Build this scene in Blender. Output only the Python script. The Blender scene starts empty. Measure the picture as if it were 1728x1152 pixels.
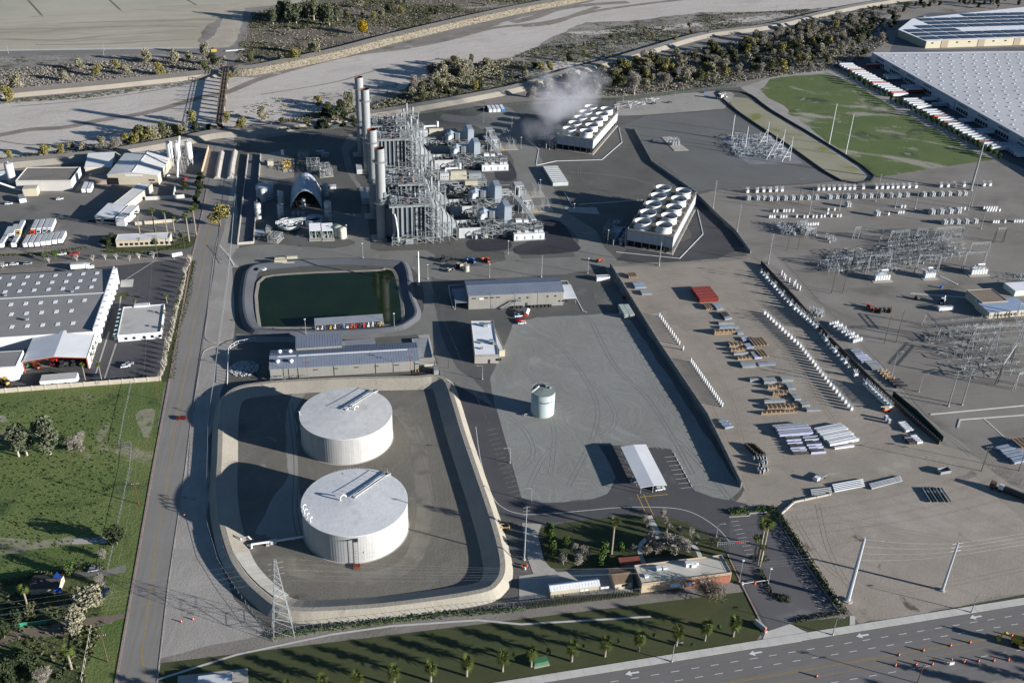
import bpy, math, random
from math import sin, cos, pi, radians, hypot, atan2
from mathutils import Vector, Matrix, noise, geometry
random.seed(11)
R=random.uniform
# ---------- survey: the camera stands 270 m over the site, x = east, y = north ----------
CF,CT,CR,CA,CH=1690.6,.529578,.037821,-.21045,270.0
def ray(px,py):
    x=px-864;y=py-576
    xr=x*cos(CR)+y*sin(CR); yr=-x*sin(CR)+y*cos(CR)
    a,b,c=xr,CF*cos(CT)-yr*sin(CT),-CF*sin(CT)-yr*cos(CT)
    return Vector((a*cos(CA)-b*sin(CA),a*sin(CA)+b*cos(CA),c))
def g(px,py,z=0.0):
    d=ray(px,py); s=(CH-z)/-d.z
    return Vector((d.x*s,d.y*s,z))
sc=bpy.context.scene
cam_data=bpy.data.cameras.new('camera'); cam=bpy.data.objects.new('camera',cam_data); sc.collection.objects.link(cam)
cam_data.lens=36*CF/1728; cam_data.sensor_width=36; cam_data.clip_start=1; cam_data.clip_end=30000
c0=ray(864,576); cx=(ray(865,576)-c0).normalized(); cy=(c0-ray(864,577)).normalized(); cz=cx.cross(cy)
m=Matrix((cx,cy,cz)).transposed().to_4x4(); m.translation=Vector((0,0,CH)); cam.matrix_world=m
sc.camera=cam
SUN_AZ,SUN_EL=120.0,12.7   # compass bearing, elevation
w=bpy.data.worlds.new('World'); sc.world=w; w.use_nodes=True
nt=w.node_tree; bg=nt.nodes['Background']; sky=nt.nodes.new('ShaderNodeTexSky'); sky.sky_type='NISHITA'; sky.sun_disc=False
sky.sun_elevation=radians(SUN_EL); sky.sun_rotation=radians(SUN_AZ); sky.altitude=400; sky.air_density=1.0; sky.dust_density=.2; sky.ozone_density=4
nt.links.new(sky.outputs[0],bg.inputs[0]); bg.inputs[1].default_value=0.05
sd=bpy.data.lights.new('sun','SUN'); sd.energy=5.0; sd.angle=radians(.5); sd.color=(1,.965,.92)
so=bpy.data.objects.new('sun',sd); sc.collection.objects.link(so); so.location=(0,0,400)
A=radians(90-SUN_AZ); sdir=Vector((cos(A)*cos(radians(SUN_EL)),sin(A)*cos(radians(SUN_EL)),sin(radians(SUN_EL))))
so.rotation_euler=sdir.to_track_quat('Z','Y').to_euler()
sc.view_settings.view_transform='Standard'; sc.view_settings.look='None'; sc.view_settings.gamma=1; sc.view_settings.exposure=1.32; sc.view_settings.use_curve_mapping=False
sc.cycles.max_bounces=4; sc.cycles.diffuse_bounces=2; sc.cycles.glossy_bounces=2; sc.cycles.transparent_max_bounces=6; sc.cycles.volume_bounces=1
sc.cycles.use_denoising=True

# ---------- materials ----------
MATS={}
def lin(h):
    if isinstance(h,tuple): return h
    r=[int(h[i:i+2],16)/255 for i in (0,2,4)]
    return tuple(((v+.055)/1.055)**2.4 if v>.04045 else v/12.92 for v in r)
def mat(name,a,b=None,s=.3,rough=.85,bump=0,bs=1.5,metal=0,warp=5,vs=None,fine=.25,fs=2.5,streak=None,patch=None,wave=None,spec=.3,bd=.3,alpha=None):
    """a,b: two colours mixed by broad noise; fine: brightness grain; streak:(angle,len,width,amount,colour); patch:(colour,scale,threshold,softness[,stretch])"""
    if name in MATS: return MATS[name]
    M=bpy.data.materials.new(name); MATS[name]=M; M.use_nodes=True; n=M.node_tree.nodes; L=M.node_tree.links.new
    P=n['Principled BSDF']; P.inputs['Roughness'].default_value=rough; P.inputs['Metallic'].default_value=metal; P.inputs['Specular IOR Level'].default_value=spec
    geo=n.new('ShaderNodeNewGeometry').outputs['Position']
    def nz(scale,detail=4,vec=None,dist=0,rough=.6):
        t=n.new('ShaderNodeTexNoise'); t.inputs['Scale'].default_value=scale; t.inputs['Detail'].default_value=detail; t.inputs['Distortion'].default_value=dist; t.inputs['Roughness'].default_value=rough
        L(vec or geo,t.inputs['Vector']); return t.outputs['Fac']
    def ramp(f,lo,hi):
        t=n.new('ShaderNodeMapRange'); t.inputs[1].default_value=lo; t.inputs[2].default_value=hi; L(f,t.inputs[0]); return t.outputs[0]
    def mix(f,A_,B_,mode='MIX'):
        t=n.new('ShaderNodeMix'); t.data_type='RGBA'; t.blend_type=mode
        if isinstance(f,(int,float)): t.inputs[0].default_value=f
        else: L(f,t.inputs[0])
        for i,v in ((6,A_),(7,B_)):
            if isinstance(v,tuple): t.inputs[i].default_value=(*v,1)
            else: L(v,t.inputs[i])
        return t.outputs[2]
    def mul(f,k):
        t=n.new('ShaderNodeMath'); t.operation='MULTIPLY'; L(f,t.inputs[0]); t.inputs[1].default_value=k; return t.outputs[0]
    a=lin(a); b=lin(b) if b else tuple(v*.8 for v in a)
    col=mix(ramp(nz(s,5),.32,.68),a,b)
    def mapped(ang,sx,sy,src=None):
        v=n.new('ShaderNodeMapping'); v.vector_type='POINT'; L(src or geo,v.inputs[0]); v.inputs['Rotation'].default_value=(0,0,-radians(ang)); 
        v2=n.new('ShaderNodeMapping'); L(v.outputs[0],v2.inputs[0]); v2.inputs['Scale'].default_value=(sx,sy,1); return v2.outputs[0]
    if streak:
        wv=geo
        if warp:
            wn=n.new('ShaderNodeTexNoise'); wn.inputs['Scale'].default_value=.03; wn.inputs['Detail'].default_value=2; L(geo,wn.inputs['Vector'])
            w1=n.new('ShaderNodeVectorMath'); w1.operation='MULTIPLY_ADD'; L(wn.outputs['Color'],w1.inputs[0]); w1.inputs[1].default_value=(warp*6,warp*6,0); L(geo,w1.inputs[2]); wv=w1.outputs[0]
        for (ang,ln,wd,am,c) in (streak if isinstance(streak,list) else [streak]):
            f=ramp(nz(1,4,mapped(ang,1/ln,1/wd,wv),.3),.48,.74); col=mix(mul(f,am),col,lin(c))
    if patch:
        for p in (patch if isinstance(patch,list) else [patch]):
            v=mapped(p[5],p[4],1) if len(p)>5 else None
            f=ramp(nz(p[1],6,v,.4),p[2],p[2]+p[3]); col=mix(f,col,lin(p[0]))
    if wave:
        ang,per,am=wave
        t=n.new('ShaderNodeTexWave'); t.inputs['Scale'].default_value=1/per/pi*pi*.5 if 0 else .314/per*1.0
        t.inputs['Distortion'].default_value=0; L(mapped(ang,1,1),t.inputs['Vector'])
        f=ramp(t.outputs['Fac'],.35,.65); col=mix(mul(f,am),col,tuple(v*.45 for v in a))
    if vs:
        v=n.new('ShaderNodeMapping'); L(geo,v.inputs[0]); v.inputs['Scale'].default_value=(vs[0],vs[0],vs[0]*.06); f=ramp(nz(1,4,v.outputs[0]),.42,.72); col=mix(mul(f,vs[1]),col,lin(vs[2]))
    if fine:
        f=ramp(nz(fs,3),.25,.75); t=n.new('ShaderNodeMapRange'); L(f,t.inputs[0]); t.inputs[3].default_value=1-fine; t.inputs[4].default_value=1+fine
        vv=n.new('ShaderNodeCombineXYZ'); [L(t.outputs[0],vv.inputs[i]) for i in range(3)]
        col=mix(1.0,col,vv.outputs[0],'MULTIPLY')
    L(col,P.inputs['Base Color'])
    if bump:
        bn=n.new('ShaderNodeBump'); bn.inputs['Strength'].default_value=bump; bn.inputs['Distance'].default_value=bd
        L(nz(bs,5,None,0,.7),bn.inputs['Height']); L(bn.outputs[0],P.inputs['Normal'])
    return M
# ---------- mesh builder ----------
class B:
    def __init__(s): s.v=[];s.f=[]
    def add(s,vs,fs):
        k=len(s.v); s.v+=[tuple(v) for v in vs]; s.f+=[tuple(i+k for i in f) for f in fs]; return s
    def box(s,c,d,rz=0,tilt=None):
        x,y,z=d[0]/2,d[1]/2,d[2]; C,S=cos(rz),sin(rz); vs=[]
        for k in (0,z):
            for (i,j) in ((-x,-y),(x,-y),(x,y),(-x,y)): vs.append((c[0]+i*C-j*S,c[1]+i*S+j*C,c[2]+k))
        return s.add(vs,[(3,2,1,0),(4,5,6,7),(0,1,5,4),(1,2,6,5),(2,3,7,6),(3,0,4,7)])
    def prism(s,poly,z0,z1):
        n=len(poly); a=sum(poly[i-1][0]*poly[i][1]-poly[i][0]*poly[i-1][1] for i in range(n))
        if a<0: poly=poly[::-1]
        vs=[(p[0],p[1],z0) for p in poly]+[(p[0],p[1],z1 if not callable(z1) else z1(p)) for p in poly]
        tr=geometry.tessellate_polygon([[Vector((p[0],p[1],0)) for p in poly]])
        fs=[]
        for t in tr:
            q=[poly[i] for i in t]; ar=(q[1][0]-q[0][0])*(q[2][1]-q[0][1])-(q[2][0]-q[0][0])*(q[1][1]-q[0][1])
            t=tuple(t) if ar>0 else tuple(t)[::-1]
            fs.append(tuple(i+n for i in t)); fs.append(t[::-1])
        fs+=[(i,(i+1)%n,(i+1)%n+n,i+n) for i in range(n)]
        return s.add(vs,fs)
    def sheet(s,poly,z):
        tr=geometry.tessellate_polygon([[Vector((p[0],p[1],0)) for p in poly]]); fs=[]
        for t in tr:
            q=[poly[i] for i in t]; ar=(q[1][0]-q[0][0])*(q[2][1]-q[0][1])-(q[2][0]-q[0][0])*(q[1][1]-q[0][1])
            fs.append(tuple(t) if ar>0 else tuple(t)[::-1])
        return s.add([(p[0],p[1],z) for p in poly],fs)
    def tube(s,p,q,r,n=8,r2=None,cap=True):
        p=Vector(p);q=Vector(q); d=q-p
        if d.length<1e-6: return s
        d.normalize(); u=d.orthogonal().normalized() if abs(d.z)<.99 else Vector((1,0,0)); v=d.cross(u); u=v.cross(d)
        r2=r if r2 is None else r2; vs=[]
        for c,rr in ((p,r),(q,r2)):
            for i in range(n):
                a=2*pi*(i+.5)/n; vs.append(c+(u*cos(a)+v*sin(a))*rr)
        fs=[(i,(i+1)%n,(i+1)%n+n,i+n) for i in range(n)]
        if cap: fs+=[tuple(range(n))[::-1],tuple(range(n,2*n))]
        return s.add(vs,fs)
    def bar(s,p,q,r=.1): return s.tube(p,q,r,4)
    def path(s,pts,r,n=6):
        for i in range(len(pts)-1): s.tube(pts[i],pts[i+1],r,n)
        return s
    def cyl(s,x,y,z0,z1,r,r2=None,n=24,cap=True): return s.tube((x,y,z0),(x,y,z1),r,n,r2,cap)
    def lathe(s,x,y,prof,n=24,axis=None):
        """prof: (radius,z) pairs"""
        vs=[]; m=len(prof)
        for (r,z) in prof:
            for i in range(n): a=2*pi*i/n; vs.append((x+r*cos(a),y+r*sin(a),z))
        fs=[(j*n+i,j*n+(i+1)%n,(j+1)*n+(i+1)%n,(j+1)*n+i) for j in range(m-1) for i in range(n)]
        if prof[-1][0]>0: fs.append(tuple(range((m-1)*n,m*n)))
        return s.add(vs,fs)
    def xf(s,M_):
        s.v=[tuple(M_@Vector(v)) for v in s.v]; return s
    def mesh(s,name,m=None,smooth=False):
        me=bpy.data.meshes.new(name); me.from_pydata(s.v,[],s.f)
        if m: me.materials.append(m)
        if smooth: me.shade_smooth()
        me.update(); return me
COL=sc.collection
def link(name,me,parent=None,loc=None,rz=0):
    o=bpy.data.objects.new(name,me); COL.objects.link(o)
    if parent is not None: o.parent=parent
    if loc is not None: o.location=loc
    if rz: o.rotation_euler=(0,0,rz)
    return o
def part(name,b,m,parent,smooth=False,kind=None,label=None):
    o=link(name,b.mesh(name,m,smooth) if isinstance(b,B) else b,parent)
    if kind:o['kind']=kind
    if label:o['label']=label
    return o
def tag(o,label,cat,group=None):
    o['label']=label; o['category']=cat
    if group:o['group']=group
    return o
def T(name,label,cat,loc=(0,0,0),rz=0,group=None):
    return tag(link(name,None,None,loc,rz),label,cat,group)
def TM(name,b,m,label,cat,loc=(0,0,0),rz=0,group=None,smooth=False):
    return tag(link(name,b.mesh(name,m,smooth) if isinstance(b,B) else b,None,loc,rz),label,cat,group)
KIDS={}
def dup(root,loc,rz=None,label=None,group=None,scale=None):
    """a copy of a thing with copies of its parts and sub-parts; the meshes are shared"""
    def cp(o,par):
        c=o.copy(); COL.objects.link(c)
        if par is not None:c.parent=par
        for ch in o.children: cp(ch,c)
        return c
    c=cp(root,None); c.location=loc
    if rz is not None: c.rotation_euler=(0,0,rz)
    if label:c['label']=label
    if group:c['group']=group
    if scale:c.scale=scale if isinstance(scale,tuple) else (scale,)*3
    return c
class Kind:
    """first use places the prototype itself, later uses copy it"""
    def __init__(s,root): s.r=root; s.used=False
    def put(s,loc,rz=0,label=None,group=None,scale=None):
        if not s.used:
            s.used=True; o=s.r; o.location=loc; o.rotation_euler=(0,0,rz)
            if label:o['label']=label
            if group:o['group']=group
            if scale:o.scale=scale if isinstance(scale,tuple) else (scale,)*3
            return o
        return dup(s.r,loc,rz,label,group,scale)
def ORD(i): return ['first','second','third','fourth','fifth','sixth','seventh','eighth','ninth','tenth','eleventh','twelfth','thirteenth','fourteenth','fifteenth','sixteenth','seventeenth','eighteenth','nineteenth','twentieth'][i] if i<20 else ('twenty ' if i<30 else 'thirty ' if i<40 else 'forty ' if i<50 else 'fifty ' if i<60 else 'sixty ' if i<70 else 'seventy ')+(['first','second','third','fourth','fifth','sixth','seventh','eighth','ninth','tenth'][i%10])
def struct(name,b,m):
    o=link(name,b.mesh(name,m)); o['kind']='structure'; return o
LAY=[]
ROUGH={'dry_earth':2,'river_scrub':5,'river_sand':3,'dry_field':3,'plant_gravel':.5,'plant_lane_asphalt':.5,'crushed_rock_yard':.7,'storage_yard_dirt':1.2,'open_lot_dirt':1.5,'substation_ground':.8,'pale_verge_dirt':.8,'wild_grass':1.2,'sparse_field_grass':4,'weedy_plot':1.5,'drive_dirt':.8,'service_road_dirt':1.5,'pale_gravel_path':1.6,'dark_wet_gravel':1,'worn_asphalt':.5,'dark_rock_pad':.8,'basin_mud':.8,'pale_track':1.5,'dry_shrubland':3,'yard_track':.8,'truck_lot_asphalt':.6,'bund_floor':.5}
def ragged(P,amp):
    out=[]; n=len(P); st=max(3.0,amp*3)
    for i in range(n):
        a,c=P[i],P[(i+1)%n]; d=(c-a); L_=d.length; k=max(1,min(60,int(L_/st)))
        if L_>900: k=1
        for q in range(k):
            p=a.lerp(c,q/k); f=min(1,L_/st) if q else .5
            out.append(Vector((p.x+amp*f*noise.noise(Vector((p.x*.11,p.y*.11,1.7)))*1.6+R(-.2,.2)*amp,p.y+amp*f*noise.noise(Vector((p.x*.11,p.y*.11,9.3)))*1.6+R(-.2,.2)*amp,0)))
    return out
def sheet(name,m,px,lvl,world=False):
    pts=[p if world else g(*p) for p in px]
    if not world and m.name in ROUGH: pts=ragged(pts,ROUGH[m.name])
    o=struct(name,B().sheet([(p[0],p[1]) for p in pts],0),m); LAY.append((lvl,len(LAY),o)); return o
def lerp(a,b,t): return a+(b-a)*t
def along(pts,step=None,n=None,closed=False):
    """points spaced along a world polyline, with headings"""
    P=[Vector((p[0],p[1],0)) for p in pts]
    if closed:P.append(P[0])
    S=[0]
    for i in range(1,len(P)): S.append(S[-1]+(P[i]-P[i-1]).length)
    N=n or max(2,int(round(S[-1]/step))+1); out=[]
    for k in range(N):
        s=S[-1]*k/(N-1); i=1
        while i<len(P)-1 and S[i]<s: i+=1
        u=(s-S[i-1])/max(1e-9,S[i]-S[i-1]); d=(P[i]-P[i-1]); out.append((P[i-1]+d*u,atan2(d.y,d.x)))
    return out
def smooth(px,k=6,closed=False):
    """Catmull-Rom through pixel or world points"""
    n=len(px); out=[]
    rng=range(n) if closed else range(n-1)
    for i in rng:
        P=[px[(i+j)%n] if closed else px[min(max(i+j,0),n-1)] for j in (-1,0,1,2)]
        for q in range(k):
            t=q/k
            out.append(tuple(.5*((2*P[1][c])+(-P[0][c]+P[2][c])*t+(2*P[0][c]-5*P[1][c]+4*P[2][c]-P[3][c])*t*t+(-P[0][c]+3*P[1][c]-3*P[2][c]+P[3][c])*t**3) for c in (0,1)))
    if not closed: out.append(tuple(px[-1]))
    return out
def sweep(pts,prof,closed=False,base=0.0,b=None):
    """run a cross-section (offset to the left of travel, height) along world points"""
    b=b or B(); P=[Vector((p[0],p[1])) for p in pts]; n=len(P); m=len(prof); vs=[]
    for i in range(n):
        if closed: d1=P[i]-P[i-1]; d2=P[(i+1)%n]-P[i]
        else: d1=P[i]-P[i-1] if i else P[1]-P[0]; d2=P[i+1]-P[i] if i<n-1 else P[i]-P[i-1]
        d1.normalize(); d2.normalize(); d=(d1+d2); 
        d=d.normalized() if d.length>1e-4 else d1
        k=1/max(.5,d.dot(d1)); nrm=Vector((-d.y,d.x))*k
        for (o,z) in prof: vs.append((P[i].x+nrm.x*o,P[i].y+nrm.y*o,z+base))
    fs=[]
    for i in range(n if closed else n-1):
        j=(i+1)%n
        for q in range(m-1): fs.append((i*m+q,i*m+q+1,j*m+q+1,j*m+q))
    if not closed: fs+= [tuple(range(m))[::-1],tuple((n-1)*m+q for q in range(m))]
    return b.add(vs,fs)
def strip(name,m,px,width,lvl,world=False,closed=False,off=0):
    pts=[p if world else g(*p) for p in px]
    o=struct(name,sweep(pts,[(off+width/2,0),(off-width/2,0)],closed),m); LAY.append((lvl,len(LAY),o)); return o
# ---------- surface materials ----------
m_earth=mat('dry_earth','827c74','6f6962',s=.02,bump=.5,bs=.8,fine=.2,patch=('5e594f',.03,.56,.12),streak=(10,50,4,.3,'908b84'))
m_scrub=mat('river_scrub','8d8880','6c675e',s=.03,bump=.9,bs=.35,bd=1,fine=.3,fs=.9,patch=[('544f44',.045,.52,.1),('38352b',.12,.6,.06)])
m_sand=mat('river_sand','b8b0a7','aaa299',s=.012,bump=.35,bs=.3,bd=.6,fine=.1,warp=8,streak=[(20,90,5,.5,'8a8580'),(14,120,2.2,.5,'bcb8b3'),(30,70,1.6,.4,'857f79')],patch=('9c958c',.02,.58,.1,.3,20))
m_wet=mat('wet_river_sand','6d655c','857c72',s=.05,fine=.15,bump=.2,patch=('9a938a',.08,.6,.1))
m_levee=mat('levee_soil','8d877d','7f7970',s=.05,bump=.5,bs=.6,fine=.2,streak=(20,60,2,.4,'8a8074'))
m_field=mat('dry_field','a79f8f','98907f',s=.006,bump=.3,bs=.3,fine=.12,streak=[(6,260,22,.75,'77705e'),(3,500,9,.5,'aea694')],patch=('756a58',.008,.6,.1,.25,6))
m_plot=mat('furrowed_field','a5a08f','969280',s=.01,fine=.1,streak=[(8,300,5,.5,'a7a391')],bump=.3,bs=.4)
m_gravel=mat('plant_gravel','5d5c58','514f4a',s=.04,bump=.6,bs=2,fine=.22,fs=1.6,patch=('6f6d67',.03,.62,.15))
m_dgravel=mat('dark_new_asphalt','34343a','2b2a2e',s=.06,fine=.15,patch=('45454b',.05,.62,.2),streak=(0,30,1.5,.3,'44434a'))
m_lane=mat('plant_lane_asphalt','77756f','6a6863',s=.05,fine=.12,patch=('84827c',.06,.6,.15),streak=[(90,40,1.2,.3,'5f5d58')])
m_yard=mat('crushed_rock_yard','7f7f7a','74736d',s=.02,bump=.25,bs=1.3,bd=.3,fine=.1,fs=1.1,warp=9,streak=[(-58,34,1.6,.5,'93938e'),(30,40,2.2,.35,'6b6a66'),(-75,30,1.2,.35,'8f8f8a'),(80,60,5,.3,'6f6e6a')],patch=[('696863',.016,.56,.15),('8d8d88',.03,.6,.12),('5f5e5a',.12,.7,.04)])
m_dirt=mat('storage_yard_dirt','938a7e','7f776c',s=.03,bump=.3,bs=.9,fine=.13,streak=[(-60,40,1.6,.45,'988d80'),(5,35,2.5,.35,'70665b')],patch=[('9f978b',.03,.6,.15),('6b645a',.012,.6,.1,.4,-55),('655d53',.15,.68,.05)])
m_dirt2=mat('open_lot_dirt','978d82','857c71',s=.03,bump=.25,bs=1,fine=.12,streak=[(35,40,2.2,.4,'9b9187'),(-50,50,3,.3,'70665c')],patch=[('574d43',.07,.64,.06),('a0978d',.02,.58,.15)])
m_sub=mat('substation_ground','7f7a73','6d6861',s=.025,bump=.4,bs=1.2,fine=.16,streak=[(0,60,4,.35,'898379')],patch=[('5a554e',.02,.58,.15),('524d47',.12,.68,.05)])
m_road=mat('old_asphalt','7d7974','74706b',s=.04,fine=.1,fs=3,warp=.25,streak=[(87,60,.5,.5,'64605c'),(87,80,1.5,.3,'8a8680')])
m_road2=mat('avenue_asphalt','6d6a68','65625f',s=.04,fine=.1,fs=3,warp=.2,streak=[(5,60,.5,.5,'5a5755'),(5,90,1.6,.35,'7a7774')])
m_asph=mat('lot_asphalt','4e4d4e','464547',s=.05,fine=.13,fs=2.5,patch=('5c5b5b',.05,.6,.15),streak=(90,30,.9,.3,'3b3a3c'))
m_asph2=mat('truck_lot_asphalt','716e6a','625f5b',s=.03,fine=.12,patch=('53504d',.04,.6,.12))
m_conc=mat('concrete','a19c93','938e86',s=.15,fine=.08,fs=1,patch=('878178',.2,.62,.12))
m_walk=mat('sidewalk_concrete','b5b2ab','a8a59e',s=.2,fine=.06,wave=None)
m_berm=mat('stabilised_berm','938d80','868075',s=.05,bump=.45,bs=.8,fine=.1,patch=('7f796d',.12,.6,.12),streak=(90,20,3,.25,'a09a8c'))
m_bundfl=mat('bund_floor','6b675e','5f5b53',s=.04,bump=.4,bs=1.2,fine=.14,warp=10,streak=[(70,60,3,.35,'7d786c'),(-20,50,2,.25,'77726a')],patch=[('3f3c37',.025,.6,.1),('938d80',.08,.68,.1)])
m_verge=mat('pale_verge_dirt','96918a','86817a',s=.05,bump=.4,bs=1.2,fine=.12,patch=('6f6a63',.15,.64,.06),streak=(93,30,1.5,.4,'a39e97'))
m_lawn=mat('mown_lawn','383f24','43472a',s=.04,bump=.4,bs=3,fine=.16,fs=1.5,patch=('4d4a2e',.03,.56,.2),streak=(2,50,2,.3,'2c321f'))
m_grass=mat('wild_grass','4b5c2d','646c3e',s=.03,bump=.7,bs=.9,bd=.5,fine=.25,fs=.8,patch=[('5f6b33',.015,.55,.15),('2e4020',.05,.56,.14),('827c66',.03,.6,.07),('8a8474',.07,.66,.05)],streak=(25,25,1.6,.4,'6d7040'))
m_grass2=mat('sparse_field_grass','4a5a2f','5a6338',s=.03,bump=.6,bs=.5,fine=.22,fs=.7,patch=[('8a8678',.03,.56,.06,.35,-35),('35442a',.03,.56,.1),('7d7a6b',.06,.62,.05)])
m_white=mat('white_marking','d0d0cc','b9b9b5',s=1,fine=.1)
m_yellow=mat('yellow_marking','a8873c','8f7638',s=1,fine=.1)
m_redc=mat('red_kerb','85675d','8f867e',s=.4,fine=.15)
# ---------- ground ----------
def kerb0(q):
    o=link('channel_wall',sweep([g(*p) for p in q],[(.3,0),(.3,1.6),(-.3,1.6),(-.3,0)]).mesh('channel_wall',m_conc)); o['kind']='structure'
def ridge0(q):
    o=link('soil_ridge',sweep([g(*p) for p in q],[(2.5,0),(.5,2),(-.5,2),(-2.5,0)]).mesh('soil_ridge',m_verge)); o['kind']='structure'
G0=B(); G0.sheet([(-9000,-3000),(9000,-3000),(9000,14000),(-9000,14000)],0)
struct('ground',G0,m_earth)
# far fields and the river
sheet('field',m_plot,[(-900,-60),(2200,-120),(700,-30),(500,2),(330,8),(200,18),(0,32),(-500,60)],1)
sheet('field',m_field,[(-500,60),(0,32),(200,18),(335,10),(400,12),(345,48),(335,70),(342,83),(0,87),(-400,90)],1)
sheet('path',mat('pale_track','a69d8e','968d7e',s=.05,fine=.1),[(330,8),(500,2),(700,-30),(900,-60),(1100,-80),(1100,-74),(700,-24),(500,6),(412,14),(408,40),(399,70),(380,85),(350,86),(338,75),(362,60),(372,40),(380,14)],1.5)
sheet('road',mat('canal_road','77746f','6c6964',s=.05,fine=.1),[(-300,90),(0,86.5),(250,83),(345,82),(395,80),(420,78),(420,84),(400,88),(345,90),(0,95),(-300,99)],2)
sheet('path',m_walk,[(-300,87),(0,84),(250,80.5),(340,80.5),(340,82),(250,83),(0,86.4),(-300,89.5)],2.5)
sheet('scrub_ground',m_scrub,[(-300,100),(0,96),(340,91),(380,93),(385,112),(340,120),(180,134),(0,150),(-300,165)],1)
sheet('scrub_ground',mat('dry_shrubland','6f675a','5c5447',s=.02,bump=.9,bs=.35,bd=1,fine=.3,fs=.7,patch=[('8f887c',.02,.58,.08,.3,20),('35311f',.05,.57,.06),('4a5a2a',.012,.66,.06)]),[(404,125),(398,90),(420,60),(425,20),(500,6),(700,-24),(1040,-24),(959,0),(864,16),(757,40),(657,64),(557,90),(480,110)],1)
riv=[(-600,215),(0,172),(100,166),(185,153),(287,141),(345,131),(395,131),(432,131),(564,101),(702,76),(864,34),(1004,1),(1080,-18),(1500,-120),(1900,-110),(1728,-25),(1600,-2),(1440,10),(1300,20),(1180,22),(1060,36),(989,38),(954,54),(934,62),(909,78),(864,96),(807,106),(744,118),(682,150),(627,164),(600,184),(519,199),(432,214),(400,222),(350,224),(300,226),(250,236),(180,246),(110,262),(40,272),(-20,276),(-500,300)]
sheet('river_bed',m_sand,riv,1)
sheet('river_bed',m_scrub,[(1004,38),(1060,36),(1180,22),(1300,20),(1440,10),(1600,-2),(1728,-25),(1500,20),(1300,46),(1150,75),(1040,108),(960,130),(860,155),(700,185),(560,205),(500,212),(519,199),(600,184),(627,164),(682,150),(744,118),(807,106),(864,96),(909,78),(934,62),(954,54),(975,45)],1.5)
sheet('river_bed',m_sand,[(860,125),(960,100),(1010,92),(1040,95),(1000,105),(940,118),(880,132)],2)
sheet('river_bed',m_sand,[(954,55),(1040,50),(1100,46),(1180,38),(1290,27),(1400,14),(1400,19),(1290,34),(1200,44),(1110,52),(1050,56),(985,59)],2)
sheet('river_bed',m_sand,[(1140,20),(1250,16),(1330,12),(1430,3),(1500,-8),(1340,3),(1200,10)],1.8)
strip('wet_channel',m_wet,smooth([(-200,262),(0,228),(50,219),(110,215),(170,203),(240,192),(300,176),(345,163),(380,157),(410,145),(440,133),(520,110),(600,92),(680,82),(760,66),(830,48),(920,38),(1000,20),(1080,8),(1200,-6)]),9,2)
for q,wd in (([(864,38),(900,30),(940,16),(1000,8),(1060,4)],14),([(880,45),(930,40),(975,24),(1010,12)],9),([(700,78),(760,62),(840,40)],10),([(0,238),(60,245),(140,238),(200,222)],2),([(440,160),(560,140),(640,118),(740,100)],2.0),([(480,185),(560,165),(650,150)],1.5),([(20,180),(120,172),(230,158),(320,142)],2)):
    strip('wet_channel',m_wet,smooth(q),wd,2.2)
for q in ([(45,-2),(72,28)],[(180,-4),(205,19)],[(308,-4),(332,9)]): strip('field_ditch',mat('field_ditch','6b6557',None,s=.05,fine=.1),q,2.5,2)
strip('field_ditch',mat('pale_field_edge','aaa594',None,s=.05,fine=.15),[(-200,44),(0,32),(90,25),(200,18),(330,9.5),(420,3)],3,2.1)
for q,w_ in (([(0,50),(120,48),(250,44),(340,46)],5),([(0,66),(100,68),(190,60),(340,52)],6),([(60,76),(180,74),(330,66)],4),([(100,40),(220,36),(360,33)],4)): strip('field_stain',mat('field_stain','827c6a','8e8878',s=.03,fine=.15,patch=('9d998c',.03,.5,.15,.3,5)),smooth(q),w_,2.2)
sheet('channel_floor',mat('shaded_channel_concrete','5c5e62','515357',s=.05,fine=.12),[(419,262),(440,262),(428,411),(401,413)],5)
for q in ([(419,262),(401,413)],[(440,262),(428,411)],[(401,413),(428,411)]): kerb0(q)
ridge0([(374,258),(370,280),(366,302)]); ridge0([(396,256),(391,280),(388,302)])
# levees: real ridges
lv=[(14,0),(7,4),(-7,4),(-15,0)]
def ridge(name,m,px,prof,closed=False,world=False,kind='structure',sm=5):
    pts=smooth(px,sm,closed) if sm else px
    pts=[p if world else g(*p) for p in pts]
    o=link(name,sweep(pts,prof,closed).mesh(name,m)); o['kind']=kind; return o
ridge('levee',m_levee,[(-400,325),(-100,290),(0,279),(170,262),(300,240),(360,228),(432,222),(560,206),(610,197),(700,183),(864,152),(960,124),(1030,106),(1100,85),(1190,60),(1296,46),(1413,19),(1500,3),(1700,-30)],[(9,0),(4.5,3),(-5,3),(-10,0)])
ridge('levee',mat('far_levee_soil','8f877b','827a6f',s=.05,bump=.5,bs=.6,fine=.2),[(-140,176),(0,161),(100,152),(185,144),(300,132),(372,124)],[(12,0),(8,3),(-8,3),(-12,0)],sm=0)
m_riprap=mat('riprap','928977','7d7464',s=.3,bump=1,bs=.5,bd=1.2,fine=.35,fs=.5,patch=('5d5340',.35,.55,.05))
ridge('levee',m_levee,[(400,118),(432,118),(557,92),(657,66),(757,42),(864,18),(959,0),(1040,-18),(1300,-80)],[(12,0),(5,4),(-5,4),(-9,2)])
ridge('riprap_bank',m_riprap,[(400,122),(432,121),(557,95),(657,69),(757,45),(864,21),(959,3),(1040,-15),(1300,-78)],[(3,4.05),(-3,3.9),(-12,.1),(-13,0)])
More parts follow.
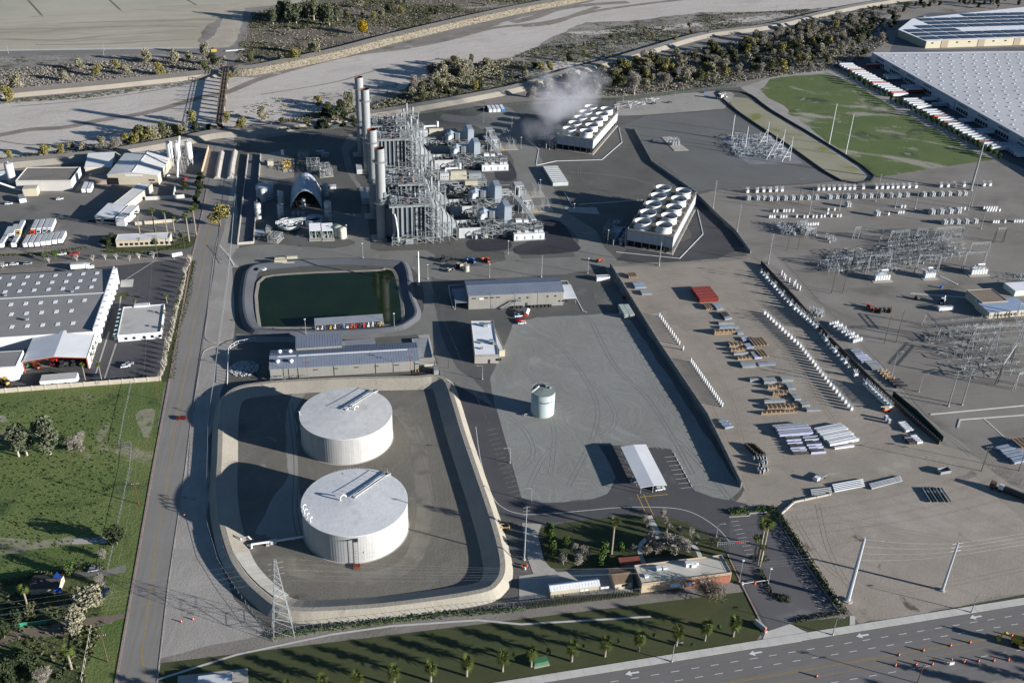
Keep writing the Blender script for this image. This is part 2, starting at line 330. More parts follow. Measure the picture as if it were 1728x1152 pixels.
# ---------- plant pads ----------
sheet('ground',m_verge,[(356,285),(372,240),(395,228),(432,222),(436,240),(412,300),(402,445),(392,640),(352,740),(350,900),(395,1010),(450,1066),(266,1112),(262,1130),(303,864),(332,650),(350,520),(366,420),(378,390)],1)
plant=[(395,232),(430,236),(520,222),(610,212),(720,195),(850,178),(960,172),(1040,170),(1160,152),(1270,146),(1460,300),(1380,310),(1210,320),(1172,330),(1250,412),(1262,432),(1020,448),(1262,824),(1230,940),(1140,1000),(1060,1005),(452,1066),(395,1010),(352,900),(352,740),(380,640),(396,560),(404,430)]
sheet('plant_ground',m_gravel,plant,1)
sheet('crushed_rock_yard',m_yard,[(838,612),(868,545),(905,535),(1045,528),(1062,535),(1250,824),(1219,850),(1175,830),(1132,757),(1096,755),(1040,800),(1030,830),(1005,842),(900,850),(880,840),(837,702),(828,640)],2)
sheet('substation_ground',m_sub,[(1172,330),(1240,322),(1460,302),(1728,262),(2000,240),(2300,700),(1728,780),(1600,755),(1400,590),(1284,443),(1250,412)],2)
sheet('substation_ground',mat('dark_rock_pad','646462','5b5b59',s=.02,bump=.5,bs=1.5,fine=.12,streak=(-40,40,2,.3,'73736f')),[(1042,215),(1090,196),(1222,186),(1262,208),(1407,304),(1205,322),(1172,322)],2.3)
sheet('dirt_ground',m_dirt,[(1020,450),(1110,449),(1262,436),(1284,445),(1432,602),(1590,750),(1640,790),(1560,830),(1340,852),(1230,858),(1254,826),(1192,704)],2.3)
sheet('dirt_ground',m_dirt2,[(1316,866),(1365,845),(1560,815),(1680,800),(1760,850),(1900,1010),(1728,1000),(1450,1053),(1416,1020)],2.3)
sheet('dirt_road',mat('service_road_dirt','8d857a','80786d',s=.05,fine=.1,streak=(-50,30,1.5,.4,'9a9287')),[(1585,750),(1480,768),(1360,788),(1300,820),(1262,828),(1262,850),(1330,832),(1372,803),(1450,793),(1560,768),(1610,775),(1680,830),(1728,880),(1760,860),(1640,765)],2.8)
sheet('service_road',mat('yard_track','86817a','7b766f',s=.06,fine=.1),[(1284,443),(1300,425),(1320,440),(1400,530),(1480,610),(1560,700),(1640,760),(1600,752)],2.6)
sheet('dirt_ground',m_verge,[(1042,196),(1040,172),(1150,158),(1228,152),(1240,160),(1222,184),(1090,194)],2.3)
sheet('field',m_verge,[(1250,148),(1310,128),(1392,118),(1450,134),(1640,245),(1740,296),(1640,303),(1465,306)],1.4)
sheet('field',m_grass2,[(1285,152),(1300,134),(1392,122),(1440,140),(1620,245),(1728,290),(1640,300),(1480,303)],1.5)
ridge('basin_berm',mat('basin_dark_edge','2e2f2c','26272a',s=.05,fine=.12,bump=.4),[(1212,158),(1240,155),(1268,162),(1300,186),(1390,240),(1475,298),(1420,306),(1330,246),(1246,190)],[(1.6,0),(.5,1.0),(-.5,1.0),(-2.0,0)],closed=True,sm=3)  # low berm, same dark colour on crest and both slopes
sheet('basin_floor',mat('basin_mud','8e8a76','7f7b66',s=.03,fine=.1,patch=('6f7034',.03,.56,.1)),[(1224,162),(1262,166),(1300,192),(1390,246),(1468,300),(1414,304),(1330,250),(1250,194)],2)
# lanes between the units
sheet('plant_lane',m_lane,smooth([(398,420),(470,412),(560,420),(600,412),(640,424),(720,422),(735,440),(728,470),(735,520),(744,560),(770,620),(800,640),(836,690),(846,730),(790,730),(762,660),(740,626),(728,580),(700,562),(715,520),(712,480),(690,448),(640,440),(560,441),(470,446),(400,448)],2,True),2)
sheet('plant_lane',m_lane,[(398,562),(450,568),(520,567),(640,556),(700,538),(716,545),(712,562),(690,566),(600,572),(500,577),(398,578)],2.1)
sheet('plant_lane',m_lane,[(700,448),(735,470),(775,474),(960,462),(1030,448),(1062,444),(1040,436),(1018,430),(960,434),(880,436),(868,424),(850,424),(852,440),(800,450),(770,452),(735,436),(700,425)],2.4)
sheet('plant_lane',m_lane,[(850,432),(868,428),(878,440),(900,452),(870,460),(862,448)],2.5)
sheet('plant_lane',m_lane,smooth([(846,178),(880,200),(902,240),(918,280),(936,320),(955,356),(985,376),(1006,390),(1022,420),(1046,446),(985,442),(968,425),(976,405),(950,378),(905,372),(880,330),(872,300),(862,262),(840,240),(800,212),(748,204),(750,192),(800,196)],3,True),2.2)
sheet('plant_lane',m_lane,[(505,372),(560,360),(610,360),(612,330),(585,290),(575,250),(590,225),(612,222),(606,238),(588,256),(600,300),(618,330),(626,420),(590,440),(600,408),(570,396),(500,400)],2.2)
sheet('pond_bank_road',mat('dark_gravel_road','56554f','4c4b46',s=.05,fine=.15),[(392,452),(430,446),(560,440),(690,440),(722,470),(730,500),(718,530),(690,560),(500,566),(398,570)],1.8)
for q in ([(906,375),(945,374),(968,405),(975,424),(880,430),(868,418),(895,405)],[(790,405),(852,402),(860,420),(800,424)],[(838,265),(855,266),(872,295),(860,306),(836,300)]):
    sheet('asphalt_pad',m_dgravel,smooth(q,3,True),3)
sheet('asphalt_pad',mat('dark_wet_gravel','3e3d3e','474648',s=.05,fine=.15,bump=.4,patch=('595754',.04,.62,.15)),[(1058,420),(1040,440),(1130,443),(1210,437),(1258,416),(1236,392),(1180,338),(1150,350),(1168,400),(1110,425)],2.6)
sheet('asphalt_pad',mat('worn_asphalt','5a5957','504f4d',s=.05,fine=.12,patch=('6d6c69',.04,.6,.12)),[(690,540),(742,530),(746,480),(790,470),(960,464),(996,470),(1010,530),(905,540),(872,546),(838,612),(838,690),(790,720),(764,650),(738,640),(732,620),(700,560)],1.9)
sheet('asphalt_lane',m_asph,[(764,645),(838,690),(880,839),(899,849),(989,846),(1025,834),(1042,812),(1028,780),(1010,750),(1060,752),(1096,756),(1132,759),(1171,827),(1204,839),(1262,850),(1232,860),(1230,935),(1246,974),(1300,1062),(1336,1080),(1286,1072),(1262,1000),(1228,935),(1204,905),(1183,893),(1153,878),(1105,869),(1072,868),(1037,871),(947,880),(917,883),(881,881),(846,869),(819,848),(796,780),(775,690)],3)
sheet('car_park',mat('visitor_lot_asphalt','504e50','5b595a',s=.04,fine=.12,patch=('6e6b6a',.04,.6,.15)),[(1226,858),(1232,872),(1238,872),(1305,864),(1355,945),(1418,1036),(1350,1052),(1300,1062),(1246,974),(1228,935),(1222,900)],2.5)
sheet('paving',m_conc,[(881,882),(914,884),(908,905),(918,945),(940,965),(1040,958),(1068,950),(1068,1000),(930,1006),(876,1012),(876,972),(900,968),(888,935)],3.2)
# lawns
sheet('lawn',m_lawn,[(272,1118),(1272,996),(1292,1058),(1275,1082),(860,1150),(700,1175),(262,1230),(266,1150)],1.6)
sheet('lawn',m_lawn,smooth([(912,905),(922,888),(1037,872),(1080,870),(1140,876),(1183,895),(1204,910),(1225,935),(1246,975),(1240,985),(1160,940),(1070,945),(1040,955),(945,962),(918,942)],3,True),3.6)
sheet('lawn',m_lawn,[(1336,1051),(1432,1040),(1434,1056),(1370,1068),(1350,1066)],3)
sheet('lawn',m_lawn,[(1444,1056),(1728,1003),(1900,975),(1900,985),(1728,1012),(1442,1060)],3)
sheet('grass_field',m_grass,[(0,662),(60,657),(222,646),(200,755),(224,752),(215,830),(180,965),(100,960),(0,985),(-400,1010),(-400,690)],1)
sheet('grass_field',m_grass,[(222,646),(280,642),(260,780),(231,948),(200,1130),(190,1160),(140,1160),(180,965),(215,830),(224,752),(200,748)],1.2)
sheet('grass_field',mat('weedy_plot','3c4626','4f5432',s=.05,bump=1,bs=.6,bd=.7,fine=.3,fs=.7,patch=[('75695a',.04,.6,.06),('272f17',.06,.55,.08)]),[(-400,1012),(0,985),(100,960),(180,965),(140,1160),(100,1300),(-400,1300)],1.1)
sheet('dirt_drive',mat('drive_dirt','6e6458','625a4f',s=.06,fine=.15),[(212,1034),(215,1040),(160,1058),(110,1070),(40,1075),(0,1090),(-100,1110),(-100,1075),(0,1066),(100,1050),(170,1040)],2)
sheet('dirt_drive',m_conc,[(120,908),(187,905),(186,916),(122,918)],2)
sheet('dirt_drive',m_lane,[(120,965),(180,962),(212,952),(212,965),(180,970),(130,972)],2)
# streets
wl=[(190,1180),(195.3,1152),(231,948),(260,780),(275,700),(291,612),(312,500),(323,437),(331,405),(341,360),(349,320),(356,285),(362,250),(372,238)]
wr=[(400,240),(396,260),(392,300),(384,350),(378,390),(366,425),(360,450),(350,520),(341,597),(332,650),(322,715),(313,790),(302,864),(284,985),(265,1152),(262,1180)]
sheet('street',m_road,wl+wr,4)
sheet('street',m_verge,[(345,340),(372,345),(376,395),(366,420),(358,440),(350,500),(366,500),(380,440),(392,390),(398,330),(400,300),(352,300)],3.4)
sheet('street',mat('side_street_asphalt','5e5b58','67645f',s=.05,fine=.1,streak=(0,40,1,.3,'504e4b')),[(-400,440),(0,428),(130,424),(155,418),(323,404),(330,412),(322,432),(240,434),(120,440),(0,452),(-400,470)],3)
G_=lambda *p:(g(*p).x,g(*p).y)
ya,yb=g(917,1151.5),g(1728,1020); sl=(yb.y-ya.y)/(yb.x-ya.x)
def ys(x,d=0): return ya.y+sl*(x-ya.x)-d
sheet('avenue',m_road2,[(-700,ys(-700)),(ya.x,ya.y),(900,ys(900)),(900,ys(900,30)),(-700,ys(-700,30))],4,world=True)
def kerb(px,name='kerb',m=m_conc,w_=.35,h=.16,world=False,closed=False): 
    pts=[p if world else g(*p) for p in px]
    o=link(name,sweep(pts,[(w_/2,0),(w_/2,h),(-w_/2,h),(-w_/2,0)],closed,.02).mesh(name,m)); o['kind']='structure'
kerb(wl[:-3],'kerb',m_redc,.8)
kerb([(341,597),(332,650),(322,715),(313,790),(302,864),(284,985),(265,1152)],'kerb',m_verge)
kerb(smooth([(360,440),(353,500),(346,560),(348,572),(358,578),(380,578)],4)); kerb(smooth([(360,440),(364,430),(376,440)],3))
kerb(smooth([(341,600),(345,592),(360,585),(378,584)],4)); kerb(smooth([(368,400),(364,418),(366,428),(385,432)],4))
# avenue sidewalk with its driveway apron
for x0,x1 in ((-300,ya.x+62),(ya.x+62,600)):
    b=B(); n=90
    pts=[(lerp(x0,x1,i/n),0) for i in range(n+1)]
    for i in range(n):
        a_,b_=pts[i][0],pts[i+1][0]-.05
        b.add([(a_,ys(a_)+.1,.112),(b_,ys(b_)+.1,.112),(b_,ys(b_)+3.2,.17),(a_,ys(a_)+3.2,.17),(a_,ys(a_)+.1,0),(b_,ys(b_)+.1,0)],[(0,1,2,3),(4,5,1,0)])
    struct('sidewalk',b,m_walk)
sheet('driveway_apron',m_walk,[(1292,1066),(1334,1052),(1352,1062),(1362,1066),(1352,1082),(1290,1092),(1268,1092),(1286,1080)],9)
sheet('sidewalk',m_walk,[(1434,1038),(1443,1040),(1443,1062),(1434,1064)],8)
def dash(y0,x0,x1,ln,gap,wd,m,name='lane_marking'):
    b=B(); x=x0
    while x<x1: b.add([(x,ys(x,y0)-wd/2,.112),(x+ln,ys(x+ln,y0)-wd/2,.112),(x+ln,ys(x+ln,y0)+wd/2,.112),(x,ys(x,y0)+wd/2,.112)],[(0,1,2,3)]); x+=ln+gap
    struct(name,b,m)
dash(4.2,-60,380,3,4.3,.22,m_white); dash(8.1,-60,380,3,4.3,.22,m_white); dash(12.6,-60,380,60,0,.18,m_yellow); dash(12.1,40,380,60,0,.14,m_yellow); dash(15.8,0,380,60,0,.16,m_yellow); dash(19.4,0,380,3,4.3,.22,m_white)
# centre line on the west street
cl=[(240,1200),(247,1152),(241,1120),(240,1100),(248,1038),(256,980),(264.8,915),(281,825),(296,720),(318,600),(335,490),(345,430),(356,370)]
strip('centre_line',m_yellow,smooth(cl,4),.25,5.5)
def arrow(px,py):
    p=g(px,py); b=B(); d=-1
    b.sheet([(0,0),(2.1,1.2),(2.1,.35),(5,.35),(5,-.35),(2.1,-.35),(2.1,-1.2)],0)
    o=struct('lane_arrow',b,m_white); o.location=(p.x-3,ys(p.x,2.1),.114); o.rotation_euler=(0,0,math.atan(sl))
for p in ((1072,1143),(1281,1109),(1461,1077),(1652,1045)): arrow(*p)
# bund round the big tanks: raised ring
bund=[(376,700),(392,668),(440,655),(560,647),(700,644),(732,642),(752,650),(764,680),(782,740),(804,805),(826,870),(843,930),(848,968),(838,992),(810,1007),(700,1024),(600,1034),(490,1036),(440,1008),(400,962),(378,900),(370,840),(372,780)]
sheet('bund_floor',m_bundfl,smooth(bund,4,True),4)
sheet('gravel_path',mat('pale_gravel_path','8e8b84','817e77',s=.06,fine=.14,bump=.3,bs=1.5),smooth([(520,655),(500,690),(503,760),(506,830),(509,905),(470,908),(430,900),(455,850),(486,800),(482,720),(492,665)],3,True),5)
strip('gravel_path',mat('worn_track','78736a','6d6960',s=.1,fine=.2,patch=('615d55',.1,.5,.15)),smooth([(670,690),(700,730),(712,800),(716,880),(690,950),(620,975),(540,965)]),7,5.3)
strip('gravel_path',mat('tan_stain','7e776a','6a655b',s=.1,fine=.2,patch=('625e56',.08,.5,.15)),smooth([(430,905),(440,930),(470,945),(520,962),(580,972)]),9,5.5)
o=link('bund_berm',sweep([g(*p) for p in smooth(bund,5,True)],[(4.0,0),(1.0,3.0),(-1.0,3.0),(-7.6,0)],True).mesh('bund_berm',m_berm)); o['kind']='structure'
struct('service_road',B().sheet([tuple(g(*p))[:2] for p in [(383,665),(560,640),(745,628),(762,632),(764,640),(600,650),(440,654)]],.1),m_lane)
# pond: raised rim, lined inner slope, water
rim=[(414,480),(424,455),(460,447),(560,440),(660,443),(684,452),(692,500),(702,530),(690,545),(660,556),(560,562),(450,562),(422,552),(412,520)]
o=link('pond_berm',sweep([g(*p) for p in smooth(rim,5,True)],[(3.0,0),(.6,1.7),(-.6,1.7),(-7.5,-.6)],True).mesh('pond_berm',mat('pond_liner','56585d','4b4d52',s=.05,fine=.06))); o['kind']='structure'

def tracks(px,m,lvl=2.95,w_=.45,gap=1.9):
    P=smooth(px,6)
    for o in (-gap/2,gap/2): strip('tyre_track',m,P,w_,lvl,off=o)
m_tk1=mat('tyre_track_on_rock','858580','7c7c77',s=.2,fine=.15); m_tk2=mat('tyre_track_on_dirt','908579','867c71',s=.2,fine=.15); m_tk3=mat('damp_tyre_track','6b6861','736f68',s=.2,fine=.15); m_tk4=mat('dark_track_on_rock','757571','7a7a75',s=.2,fine=.15)
m_tk5=mat('bund_tyre_track','706c63','656159',s=.2,fine=.15)
for q,mm in (([(880,600),(930,680),(1000,760),(1090,740),(1180,830)],m_tk1),([(900,560),(960,600),(1010,700),(960,820)],m_tk4),([(1050,545),(1100,640),(1160,740),(1225,830)],m_tk1),([(860,720),(940,700),(1060,690),(1150,700)],m_tk4),([(890,830),(930,760),(1010,740),(1040,700),(990,640),(910,650)],m_tk1),([(850,600),(900,640),(935,720),(930,800)],m_tk1),([(1000,545),(1040,620),(1100,680),(1170,800)],m_tk4),([(870,800),(900,770),(890,730),(855,700)],m_tk1),([(1080,735),(1130,735),(1180,780),(1235,845)],m_tk4),([(1060,455),(1110,520),(1190,600),(1240,690),(1262,800)],m_tk2),([(1080,452),(1150,500),(1230,560),(1300,680),(1330,780)],m_tk2),([(1240,450),(1270,520),(1340,600),(1400,700),(1440,760)],m_tk2),([(1110,560),(1180,650),(1225,740),(1262,830)],m_tk2),([(1290,840),(1370,790),(1480,775),(1600,770),(1700,850)],m_tk2),([(1340,870),(1400,960),(1500,1000),(1728,960)],m_tk2),([(1330,880),(1420,880),(1550,900),(1728,930)],m_tk2),([(1380,850),(1400,930),(1440,1000)],m_tk2),([(300,440),(0,0)][:0] or [(490,680),(500,780),(500,880),(540,970),(640,990),(740,940),(760,860),(740,760),(715,690)],m_tk5),([(520,960),(640,978),(720,930),(735,860),(715,770),(690,700)],m_tk5),([(450,940),(520,990),(660,1000),(770,960)],m_tk5),([(1320,440),(1400,530),(1480,610),(1560,700),(1640,770)],m_tk3),([(1240,420),(1340,400),(1500,380),(1700,370)],m_tk3),([(1290,440),(1400,520),(1530,560),(1700,560)],m_tk3),([(1050,330),(980,300),(1000,260),(1080,250),(1140,290)],m_tk3),([(960,290),(1060,300),(1120,320)],m_tk4),([(740,455),(850,440),(980,445)],m_tk3)):
    tracks(q,mm,5.9 if mm is m_tk5 else 2.95)

sheet('bare_patch',mat('bare_soil_patch','8a8476','6f6f50',s=.15,bump=.3,fine=.25,patch=('56622f',.2,.55,.06)),smooth([(228,700),(245,690),(262,692),(258,715),(248,745),(238,725)],2,True),2)
sheet('bare_patch',MATS['bare_soil_patch'],smooth([(-20,905),(60,912),(120,905),(118,918),(60,926),(0,935)],2,True),2)
sheet('bare_patch',MATS['bare_soil_patch'],smooth([(162,735),(182,712),(184,722),(170,745)],2,True),2)
bb=bpy.data.objects['bund_berm']; pp=along([g(*q) for q in smooth([(378,905),(386,935),(404,966),(430,996),(462,1022)],4)],n=11)
m_pan=mat('bund_concrete_panel','98968f','8b8a84',s=.3,fine=.08); pme={}
for i in range(10):
    for s_ in (-1,1):
        (p,a),(q,a2)=pp[i],pp[i+1]; P_=[]
        for (c,aa,e) in ((p,a,.12),(q,a2,-.12)):
            dx,dy=cos(aa)*e,sin(aa)*e
            for o_,z in (((1.25,2.96),(7.0,.36)) if s_>0 else ((-1.2,2.97),(-3.7,.35))): P_.append((c.x+dx-sin(aa)*o_,c.y+dy+cos(aa)*o_,z+.05))
        b=B(); b.add(P_+[(x,y,z-.12) for x,y,z in P_],[(0,1,3,2),(0,2,6,4),(1,0,4,5),(3,1,5,7),(2,3,7,6)]); part('concrete_panel',b,m_pan,bb)
wpx=[(437.6,478),(487,464),(633,458),(652,455),(667,466),(678,531),(660,548),(529,552),(451,552),(439,546)]
mw=mat('pond_water','1a270f','141f0d',s=.05,fine=0,rough=.07,spec=.22,bump=.02,bs=.5,bd=.1)
struct('pond_water',B().sheet([tuple(g(*p))[:2] for p in smooth(wpx,2,True)],.25),mw)
pc=B(); 
o=link('pond_edge',sweep([g(*p) for p in smooth(wpx,3,True)],[(1.6,.25),(1.4,.5),(-.3,.3),(-.4,.2)],True).mesh('pond_edge',mat('pale_scum_line','857f76',s=.3,fine=.1))); o['kind']='structure'
# ---------- shared materials ----------
m_wht=mat('white_paint','a9abab','9fa1a1',s=.2,rough=.5,fine=.04,vs=(.9,.4,'84857f'))
m_bwht=mat('bright_white_paint','c2c3c4','b8b9ba',s=.3,rough=.45,fine=.03)
m_gal=mat('galvanised_steel','84888a','74787a',s=.4,rough=.5,fine=.1,fs=.8)
m_lgal=mat('pale_galvanised_steel','868a8b','717576',s=.4,rough=.5,fine=.1)
m_dk=mat('dark_steel','3a3b3d','2c2d2f',s=.5,rough=.6,fine=.1)
m_blk=mat('black_opening','121314','0c0d0e',s=.5,fine=0)
m_cas=mat('shaded_grey_casing','4c545e','454d57',s=.1,rough=.55,fine=.06)  # blue-grey recess shade is in this colour; ribs take the pale casing
m_casl=mat('pale_casing','82878a','777c7f',s=.1,rough=.55,fine=.05,vs=(.9,.5,'5e6265'))
m_fil=mat('pale_blue_grey_panel','8c949c','848c94',s=.1,rough=.5,fine=.04)
m_beige=mat('beige_paint','a19c8b','948f7f',s=.2,rough=.6,fine=.05)
m_stack=mat('stack_steel','8b8d8d','808283',s=.08,rough=.55,fine=.07,vs=(.6,.5,'6a6c6c'),streak=(90,9,.8,.3,'888a8a'))
m_rust=mat('rusty_steel','6d3a22','4a2a1c',s=.6,fine=.2)
m_brn=mat('weathered_wood','55483a','483c30',s=.5,fine=.15)
m_pal=mat('pallet_wood','96826a','7c6a55',s=1,fine=.2)
m_yel=mat('safety_yellow','b8983e','a58836',s=1,fine=.05)
m_org=mat('orange_paint','c4511c','b14518',s=1,fine=.05)
m_red=mat('red_paint','a51c18','8e1715',s=1,rough=.4,fine=.05)
m_blu=mat('blue_paint','3a6fae','32629a',s=1,rough=.4,fine=.05)
m_gls=mat('dark_glass','1a2026','141a20',s=1,rough=.12,spec=.6,fine=0)
m_tire=mat('tyre_rubber','1c1c1d','161617',s=1,fine=.05)
m_roofg=mat('grey_metal_roof','6f7683','676e7b',s=.1,rough=.5,fine=.04)
m_wallg=mat('grey_metal_wall','817f7a','7a7873',s=.1,rough=.7,fine=.04,vs=(.7,.4,'6b6964'))
m_tree=None
# ---------- storage tanks ----------
m_tankw=mat('tank_wall_coating','a3a2a0','999896',s=.06,rough=.7,fine=.05,fs=.5,vs=(.5,.5,'83827f'),patch=('93928f',.05,.55,.2))
m_tankr=mat('tank_roof_foam','c0bfbc','b1b0ae',s=.3,rough=.8,fine=.04,bump=.2,bs=.6,bd=.3,patch=('a9a8a5',.12,.58,.15))
m_tankr2=mat('tank_roof_foam_rust_spotted','c3c3c3','b8b8b9',s=.3,rough=.8,fine=.04,bump=.25,bs=.6,bd=.3,patch=[('aeadab',.1,.58,.15),('8f7446',.35,.69,.03)])
def tank(cx,cy,r,h,label,mr,far):
    t=T('storage_tank',label,'storage tank',(cx,cy,0),group='two large white water tanks')
    b=B(); n=240; vs=[]
    for z in (.1,h):
        for i in range(n): a=2*pi*i/n; rr=r-.02*(i%2); vs.append((rr*cos(a),rr*sin(a),z))
    b.add(vs,[(i,(i+1)%n,(i+1)%n+n,i+n) for i in range(n)]); part('wall',b,m_tankw,t)
    b=B(); b.lathe(0,0,[(r+.12,h-.25),(r+.12,h),(r*.66,h+.25),(r*.33,h+.5),(0.01,h+.65)],96); part('roof',b,mr,t)
    part('base_ring',B().lathe(0,0,[(r+.5,0),(r+.5,.12),(r,.14)],72),m_conc,t)
    c=Vector((cx,cy,0))
    if far: p,q=g(583,691,h+1)-c,g(633,661,h)-c
    else: p,q=g(598,839,h+1)-c,g(654,801,h)-c
    p.z=h+1.1;q.z=h+.4; d=(q-p).normalized(); n_=Vector((-d.y,d.x,0))
    b=B()
    for s_ in (-.55,.55): b.tube(p+n_*s_+Vector((0,0,.35)),q+n_*s_+Vector((0,0,.35)),.14,6)
    b.box(((p+q)/2)[:2]+(h+.75,) if 0 else tuple(((p+q)/2)),((q-p).length,.9,.15),atan2(d.y,d.x))
    part('roof_walkway',b,m_wht,t)
    b=B()
    for i in range(9):
        e=p.lerp(q,i/8); b.bar(e+n_*.6,e+n_*.6+Vector((0,0,1.4)),.06)
    b.bar(p+n_*.6+Vector((0,0,1.4)),q+n_*.6+Vector((0,0,1.4)),.06); part('railing',b,m_lgal,t)
    b=B(); b.box((q.x,q.y,h),(2.4,1.6,.9),.5); b.bar((q.x,q.y,h),(q.x,q.y,h+3.2),.12); part('gauge_platform',b,m_gal,t)
    def goose(x,y,s=1,a0=0,name='vent'):
        b=B(); pts=[Vector((x+cos(a0)*.9*s*(1-cos(k*pi/6)),y+sin(a0)*.9*s*(1-cos(k*pi/6)),h+.3+s*(.9+.9*sin(k*pi/6)))) for k in range(7)]
        b.path([Vector((x,y,h))]+pts,.24*s,8); part(name,b,m_bwht,t)
    if far:
        v=g(598,690,h+1)-c; goose(v.x,v.y,1.1,.4); v=g(506,700,h)-c; goose(v.x,v.y,.7,2)
        b=B()
        for i in range(7): a=radians(96+i*4.4); b.bar(((r-.3)*cos(a),(r-.3)*sin(a),h),((r-.3)*cos(a),(r-.3)*sin(a),h+1.1),.06)
        part('rim_railing',b,m_gal,t,kind='stuff')
    else:
        v=g(574,842,h+1)-c; goose(v.x,v.y,1.35,.3)
        for k in range(4):
            a=radians(186+k*8.2); goose((r-.6)*cos(a),(r-.6)*sin(a),.85,a-2.6)
        b=B()
        for i in range(11): a=radians(78+i*3.4); b.bar(((r-.3)*cos(a),(r-.3)*sin(a),h),((r-.3)*cos(a),(r-.3)*sin(a),h+1.1),.06)
        part('rim_railing',b,m_gal,t,kind='stuff')
        v=g(602,950,0)-c; a=atan2(v.y,v.x); k=Vector((cos(a),sin(a),0)); s_=Vector((-k.y,k.x,0))
        b=B()
        for u in (-.8,.8): b.bar(k*(r+.9)+s_*u,k*(r+.9)+s_*u+Vector((0,0,h-1)),.08); 
        for i in range(16): z=.6+i*.8; b.bar(k*(r+.9)-s_*.8+Vector((0,0,z)),k*(r+.9)+s_*.8+Vector((0,0,z)),.05)
        b.box(tuple(k*(r+.9)+Vector((0,0,h-1.3))),(2.2,2,.15),a); part('ladder',b,m_dk,t)
        b=B(); b.box(tuple(k*(r+2.2)),(2.2,2.6,.9),a); part('base_box',b,m_rust,t)
        b=B(); b.box(tuple(k*(r+.02)+s_*3.5+Vector((0,0,5))),(.08,1.1,.6),a); part('sign_plate',b,m_bwht,t)
    return t
tank(6.07,314.41,20.8,13.7,'near large white round tank, rust-spotted roof and ladder',m_tankr2,False)
tank(5.76,376.61,20.45,13.7,'far large white round tank with plain pale roof',m_tankr,True)
# inlet pipe into the near tank
t=T('pipe_run','white pipe from the pump skid to the near big tank','pipe',(0,0,0))
p0,p1,p2=g(424,918,1.2),g(466,912,1.2),g(512,905,1.2)
part('pipe',B().path([p0+Vector((0,-1.5,-1)),p0,p1,p2],.45,10),m_bwht,t)
part('valve_box',B().box(tuple(g(462,916)),(2.4,1.8,1.6)),m_wht,t); part('support',B().box(tuple(g(452,920)),(1.2,1.2,1)),m_conc,t)
part('suction_pipe',B().path([p0+Vector((0,1.8,1)),p0+Vector((-1,2,2.4)),p0+Vector((-4,3,1.5)),p0+Vector((-4,3,0))],.25),m_bwht,t)
# small tank
c=g(914,692); sx=c.x; sy=g(914,706).y+5.4
t=T('storage_tank','small grey-green tank with name lettering on the open rock yard','storage tank',(sx,sy,0))
part('wall',B().lathe(0,0,[(5.6,0),(5.6,12.2)],64),mat('grey_green_paint','9aa5a3','8f9a98',s=.1,rough=.45,fine=.03),t,True)
part('roof',B().lathe(0,0,[(5.65,12.15),(5.65,12.3),(.01,12.7)],48),mat('weathered_green_roof','77807a','6a726d',s=.2,fine=.1),t)
b=B()
for i in range(18):
    a=2*pi*i/30+.2; b.bar((5.4*cos(a),5.4*sin(a),12.3),(5.4*cos(a),5.4*sin(a),13.4),.06)
    a2=a+2*pi/30; b.bar((5.4*cos(a),5.4*sin(a),13.4),(5.4*cos(a2),5.4*sin(a2),13.4),.05)
part('railing',b,m_lgal,t)
b=B(); b.box((2.2,2.4,12.5),(1.5,1.5,1.0)); b.box((3.6,1.2,12.5),(1.2,1,.8)); b.cyl(1.2,3.6,12.5,13.6,.6); b.path([(0.5,4,12.6),(0.5,4,13.8),(3.5,3.3,13.8)],.2); part('roof_fittings',b,m_gal,t)
b=B(); b.bar((-5.9,-.5,12.2),(-1.5,3.2,12.9),.22); b.bar((-5.9,-1.1,12.2),(-1.5,2.6,12.9),.22); part('roof_stair',b,m_bwht,t)
part('outlet_pipe',B().path([(-5.4,-1.5,.8),(-9.2,-2,.8),(-9.2,-2,0)],.3),m_lgal,t)
def lettering(txt,size,m,parent,loc,rot,cyl=None,bold=.0,name='lettering',sk=0):
    cu=bpy.data.curves.new('lettering','FONT'); cu.body=txt; cu.size=size; cu.extrude=.01; cu.align_x='CENTER'; cu.resolution_u=2; cu.shear=sk; cu.offset=bold
    o=bpy.data.objects.new('tmp',cu); COL.objects.link(o); dg=bpy.context.evaluated_depsgraph_get(); me=bpy.data.meshes.new_from_object(o.evaluated_get(dg)); bpy.data.objects.remove(o)
    if cyl:
        for v in me.vertices:
            a=-pi/2+v.co.x/cyl; r_=cyl+.05+v.co.z; v.co=Vector((r_*cos(a),r_*sin(a),v.co.y))
    me.materials.clear(); me.materials.append(m); o=link(name,me,parent,loc); o.rotation_euler=rot; return o
m_ltr=mat('blue_lettering','2d5f94','2a588a',s=1,fine=0)
lettering('Mountainview',1.3,m_ltr,t,(0,0,8.2),(0,0,.12),5.6,.03,sk=.25)
b=B()
for (a,hh) in ((-.35,.8),(0,1.3),(.3,.7)):
    aa=-pi/2+.12+a; 
    b.add([(5.66*cos(aa-.14),5.66*sin(aa-.14),9.5),(5.66*cos(aa+.14),5.66*sin(aa+.14),9.5),(5.66*cos(aa),5.66*sin(aa),9.5+hh*.7)],[(0,1,2)])
part('emblem',b,mat('pale_gold','b9a878',None,s=1,fine=0),t)
